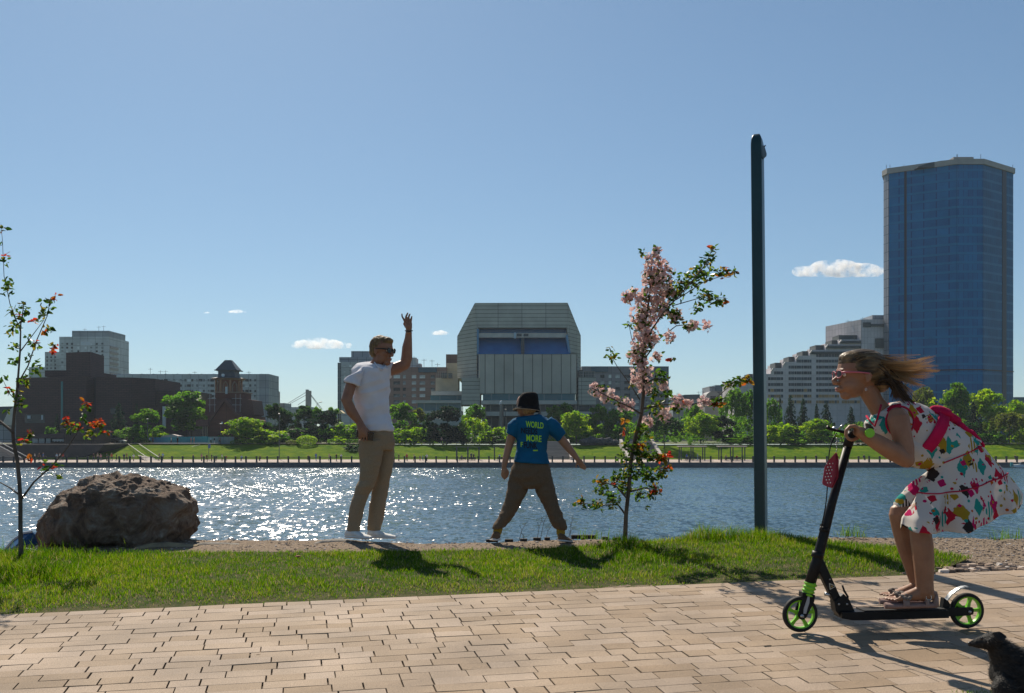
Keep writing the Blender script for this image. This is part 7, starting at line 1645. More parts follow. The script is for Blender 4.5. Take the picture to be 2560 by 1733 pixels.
limb3(g_, [J(2245, 1046, SH), J(2254, 1085, -.16), J(2264, 1120, -.18), J(2266, 1150, -.19)], [27 * u, 24 * u, 20.5 * u, 19 * u])
limb3(g_, [J(2266, 1150, -.19), J(2232, 1129, -.20), J(2195, 1107, -.21), J(2165, 1090, -.215), J(2152, 1081, -.215)], [19.5 * u, 22.5 * u, 20 * u, 15.5 * u, 14 * u])
# near hand closed on the grip: palm, four curled fingers along the bar, thumb below
GX, GY = 2132, 1083
def hand(dy0, sgn):
    gr = 13.5
    ell(g_, J(2145, 1078, dy0), (11 * u, .036, 13 * u), Matrix.Rotation(R(30), 3, 'Y'))
    for i in range(4):
        dd = dy0 + sgn * (-.028 + .0185 * i); rr = gr + 4.5 - (1.0 if i == 0 else 0)
        pts = [J(GX + rr * 1.02 * math.cos(R(a)), GY - rr * 1.05 * math.sin(R(a)), dd) for a in (38, 75, 115, 155, 195, 232, 262)]
        limb3(g_, pts, [4.6 * u, 4.6 * u, 4.3 * u, 4.2 * u, 3.9 * u, 3.6 * u, 3.0 * u], 9)
    pts = [J(GX + 17 * math.cos(R(a)), GY - 17 * math.sin(R(a)), dy0 + sgn * .047) for a in (-5, -45, -80, -112)]
    limb3(g_, pts, [5.2 * u, 4.8 * u, 4.4 * u, 3.5 * u], 9)
hand(-.215, 1)
# far arm and hand
limb3(g_, [J(2232, 1046, .13), J(2240, 1090, .18), J(2250, 1136, .20)], [24 * u, 20 * u, 17 * u])
limb3(g_, [J(2250, 1136, .20), J(2205, 1112, .21), J(2155, 1088, .215)], [17 * u, 17 * u, 12 * u]); hand(.215, -1)
# legs
limb3(g_, [J(2375, 1225, -.06), J(2340, 1252, -.06), J(2300, 1280, -.062)], [40 * u, 34 * u, 26 * u]); limb3(g_, [J(2300, 1284, -.062), J(2301, 1330, -.07), J(2306, 1365, -.08), J(2310, 1410, -.08), J(2311, 1455, -.08), J(2313, 1480, -.08)], [25 * u, 26 * u, 26.5 * u, 25 * u, 21.5 * u, 21 * u])
limb3(g_, [J(2365, 1220, .07), J(2300, 1255, .085), J(2250, 1284, .09)], [42 * u, 34 * u, 26 * u]); limb3(g_, [J(2248, 1284, .09), J(2254, 1325, .09), J(2266, 1370, .09), J(2281, 1420, .09), J(2293, 1462, .09), J(2296, 1478, .09)], [26 * u, 23 * u, 22 * u, 19 * u, 16 * u, 16 * u])
# feet with toes
def foot(hx, hy, tx, ty, dy):
    h_, t_ = J(hx, hy, dy), J(tx, ty, dy); f = (t_ - h_); L = f.length; f.normalize(); s = Vector((0, 1, 0)); up_ = Vector((0, 0, 1))
    sring(g_, [(h_ + f * L * p + up_ * z, s * w_, up_ * th) for p, w_, z, th in ((-.10, .014, .030, .020), (-.04, .026, .034, .034), (.10, .030, .040, .042), (.30, .031, .040, .038), (.52, .035, .030, .027), (.72, .038, .021, .019), (.80, .036, .016, .013))], 16)
    for i in range(5):
        yy = (-.030 + .0150 * i) * (1 if dy < 0 else -1); L2 = L * (1.0, 1.01, .97, .93, .88)[::-1][i] if dy < 0 else L * (1.0, 1.01, .97, .93, .88)[i]
        r_ = .0085 if (i == 4) == (dy < 0) and i in (0, 4) else .0068
        limb3(g_, [h_ + f * L * .74 + s * yy + up_ * .017, h_ + f * (L2 * .9) + s * yy * 1.05 + up_ * .017, h_ + f * L2 + s * yy * 1.05 + up_ * .011], [r_, r_, r_ * .9], 8)
foot(2325, 1502, 2219, 1504, -.075); foot(2305, 1495, 2206, 1493, .075)
girl = fuse(g_, 'person', .0040, SKIN_G, smooth=5)
tag(girl, 'girl in a colourful printed dress and pink sunglasses leaning forward as she rides a scooter', 'person')
PINK_F = mat('frame_pink', (.50, .13, .17), rough=.5, spec=.2)
face_parts(T, GH, Hg, girl, .075, mat('lens_brown', (.016, .010, .010), rough=.3, spec=.2), PINK_F, lip=(.48, .17, .16))
ell(e_ := MB(), T(.345, -.0, .222), (.012, .018, .004)); e_.build('teeth', mat('tooth', (.75, .73, .68), rough=.3), girl, smooth=True)
MB().tube([J(2165 + 2.2 * math.cos(a), 974 + 3.4 * math.sin(a), -.118) for a in np.linspace(0, 6.28, 13)], .0012, 6).build('earring', mat('silver', (.6, .6, .6), rough=.25, metal=1), girl)
# hair: a smooth cap gathered in a green band, then strands flying back
HAIRM = bpy.data.materials.new('hair_brown'); HAIRM.use_nodes = True; t = HAIRM.node_tree; b = t.nodes['Principled BSDF']; b.inputs['Roughness'].default_value = .38; b.inputs['Specular IOR Level'].default_value = .5
at = t.nodes.new('ShaderNodeAttribute'); at.attribute_name = 'tint'; r = t.nodes.new('ShaderNodeValToRGB'); e = r.color_ramp.elements
e[0].color = (.028, .016, .009, 1); e[1].color = (.72, .50, .26, 1); q = e.new(.5); q.color = (.15, .090, .042, 1); t.links.new(at.outputs['Fac'], r.inputs[0]); t.links.new(r.outputs[0], b.inputs['Base Color'])  # dark roots to blond tips, with sunlit gold put into the tip colour
tr_ = t.nodes.new('ShaderNodeBsdfTranslucent'); t.links.new(r.outputs[0], tr_.inputs[0]); mx = t.nodes.new('ShaderNodeMixShader'); mx.inputs[0].default_value = .45; t.links.new(b.outputs[0], mx.inputs[1]); t.links.new(tr_.outputs[0], mx.inputs[2]); t.links.new(mx.outputs[0], t.nodes['Material Output'].inputs[0])
hc = MB(); Rm = GH.to_3x3()
for c, r_ in (((-.085, 0, .655), (.415, .350, .385)), ((-.02, 0, .755), (.375, .305, .275)), ((.14, 0, .84), (.21, .22, .15)), ((-.27, 0, .55), (.24, .29, .29)), ((-.36, 0, .40), (.16, .22, .22)), ((-.33, 0, .80), (.12, .12, .10))): ell(hc, T(*c), tuple(x * Hg for x in r_), Rm)
cap = fuse(hc, 'hair', .005, mat('hair_cap', (.036, .022, .010), (.26, .165, .075), scale=26, rough=.45, spec=.3, bump=.004, bscale=90, stretch=(.25, 1.6, 1.0)), girl, smooth=4, disp=lambda v: .0022 * mnoise.noise(Vector((v.x * 12, v.y * 110, (v.z - .25 * v.x) * 110))))
def strands(paths, name, parent):
    VV = []; FF = []; TT = []
    for pts, r0, r1, t0, t1 in paths:
        m_ = MB(); n = len(pts); m_.tube(pts, [r0 + (r1 - r0) * (i / (n - 1)) ** 1.4 for i in range(n)], 5)
        o_ = len(VV); VV += m_.v; FF += [tuple(i + o_ for i in f) for f in m_.f]; TT += [t0 + (t1 - t0) * (i // 5) / (n - 1) for i in range(5 * n)]
    me = bpy.data.meshes.new(name); me.from_pydata(VV, [], FF); me.update(); a = me.attributes.new('tint', 'FLOAT', 'POINT'); a.data.foreach_set('value', TT)
    return finish(name, me, HAIRM, parent, smooth=True)
def bez(p, n=9):
    """smooth curve through control points"""
    out = []
    for i in range(n):
        f = i / (n - 1); q = [Vector(v) for v in p]
        while len(q) > 1: q = [a.lerp(c, f) for a, c in zip(q, q[1:])]
        out.append(q[0])
    return out
rs = random.Random(5); paths = []
locks = [(2352 - rs.random() * 20 - (40 * rs.random() if i % 2 else 0) - (26 if i > 15 else 0), 892 + 3.7 * i + rs.gauss(0, 5), rs.gauss(0, .045), rs.gauss(0, 7)) for i in range(21)]
for k in range(290):                                   # pony tail blown back, in separate locks
    i_ = k % 21; lx, ly, ld, wv_ = locks[i_]; q = i_ / 20; dy = ld + rs.gauss(0, .006); sp = rs.gauss(0, 1); cut_ = rs.random() ** 2 * 32
    s0 = J(2178 + rs.gauss(0, 3), 897 + rs.gauss(0, 4.5), dy * .3 - .01)
    c1 = J(2200 + rs.gauss(0, 3), 903 + 24 * q + sp * 2, dy * .6 - .01); c2 = J(2240 + rs.gauss(0, 5), 908 + 50 * q + sp * 2.5 + wv_, dy * 1.1 - .015); c3 = J(2290, 912 + 44 * q + sp * 2.5 - wv_, dy * 1.5 - .02)
    paths.append((bez([s0, c1, c2, c3, J(lx - cut_, ly + sp * 2.2, dy * 2 - .02)], 12), .0022, .0003, rs.uniform(.3, .6), rs.uniform(.85, 1)))
for k in range(150):                                   # loose dark hair hanging from the nape on to the back
    q = rs.random(); dy = rs.gauss(0, .035)
    s0 = J(2178 + 22 * rs.random(), 905 + 60 * rs.random(), dy * .8 - .03)
    c1 = J(2222 + rs.gauss(0, 8), 935 + rs.gauss(0, 9), dy - .02); c2 = J(2236 + 12 * q, 972 + rs.gauss(0, 6), dy - .02)
    ex, ey = 2226 + 66 * q + rs.gauss(0, 4), 990 + 26 * q + rs.gauss(0, 5)
    paths.append((bez([s0, c1, c2, J(ex, ey, dy - .02)], 9), .0032, .0009, rs.uniform(0, .25), rs.uniform(.1, .5)))
for k in range(46):                                    # wisps
    q = rs.random(); dy = rs.gauss(0, .03); x0 = 2160 + 60 * rs.random()
    paths.append((bez([J(x0, 884 + 25 * rs.random(), dy), J(x0 + 35, 880 + 26 * rs.random(), dy), J(x0 + 60 + 60 * rs.random(), 886 + 70 * q, dy)], 7), .0011, .0004, .35, 1))
for k in range(26):
    q = rs.random(); dy = rs.gauss(0, .03)
    paths.append((bez([J(2236, 945, dy), J(2262, 962 + 12 * q, dy), J(2270 + 20 * rs.random(), 975 + 20 * q, dy)], 7), .0013, .0004, .3, .9))
for k in range(120):                                   # combed strands over the crown towards the band
    a0 = rs.uniform(-1.15, 1.15); z0 = rs.uniform(.62, .98)
    f0 = T(.30 * math.cos(a0 * .8) - .03, .33 * math.sin(a0), .60 + .36 * math.cos(a0) * z0); f1 = T(.02, .37 * math.sin(a0), .70 + .345 * math.cos(a0)); f2 = T(-.26, .25 * math.sin(a0), .73 + .22 * math.cos(a0)); f3 = J(2178, 897, .02 * math.sin(a0))
    pts = [f0.lerp(f1, .3), f1, f1.lerp(f2, .5) + Vector((0, 0, .006)), f2, f3]
    paths.append((bez(pts, 9), .0018, .0016, rs.uniform(.3, .8), rs.uniform(.2, .55)))
strands(paths, 'hair_strands', cap)
bd = MB(); cB = J(2178, 897, -.01); bd.tube([cB + Vector((.004 * math.sin(a), .021 * math.cos(a), .021 * math.sin(a))) for a in np.linspace(0, 6.283, 17)], .006, 8); bd.build('hair_band', mat('green_elastic', (.02, .45, .10), rough=.7), girl, smooth=True)

# dress: bodice, two tiers of skirt, crimson sash and bow
def dress_mat():
    m = bpy.data.materials.new('dress_print'); m.use_nodes = True; t = m.node_tree; b = t.nodes['Principled BSDF']; b.inputs['Roughness'].default_value = .9; b.inputs['Specular IOR Level'].default_value = .1
    tc = t.nodes.new('ShaderNodeTexCoord'); col = None
    def layer(scale, seed, lo, cols, wob):
        nonlocal col
        mp = t.nodes.new('ShaderNodeMapping'); mp.inputs['Location'].default_value = (seed, seed * .7, seed * 1.9); mp.inputs['Scale'].default_value = (1.25, .45, .75) if int(seed) == 4 else (1, .45, 1); mp.inputs['Rotation'].default_value = (0, .6 * seed, 0); t.links.new(tc.outputs['Object'], mp.inputs[0])
        nz_ = t.nodes.new('ShaderNodeTexNoise'); nz_.inputs['Scale'].default_value = 60; nz_.inputs['Detail'].default_value = 2; t.links.new(mp.outputs[0], nz_.inputs['Vector'])
        v = t.nodes.new('ShaderNodeTexVoronoi'); v.feature = 'F1'; v.distance = {2: 'MANHATTAN', 4: 'CHEBYCHEV'}.get(int(seed), 'EUCLIDEAN'); v.inputs['Scale'].default_value = scale; v.inputs['Randomness'].default_value = .85; t.links.new(mp.outputs[0], v.inputs['Vector'])
        ad = t.nodes.new('ShaderNodeMath'); ad.operation = 'MULTIPLY_ADD'; ad.inputs[1].default_value = wob; t.links.new(nz_.outputs['Fac'], ad.inputs[0]); t.links.new(v.outputs['Distance'], ad.inputs[2])
        ls = t.nodes.new('ShaderNodeMath'); ls.operation = 'LESS_THAN'; ls.inputs[1].default_value = lo + wob * .5; t.links.new(ad.outputs[0], ls.inputs[0])
        sp = t.nodes.new('ShaderNodeSeparateColor'); t.links.new(v.outputs['Color'], sp.inputs[0])
        pick = t.nodes.new('ShaderNodeMath'); pick.operation = 'LESS_THAN'; pick.inputs[1].default_value = .97; t.links.new(sp.outputs[1], pick.inputs[0])
        ml = t.nodes.new('ShaderNodeMath'); ml.operation = 'MULTIPLY'; t.links.new(ls.outputs[0], ml.inputs[0]); t.links.new(pick.outputs[0], ml.inputs[1])
        r = t.nodes.new('ShaderNodeValToRGB'); r.color_ramp.interpolation = 'CONSTANT'; e = r.color_ramp.elements
        while len(e) < len(cols): e.new(.5)
        for i, c in enumerate(cols): e[i].position = i / len(cols); e[i].color = (*c, 1)
        t.links.new(sp.outputs[0], r.inputs[0])
        # some of the motifs are striped
        wv = t.nodes.new('ShaderNodeTexWave'); wv.inputs['Scale'].default_value = 22; wv.bands_direction = 'DIAGONAL'; t.links.new(mp.outputs[0], wv.inputs['Vector'])
        st = t.nodes.new('ShaderNodeMath'); st.operation = 'GREATER_THAN'; st.inputs[1].default_value = .62; t.links.new(wv.outputs['Fac'], st.inputs[0])
        s2 = t.nodes.new('ShaderNodeMath'); s2.operation = 'GREATER_THAN'; s2.inputs[1].default_value = .74; t.links.new(sp.outputs[2], s2.inputs[0])
        s3 = t.nodes.new('ShaderNodeMath'); s3.operation = 'MULTIPLY'; t.links.new(st.outputs[0], s3.inputs[0]); t.links.new(s2.outputs[0], s3.inputs[1])
        inv = t.nodes.new('ShaderNodeMath'); inv.operation = 'SUBTRACT'; inv.inputs[0].default_value = 1; t.links.new(s3.outputs[0], inv.inputs[1])
        fm = t.nodes.new('ShaderNodeMath'); fm.operation = 'MULTIPLY'; t.links.new(ml.outputs[0], fm.inputs[0]); t.links.new(inv.outputs[0], fm.inputs[1])
        mx = t.nodes.new('ShaderNodeMix'); mx.data_type = 'RGBA'; t.links.new(fm.outputs[0], mx.inputs[0])
        if col is None: mx.inputs[6].default_value = (.70, .665, .625, 1)
        else: t.links.new(col, mx.inputs[6])
        t.links.new(r.outputs[0], mx.inputs[7]); col = mx.outputs[2]
    MAG, RED, MUS, TEA, DRK, ORA = (.55, .015, .13), (.52, .02, .05), (.42, .28, .03), (.03, .33, .28), (.045, .036, .034), (.55, .13, .02)
    layer(13.5, 4, .36, [MAG, MUS, TEA, RED, MUS, DRK, MAG, RED, TEA], .24)
    layer(14, 2, .40, [RED, TEA, MUS, MAG, TEA, DRK, MUS], .2)
    layer(24, 6, .20, [RED, MUS, TEA, RED, MAG, ORA], .1)
    t.links.new(col, b.inputs['Base Color'])
    tr = t.nodes.new('ShaderNodeBsdfTranslucent'); t.links.new(col, tr.inputs[0]); mx = t.nodes.new('ShaderNodeMixShader'); mx.inputs[0].default_value = .30
    t.links.new(b.outputs[0], mx.inputs[1]); t.links.new(tr.outputs[0], mx.inputs[2]); t.links.new(mx.outputs[0], t.nodes['Material Output'].inputs[0]); return m
DRS = dress_mat(); CRIM = cloth('crimson_satin', (.50, .012, .075), (.40, .008, .055), scale=10); PIPE = cloth('crimson_piping', (.45, .02, .06), (.40, .015, .05), scale=10)
PIPE2 = CRIM
bd = MB()
sring(bd, [(J(2206, 1022), (24 * u, 0, 15 * u), (0, .085, 0)), (J(2222, 1034), (46 * u, 0, 32 * u), (0, .112, 0)), (J(2240, 1050), (60 * u, 0, 41 * u), (0, .118, 0)), (J(2272, 1074), (62 * u, 0, 46 * u), (0, .122, 0)), (J(2318, 1102), (58 * u, 0, 47 * u), (0, .12, 0)), (J(2355, 1124), (66 * u, 0, 46 * u), (0, .125, 0)), (J(2383, 1137), (66 * u, 0, 36 * u), (0, .13, 0))], 32)
bodice = fuse(bd, 'bodice', .006, DRS, girl, smooth=5, disp=folds(.0055, 14, 5))
# front folds of the blouse hanging between the arms
fr = MB(); sring(fr, [(J(2186, 1046), (20 * u, 0, 10 * u), (0, .085, 0)), (J(2194, 1056), (28 * u, 0, 16 * u), (0, .112, 0)), (J(2206, 1074), (32 * u, 0, 20 * u), (0, .118, 0)), (J(2244, 1096), (40 * u, 0, 24 * u), (0, .115, 0)), (J(2302, 1136), (36 * u, 0, 26 * u), (0, .12, 0)), (J(2336, 1156), (30 * u, 0, 16 * u), (0, .12, 0)), (J(2350, 1166), (26 * u, 0, 10 * u), (0, .11, 0))], 24)
fuse(fr, 'blouse_front', .006, DRS, bodice, smooth=5, disp=folds(.006, 16, 8))
# armhole and neckline piping
arm_c = J(2250, 1054, -.122)
MB().tube([arm_c + Vector((34 * u * math.cos(a), 0, 37 * u * math.sin(a))) for a in np.linspace(0, 6.283, 33)], .0055, 8).build('piping', PIPE, bodice, smooth=True)
MB().tube([J(2203, 1012, -.092), J(2198, 1030, -.112), J(2193, 1048, -.116), J(2187, 1066, -.112), J(2176, 1054, -.085), J(2166, 1040, -.045)], .0055, 8).build('piping', PIPE, bodice, smooth=True)
# skirt
NA, NS = 120, 34
def skirt(name, rings, pleats, amp, seed, parent):
    """rings: (front px, back px, depth m)"""
    VV = []; fr = np.array([r_[0] for r_ in rings], float); bk = np.array([r_[1] for r_ in rings], float); dp = np.array([r_[2] for r_ in rings]); tt = np.linspace(0, 1, len(rings))
    for i in range(NS):
        s = i / (NS - 1); f = [np.interp(s, tt, fr[:, k]) for k in (0, 1)]; c = [np.interp(s, tt, bk[:, k]) for k in (0, 1)]; d = np.interp(s, tt, dp)
        for k in range(NA):
            a = 2 * math.pi * k / NA; w_ = s ** 1.3 * amp * (math.sin(pleats * a + seed) + .6 * math.sin((pleats * 1.7 + 1) * a + 2 * seed + s * 2)); ca = math.cos(a)
            m_ = (1 - ca) / 2; sag = 25 * s * math.sin(a) ** 2
            px = f[0] + (c[0] - f[0]) * m_ + w_ * 8 * abs(math.sin(a)); py = f[1] + (c[1] - f[1]) * m_ + sag * 1.6 * (1 if math.sin(a) < 0 else .5) + w_ * 5 * s
            VV.append(J(px, py, math.sin(a) * d * (1 + w_ * .30)))
    FF = [(i * NA + k, i * NA + (k + 1) % NA, (i + 1) * NA + (k + 1) % NA, (i + 1) * NA + k) for i in range(NS - 1) for k in range(NA)]
    o = mesh_obj(name, VV, FF, DRS, parent, smooth=True); s_ = o.modifiers.new('t', 'SOLIDIFY'); s_.thickness = .003; return o, VV
sk, SV = skirt('skirt', [((2325, 1165), (2448, 1102), .125), ((2318, 1188), (2482, 1146), .15), ((2300, 1222), (2512, 1176), .18), ((2280, 1258), (2538, 1207), .205), ((2254, 1292), (2558, 1236), .235), ((2250, 1318), (2556, 1262), .245)], 7, .75, 1.1, girl)
# piped seams round the skirt
for i in (2, 15):
    MB().tube([Vector(SV[i * NA + k % NA]) + (Vector(SV[i * NA + k % NA]) - J(2400, 1230)).normalized() * .003 for k in range(NA + 1)], .0036, 6).build('piping', PIPE, sk, smooth=True)
# dress over the far thigh and knee
ft = MB(); limb3(ft, [J(2345, 1205, .07), J(2300, 1232, .085), J(2262, 1262, .09)], [36 * u, 33 * u, 27 * u]); fuse(ft, 'skirt_flap', .006, DRS, sk, smooth=4, disp=folds(.005, 16, 12))
# sash and bow
def band(c, e1, e2, w_, th, m, name, parent):
    """belt: ellipse with semi-axes e1, e2 about c"""
    nrm = Vector(e1).cross(Vector(e2)).normalized(); VV = []; n = 72
    for k in range(n):
        a = 2 * math.pi * k / n; q = Vector(c) + Vector(e1) * math.cos(a) + Vector(e2) * math.sin(a); o_ = (Vector(e1) * math.cos(a) + Vector(e2) * math.sin(a)).normalized()
        for (ww, tt_) in ((-w_, 0), (-w_ * .9, th), (-w_ * .3, th * .7), (w_ * .25, th * 1.1), (w_ * .9, th * .9), (w_, 0), (w_, -th), (-w_, -th)): VV.append(q + nrm * ww + o_ * tt_)
    FF = [(k * 8 + j, ((k + 1) % n) * 8 + j, ((k + 1) % n) * 8 + (j + 1) % 8, k * 8 + (j + 1) % 8) for k in range(n) for j in range(8)]
    return mesh_obj(name, VV, FF, m, parent, smooth=True)
sash = band(J(2315, 1092), (38 * u, 0, 60 * u), (0, .134, 0), 15 * u, .005, CRIM, 'sash', girl)
bw = MB()
for (c, r_, a) in (((2352, 1030, -.03), (30, 14), 18), ((2380, 1046, -.02), (24, 13), 30), ((2350, 1034, .05), (28, 13), 10), ((2336, 1034, -.02), (10, 12), 0), ((2430, 1088, -.02), (26, 7), 44), ((2452, 1108, -.02), (12, 5), 50), ((2405, 1070, -.02), (26, 9), 42)):
    ell(bw, J(*c), (r_[0] * u, .045 if r_[0] > 25 else .03, r_[1] * u), Matrix.Rotation(R(a), 3, 'Y'))
fuse(bw, 'bow', .005, CRIM, sash, smooth=3, disp=folds(.006, 22, 3))
# sandals
SOL = mat('sandal_sole', (.30, .19, .16), (.24, .15, .13), scale=30, rough=.8); STR = mat('sandal_strap', (.28, .20, .175), (.22, .155, .135), scale=40, rough=.7)
def sandal(hx, hy, tx, ty, dy):
    h_, t_ = J(hx, hy, dy), J(tx, ty, dy); f = (t_ - h_); L = f.length; f.normalize(); s = Vector((0, 1, 0)); up_ = Vector((0, 0, 1))
    r_ = thing_part = empty('sandal'); r_.location = h_; r_.parent = girl; r_.matrix_parent_inverse = Matrix.Identity(4)
    m_ = MB(); sring(m_, [(h_ + f * L * p + up_ * .004, s * w_, up_ * .017) for p, w_ in ((-.16, .015), (-.12, .030), (0, .036), (.3, .036), (.6, .043), (.85, .045), (1.0, .036), (1.07, .016))], 20)
    o = m_.build('sole', SOL, None, smooth=True); o.parent = r_; o.matrix_parent_inverse = Matrix.Translation(h_).inverted(); b2 = o.modifiers.new('e', 'EDGE_SPLIT'); b2.split_angle = R(60)
    def part(mb, name, m, **k):
        o = mb.build(name, m, None, smooth=True, **k); o.parent = r_; o.matrix_parent_inverse = Matrix.Translation(h_).inverted(); return o
    st = MB()
    def arch(p, hgt, wd, th, lean=0):
        pts = [h_ + f * (L * p + lean * math.sin(a)) + s * wd * math.cos(a) + up_ * (.008 + hgt * math.sin(a)) for a in np.linspace(0, math.pi, 13)]
        q = MB()
        for i in range(12):
            pass
        VV = []; 
        for pnt in pts: VV += [pnt - f * th, pnt + f * th, pnt + f * th + (pnt - (h_ + f * L * p)).normalized() * .003, pnt - f * th + (pnt - (h_ + f * L * p)).normalized() * .003]
        FF = [(i * 4 + j, i * 4 + (j + 1) % 4, (i + 1) * 4 + (j + 1) % 4, (i + 1) * 4 + j) for i in range(12) for j in range(4)]
        st.add(VV, FF)
    arch(.62, .052, .043, .018); part(st, 'strap', STR); st = MB(); arch(.12, .088, .036, .010, .01); part(st, 'strap', STR); st = MB()
    st.tube([h_ + f * L * .12 + s * (-.036 if dy < 0 else -.033) + up_ * .075, h_ - f * L * .12 + up_ * .07 - s * .012, h_ - f * L * .13 + up_ * .07 + s * .012, h_ + f * L * .12 + s * .034 + up_ * .075], [.008, .009, .009, .008], 8); part(st, 'strap', STR); st = MB()
    st.tube([h_ - f * L * .10 - s * .02 + up_ * .0, h_ - f * L * .13 + up_ * .04, h_ - f * L * .12 + up_ * .072], [.018, .017, .012], 8)
    part(st, 'heel_cup', STR)
    bk = MB(); cB = h_ + f * L * .10 - s * .040 + up_ * .050; bk.tube([cB + f * .014 * math.cos(a) + up_ * .014 * math.sin(a) for a in np.linspace(0, 6.283, 17)], .0022, 6); part(bk, 'buckle', mat('silver', (.6, .6, .6), rough=.25, metal=1))
    for (p, q, z) in ((.60, -.028, .048), (.70, 0, .056), (.64, .026, .054)):
        fl = MB(); c = h_ + f * L * p + s * q + up_ * z
        for k in range(5): a = 1.2566 * k + p * 9; ell(fl, c + f * .019 * math.cos(a) + s * .012 * math.sin(a) + up_ * (.006 + .006 * math.sin(a)), (.017, .013, .010), Matrix.Rotation(a, 3, 'Z') @ Matrix.Rotation(.4, 3, 'Y'))
        part(fl, 'flower', mat('felt_taupe', (.20, .165, .14), (.15, .12, .10), scale=40, rough=.95))
sandal(2325, 1514, 2219, 1516, -.075); sandal(2305, 1507, 2206, 1505, .075)

# ---------------------------------------------------------------- the scooter
FW, RW = P(2000, 1538, 5.45), P(2416.7, 1527.5, 5.54)
FW.z = gz(5.45) + .0985 + .004; RW.z = gz(5.54) + .0985 + .004
BLK = mat('scooter_black', (.007, .007, .008), (.011, .011, .012), scale=30, rough=.5, spec=.22); GRN = mat('scooter_green', (.20, .52, .012), rough=.35, spec=.5); TYR = mat('tyre_black', (.013, .013, .013), rough=.75); STL = mat('scooter_steel', (.45, .45, .45), rough=.3, metal=.9)
scoot = thing('kick_scooter', 'black kick scooter with lime green wheels ridden by the girl', 'scooter', (FW.x, FW.y, gz(FW.y)))
SD2 = (RW - FW); SD2.z = 0; SD2.normalize(); SN = Vector((-SD2.y, SD2.x, 0))       # along the scooter, and across it away from the camera
def wheel(c, rot):
    w_ = empty('wheel'); w_.location = c; w_.parent = scoot; w_.matrix_parent_inverse = Matrix.Translation(scoot.location).inverted()
    def put(mb, name, m):
        vs = [c + SD2 * v[0] + SN * v[1] + Vector((0, 0, v[2])) for v in mb.v]; mb2 = MB(); mb2.add(vs, mb.f); o = mb2.build(name, m, None, smooth=True)
        bmx_ = bmesh.new(); bmx_.from_mesh(o.data); bmesh.ops.recalc_face_normals(bmx_, faces=bmx_.faces[:]); bmx_.to_mesh(o.data); bmx_.free()
        o.parent = w_; o.matrix_parent_inverse = Matrix.Translation(c).inverted(); e_ = o.modifiers.new('e', 'EDGE_SPLIT'); e_.split_angle = R(40); return o
    def annulus(prof, n=64):
        m_ = MB(); k_ = len(prof); vs = []
        for i in range(n):
            a = 2 * math.pi * i / n; vs += [(r_ * math.cos(a), y, r_ * math.sin(a)) for r_, y in prof]
        m_.add(vs, [(i * k_ + j, ((i + 1) % n) * k_ + j, ((i + 1) % n) * k_ + (j + 1) % k_, i * k_ + (j + 1) % k_) for i in range(n) for j in range(k_)]); return m_
    put(annulus([(.078, -.012), (.088, -.0145), (.095, -.012), (.0985, -.005), (.0985, .005), (.095, .012), (.088, .0145), (.078, .012)]), 'tyre', TYR)
    rim = annulus([(.071, -.011), (.0782, -.0135), (.0782, .0135), (.071, .011)])
    put(rim, 'rim', GRN)
    for k in range(5):
        a = R(rot) + 2 * math.pi * k / 5; ca, sa = math.cos(a), math.sin(a); m_ = MB(); vs = []
        for r_, hw, th in ((.014, .011, .011), (.045, .0078, .008), (.0725, .0105, .009)):
            for sx, sy in ((-1, -1), (1, -1), (1, 1), (-1, 1)): vs.append((r_ * ca - sx * hw * sa, sy * th, r_ * sa + sx * hw * ca))
        m_.add(vs, [(i * 4 + j, i * 4 + (j + 1) % 4, (i + 1) * 4 + (j + 1) % 4, (i + 1) * 4 + j) for i in range(2) for j in range(4)] + [(3, 2, 1, 0), (8, 9, 10, 11)]); put(m_, 'spoke', GRN)
    put(MB().lathe((0, -.016, 0), [(.017, 0), (.017, .032)], 20, axis='Y'), 'hub', GRN)
wheel(FW, 12 + 72); wheel(RW, 2)
def S(x, y, off=0.0):
    """point in the scooter's own vertical plane seen at a pixel, then moved across it"""
    d = FW.y + (RW.y - FW.y) * (P(x, y, 5.47).x - FW.x) / (RW.x - FW.x); return P(x, y, d) + SN * off
def plate(pts, o0, o1, name, m, parent=scoot, bevel=.002):
    a_ = [S(x, y, o0) for x, y in pts]; c_ = [S(x, y, o1) for x, y in pts]; n = len(pts)
    ar = sum(pts[i][0] * pts[(i + 1) % n][1] - pts[(i + 1) % n][0] * pts[i][1] for i in range(n))
    if ar > 0: a_.reverse(); c_.reverse()
    return MB().add(a_ + c_, [tuple(range(n)), tuple(range(2 * n - 1, n - 1, -1))] + [(i, i + n, (i + 1) % n + n, (i + 1) % n) for i in range(n)]).build(name, m, parent, bevel=bevel)
MB().tube([S(2024, 1462), S(2042, 1405), S(2080, 1258), S(2124, 1100)], [.030, .030, .0235, .0225], 18).build('stem', BLK, scoot, smooth=True)
MB().tube([S(2060, 1330), S(2063, 1318)], [.028, .028], 18).build('clamp', BLK, scoot, smooth=True)
MB().tube([S(2042, 1395), S(2046, 1380)], [.033, .033], 18).build('clamp', BLK, scoot, smooth=True)
sp_ = MB(); pa, pb = S(2017, 1490), S(2028, 1455)
sp_.tube([pa.lerp(pb, k / 16) for k in range(17)], [.029 + (.007 if k % 4 in (1, 2) else 0) for k in range(17)], 20); sp_.build('spring_collar', GRN, scoot, smooth=True)
for o0, o1 in ((-.030, -.019), (.019, .030)):
    plate([(2004, 1482), (2033, 1488), (2031, 1502), (2012, 1541), (2003, 1548), (1995, 1546), (1990, 1536), (1994, 1518), (2001, 1500)], o0, o1, 'fork', BLK, bevel=.003)
plate([(2002, 1479), (2033, 1486), (2031, 1496), (2001, 1491)], -.030, .030, 'fork_crown', BLK)
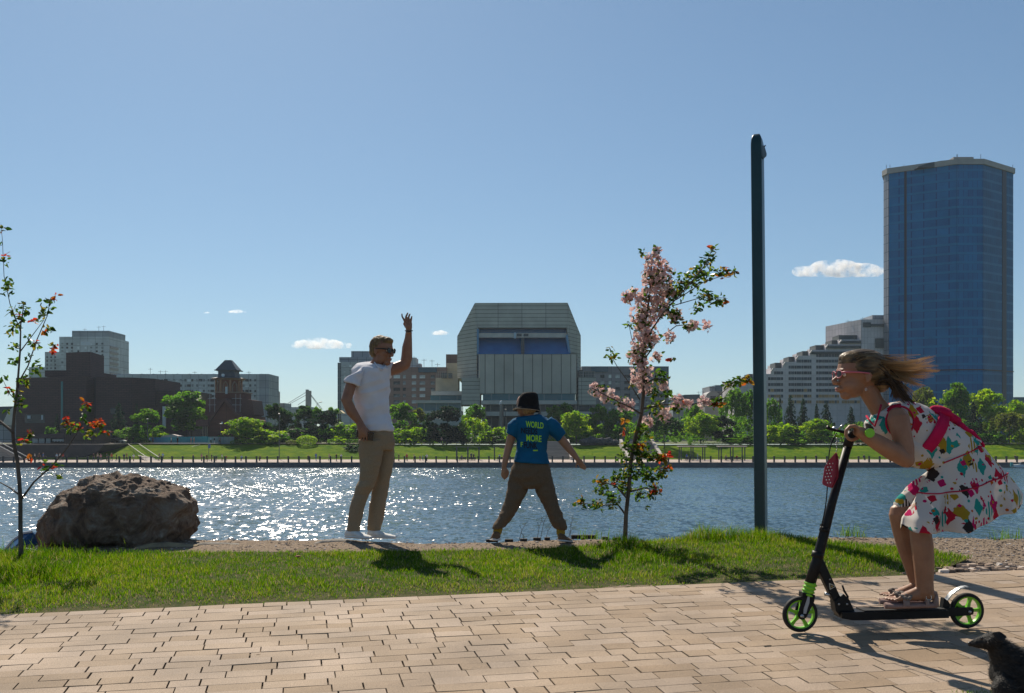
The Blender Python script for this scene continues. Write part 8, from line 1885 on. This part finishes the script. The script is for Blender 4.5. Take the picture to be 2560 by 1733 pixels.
plate([(2014, 1489), (2019, 1490), (2018, 1505), (2013, 1520), (2010, 1532), (2003, 1532), (2004, 1520), (2010, 1502)], -.0315, -.0302, 'fork_emblem', mat('emblem_grey', (.36, .37, .38), rough=.5), bevel=0)
MB().tube([S(2000, 1538, -.036), S(2000, 1538, .036)], .010, 14).build('axle', STL, scoot, smooth=True)
MB().tube([S(2416.7, 1527.5, -.036), S(2416.7, 1527.5, .036)], .008, 14).build('axle', STL, scoot, smooth=True)
plate([(2036, 1420), (2050, 1392), (2058, 1404), (2100, 1497), (2128, 1524), (2090, 1524), (2082, 1506), (2046, 1432)], -.024, .024, 'down_tube', BLK, bevel=.006)
plate([(2080, 1502), (2103, 1482), (2116, 1495), (2130, 1524), (2130, 1545), (2096, 1541), (2084, 1526)], -.034, .034, 'folding_hinge', BLK, bevel=.004)
MB().tube([S(2102, 1462, -.02), S(2106, 1476, -.024), S(2115, 1490, -.024), S(2113, 1502, -.024)], [.005, .006, .006, .006], 8).build('lever', BLK, scoot, smooth=True)
MB().tube([S(2060, 1484, -.012), S(2074, 1488, -.012)], [.011, .009], 12).build('knob', STL, scoot, smooth=True)
for x, y in ((2091, 1508), (2111, 1508)): MB().tube([S(x, y, -.037), S(x, y, -.033)], .006, 10).build('bolt', STL, scoot, smooth=True)
MB().tube([S(2070, 1447, -.027), S(2070, 1447, -.023)], .004, 10).build('bolt', STL, scoot, smooth=True)
st = plate([(2068, 1456), (2086, 1464), (2070, 1473)], -.0258, -.0245, 'warning_sticker', mat('sticker_pale', (.55, .50, .40), rough=.6), bevel=0)
plate([(2070, 1459), (2083, 1464), (2071.5, 1470)], -.0266, -.0259, 'warning_triangle', mat('sticker_dark', (.03, .025, .02), rough=.6), st, bevel=0); plate([(2073, 1462), (2078, 1464), (2073.5, 1466.5)], -.0272, -.0267, 'warning_mark', mat('sticker_amber', (.50, .30, .06), rough=.6), st, bevel=0)
plate([(2094, 1526), (2358, 1521), (2360, 1541), (2182, 1546), (2122, 1547), (2094, 1542)], -.058, .058, 'deck', BLK, bevel=.004)
plate([(2122, 1542), (2182, 1541), (2180, 1546.5), (2128, 1550)], -.02, .02, 'deck_bracket', BLK)
plate([(2150, 1522.3), (2352, 1518.6), (2352, 1520.8), (2150, 1524.5)], -.052, .052, 'grip_tape', mat('grip_tape', (.03, .03, .03), (.015, .015, .015), scale=300, rough=.95), bevel=0)
for o0, o1 in ((-.030, -.020), (.020, .030)): plate([(2352, 1518), (2424, 1516), (2428, 1522), (2427, 1533), (2418, 1537), (2352, 1540)], o0, o1, 'rear_fork', BLK, bevel=.003)
bk = MB(); pts_ = [(2362, 1503), (2368, 1494), (2376, 1484), (2386, 1476), (2397, 1469), (2408, 1465), (2417, 1464)]
for i in range(len(pts_) - 1):
    (x0, y0), (x1, y1) = pts_[i], pts_[i + 1]; q = [S(x0, y0, -.018), S(x1 - .8, y1 + .8, -.018), S(x1 - .8, y1 + .8, .018), S(x0, y0, .018)]; dn = Vector((.003, 0, -.006)); bk.add(q + [v + dn for v in q], [(0, 1, 2, 3), (7, 6, 5, 4), (0, 4, 5, 1), (1, 5, 6, 2), (2, 6, 7, 3), (3, 7, 4, 0)])
br_ = bk.build('brake_fender', mat('brake_aluminium', (.55, .56, .55), rough=.4, metal=.5), scoot)
plate([(2356, 1494), (2366, 1501), (2372, 1510), (2368, 1522), (2352, 1522)], -.02, .02, 'brake_mount', BLK, br_)
# handlebar, grips, bell
cs_ = S(2124, 1095); gp = J(2132, 1083); 
MB().tube([S(2118, 1118), S(2127, 1090), S(2131, 1082)], [.026, .028, .024], 18).build('stem_head', BLK, scoot, smooth=True)
MB().tube([P(2132, 1083, D - .17), P(2132, 1083, D + .17)], .0145, 18).build('handlebar', BLK, scoot, smooth=True)
for s in (-1, 1):
    d0, d1 = D + s * .165, D + s * .262; x0 = P(2132, 1083, D); gpt = MB().tube([Vector((x0.x, d0, x0.z)), Vector((x0.x, d1 - s * .008, x0.z)), Vector((x0.x, d1, x0.z))], [.0165, .0175, .0215], 20); gpt.tube([Vector((x0.x, d1 - s * .010, x0.z)), Vector((x0.x, d1 + s * .003, x0.z))], [.0245, .0245], 24); gpt.build('grip', GRN, scoot)
lv = MB(); lv.tube([P(2118, 1082, D - .09), P(2098, 1078, D - .10), P(2080, 1074, D - .12), P(2068, 1068, D - .14)], [.009, .008, .008, .010], 8); lv.build('brake_lever', BLK, scoot, smooth=True)
lv = MB(); lv.lathe(tuple(P(2088, 1072, D - .10)), [(.003, -.010), (.018, -.006), (.018, .004), (.012, .010), (.002, .012)], 16); lv.build('bell', STL, scoot, smooth=True)
lv = MB(); lv.tube([P(2095, 1072, D - .1), P(2104, 1064, D - .1), P(2112, 1061, D - .1)], [.003, .003, .005], 8); lv.build('bell_hammer', STL, scoot, smooth=True)
MB().tube(bez([P(2092, 1082, D - .08), P(2050, 1130, D - .12), P(2088, 1240, D - .09), P(2056, 1290, D - .07), P(2047, 1345, D - .06)], 16), .0032, 6).build('brake_cable', BLK, scoot, smooth=True)
MB().tube([S(2045, 1312, -.035), S(2052, 1310, -.03)], .006, 8).build('cable_clip', BLK, scoot)
# dotted pink purse hanging from the bar
pu = thing('purse', 'small dusty pink purse with white dots hanging from the scooter handlebar on a beaded chain', 'purse', tuple(P(2075, 1219, D - .07)))
PM = cloth('purse_pink', (.34, .060, .085), (.28, .045, .068), scale=20)
pp = [(2089, 1131), (2093, 1150), (2092, 1192), (2077, 1220), (2058, 1213), (2055, 1208), (2061, 1168), (2072, 1150)]
yA = D - .085
fA = [P(x, y, yA - (.03 if x < 2080 else 0)) for x, y in pp]; fB = [P(x + 4, y + 1, yA + .045) for x, y in pp]; n = len(pp)
m_ = MB().add(fA + fB, [tuple(range(n)), tuple(range(2 * n - 1, n - 1, -1))] + [(i, i + n, (i + 1) % n + n, (i + 1) % n) for i in range(n)])
o = m_.build('bag', PM, pu, bevel=.004)
bm = bmesh.new(); bm.from_mesh(o.data); bmesh.ops.recalc_face_normals(bm, faces=bm.faces[:]); bm.to_mesh(o.data); bm.free()
dt = MB()
for r_ in range(7):
    for c_ in range(3):
        x = 2064 + c_ * 7.2 + r_ * -.9 + (3.4 if r_ % 2 else 0) + 6; y = 1160 + r_ * 8.0 - c_ * .6
        if x < 2086 and y < 1212 - c_: ell(dt, P(x - 3, y, yA - .026 + max(0, (x - 2079)) * .003), (.0038, .0028, .0038), None, 8, 5)
dt.build('dots', mat('white_dot', (.75, .72, .70), rough=.4), o, smooth=True)
MB().tube([P(2091, 1133, yA), P(2095, 1152, yA - .012), P(2094, 1192, yA - .012), P(2080, 1219, yA - .012)], .0045, 6).build('zip_edge', cloth('purse_edge', (.22, .02, .04), (.2, .02, .035), scale=20), pu, smooth=True)
ch = MB()
for i in range(9): ell(ch, P(2091.5 + 1.0 * math.sin(i * 1.3), 1096 + i * 4.2, yA + .01), (.0052 if i in (0, 3) else .0032,) * 3, None, 8, 6)
ch.build('chain', STL, pu, smooth=True)

# ---------------------------------------------------------------- the dog in the corner
D = 3.95; u = D / FPX
dg_ = MB()
limb3(dg_, [J(2496, 1612), J(2474, 1604), J(2452, 1606), J(2430, 1609), J(2426, 1610)], [24 * u, 22 * u, 14 * u, 8 * u, 6.5 * u])
limb3(dg_, [J(2460, 1615), J(2442, 1615), J(2432, 1614)], [9 * u, 6 * u, 4 * u])                    # lower jaw
ell(dg_, J(2478, 1600), (22 * u, .045, 18 * u)); ell(dg_, J(2462, 1600), (9 * u, .035, 9 * u))
limb3(dg_, [J(2492, 1612), J(2515, 1640), J(2528, 1680)], [26 * u, 40 * u, 54 * u])                     # neck into chest
sring(dg_, [(J(2524, 1660), (26 * u, 0, 40 * u), (0, .085, 0)), (J(2545, 1690), (60 * u, 0, 70 * u), (0, .10, 0)), (J(2610, 1700), (60 * u, 0, 95 * u), (0, .11, 0)), (J(2700, 1710), (50 * u, 0, 90 * u), (0, .105, 0)), (J(2770, 1720), (50 * u, 0, 80 * u), (0, .11, 0)), (J(2810, 1730), (30 * u, 0, 50 * u), (0, .07, 0))])
zg = gz(D)
def leg(x, dy, hind):
    g0 = Vector((X_(x, D), D + dy, zg))
    if hind: pts = [J(x + 6, 1735, dy), J(x - 24, 1790, dy), Vector((X_(x + 24, D), D + dy, zg + .085)), g0 + Vector((.012, 0, .02))]; rr = [44 * u, 28 * u, 12 * u, 11 * u]
    else: pts = [J(x + 10, 1720, dy), J(x + 6, 1770, dy), Vector((X_(x, D), D + dy, zg + .08)), g0 + Vector((0, 0, .02))]; rr = [34 * u, 20 * u, 13 * u, 11 * u]
    limb3(dg_, pts, rr); ell(dg_, g0 + Vector((-.018, 0, .016)), (.032, .020, .017))
leg(2505, -.05, False); leg(2512, .05, False); leg(2765, -.05, True); leg(2772, .055, True)
limb3(dg_, [J(2815, 1690), J(2850, 1650), J(2860, 1610)], [11 * u, 10 * u, 5 * u])
FUR = mat('fur_black', (.010, .010, .010), (.026, .024, .021), scale=30, rough=.75, spec=.3, bump=.004, bscale=120, stretch=(1, 1, 2.5))
dog = fuse(dg_, 'dog', .006, FUR, smooth=5, disp=lambda v: .004 * mnoise.noise(v * 45) + .003 * mnoise.noise(v * 110))
tag(dog, 'small black dog looking left at the bottom right corner, partly outside the view', 'dog')
er = MB()
for dy in (-.04, .045):
    vs = [J(2482, 1584, dy), J(2500, 1582, dy), J(2514, 1592, dy * 1.35), J(2508, 1606, dy * 1.5), J(2494, 1604, dy * 1.35)]; vs2 = [v + Vector((0, -.006 if dy < 0 else .006, .004)) for v in vs]
    er.add(vs + vs2, [(0, 1, 2, 3, 4), (9, 8, 7, 6, 5)] + [(i, i + 5, (i + 1) % 5 + 5, (i + 1) % 5) for i in range(5)])
er.build('ear', FUR, dog)
ell(n_ := MB(), J(2424, 1608), (.0075, .009, .006)); n_.build('nose', mat('dog_nose', (.006, .006, .006), rough=.3), dog, smooth=True)
for s in (-1, 1): ell(n_ := MB(), J(2455, 1597, s * .030), (.006, .004, .006)); n_.build('eye', mat('dog_eye', (.02, .012, .008), rough=.1), dog, smooth=True)
# fur: short hairs over the coat, paler on the shoulder
bpy.context.view_layer.update(); me = dog.data; rngd = np.random.default_rng(9); nv = len(me.vertices); pick = rngd.integers(0, nv, 16000)
co = np.empty(nv * 3, np.float32); no = np.empty(nv * 3, np.float32); me.vertices.foreach_get('co', co); me.vertices.foreach_get('normal', no); co = co.reshape(-1, 3)[pick]; no = no.reshape(-1, 3)[pick]
sel = co[:, 2] > zg + .03; co, no = co[sel], no[sel]
dirn = no * .8 + np.array([.75, 0, -.45]) + rngd.normal(0, .25, co.shape); dirn /= np.linalg.norm(dirn, axis=1)[:, None]
side = np.cross(dirn, no); side /= (np.linalg.norm(side, axis=1)[:, None] + 1e-6); hl = rngd.uniform(.010, .024, len(co))[:, None] * np.clip((co[:, :1] - J(2440, 1600).x) / .05, .25, 1)
V = np.stack([co - side * .0009, co + side * .0009, co + dirn * hl * .6 + side * .0006, co + dirn * hl], 1).reshape(-1, 3)
patch = J(2528, 1612, -.09); tint = np.clip(rngd.uniform(0, .35, len(co)) + .8 * np.exp(-(((co - np.array(patch)) ** 2).sum(1)) / .028 ** 2), 0, 1)
np_obj('fur', V, np.arange(len(V)).reshape(-1, 4), leaf_mat('fur_hair', [(0, (.010, .010, .010)), (.5, (.035, .032, .028)), (1, (.24, .21, .17))], [(0, (.01, .01, .01)), (1, (.2, .17, .13))], tfac=.15, rough=.5), dog, col=np.repeat(tint, 4))
# ================================================================== air between the camera and the far bank
hz_ = MB().box(-2600, 2600, -60, 2600, -12, 130).build('haze', None or bpy.data.materials.new('haze_air'))
hm_ = hz_.data.materials[0]; hm_.use_nodes = True; t = hm_.node_tree; t.nodes.remove(t.nodes['Principled BSDF'])
pv = t.nodes.new('ShaderNodeVolumePrincipled'); pv.inputs['Color'].default_value = (.80, .90, 1.0, 1); pv.inputs['Density'].default_value = .00010; pv.inputs['Anisotropy'].default_value = .2
t.links.new(pv.outputs[0], t.nodes['Material Output'].inputs['Volume']); tag(hz_, kind='stuff')

# ================================================================== small fair weather clouds, well above and beyond the haze
CM = bpy.data.materials.new('cloud_vapour'); CM.use_nodes = True; t = CM.node_tree; t.nodes.remove(t.nodes['Principled BSDF'])
pv = t.nodes.new('ShaderNodeVolumePrincipled'); pv.inputs['Color'].default_value = (1, 1, 1, 1); pv.inputs['Anisotropy'].default_value = .45
tc = t.nodes.new('ShaderNodeTexCoord'); n = t.nodes.new('ShaderNodeTexNoise'); n.inputs['Scale'].default_value = .022; n.inputs['Detail'].default_value = 6; n.inputs['Roughness'].default_value = .62; t.links.new(tc.outputs['Object'], n.inputs['Vector'])
mr = t.nodes.new('ShaderNodeMapRange'); mr.inputs[1].default_value = .46; mr.inputs[2].default_value = .66; mr.inputs[3].default_value = 0; mr.inputs[4].default_value = .05; t.links.new(n.outputs['Fac'], mr.inputs[0]); t.links.new(mr.outputs[0], pv.inputs['Density']); t.links.new(pv.outputs[0], t.nodes['Material Output'].inputs['Volume'])
rc_ = random.Random(3)
for (x0, x1, yt, yb, lab) in ((1985, 2222, 650 - 62, 690, 'largest white cloud between the lamp pole and the glass tower'), (730, 884, 843, 872, 'flat white cloud above the apartment tower left of the man'), (1080, 1122, 823, 838, 'tiny white cloud above the raised elbow of the man'), (570, 618, 773, 783, 'faint wisp of cloud above the long panel block'), (508, 530, 779, 784, 'faintest wisp of cloud left of the other wisp')):
    if x0 == 1985: yt, yb = 648, 692
    Yc = 4200; k_ = Yc / FPX; m_ = MB(); w_ = x1 - x0; h_ = yb - yt
    for i in range(16):
        f = (i + .5) / 16; x = x0 + w_ * (.06 + .88 * f) + rc_.uniform(-.03, .03) * w_; r_ = h_ * (.20 + .30 * math.sin(math.pi * min(1, f * .85 + .12)) * rc_.uniform(.6, 1.15))
        ell(m_, P(x, yb - r_ * .8 - h_ * .05, Yc + rc_.uniform(-40, 40)), (r_ * k_ * rc_.uniform(1.2, 1.9), r_ * k_ * 1.2, r_ * k_))
    ctr = P((x0 + x1) / 2, (yt + yb) / 2, Yc)
    o = fuse(m_, 'cloud', max(2.2, h_ * k_ * .05), CM, smooth=3); o.data.transform(Matrix.Translation(-ctr)); o.location = ctr
    tag(o, lab, 'cloud', 'small fair weather clouds')
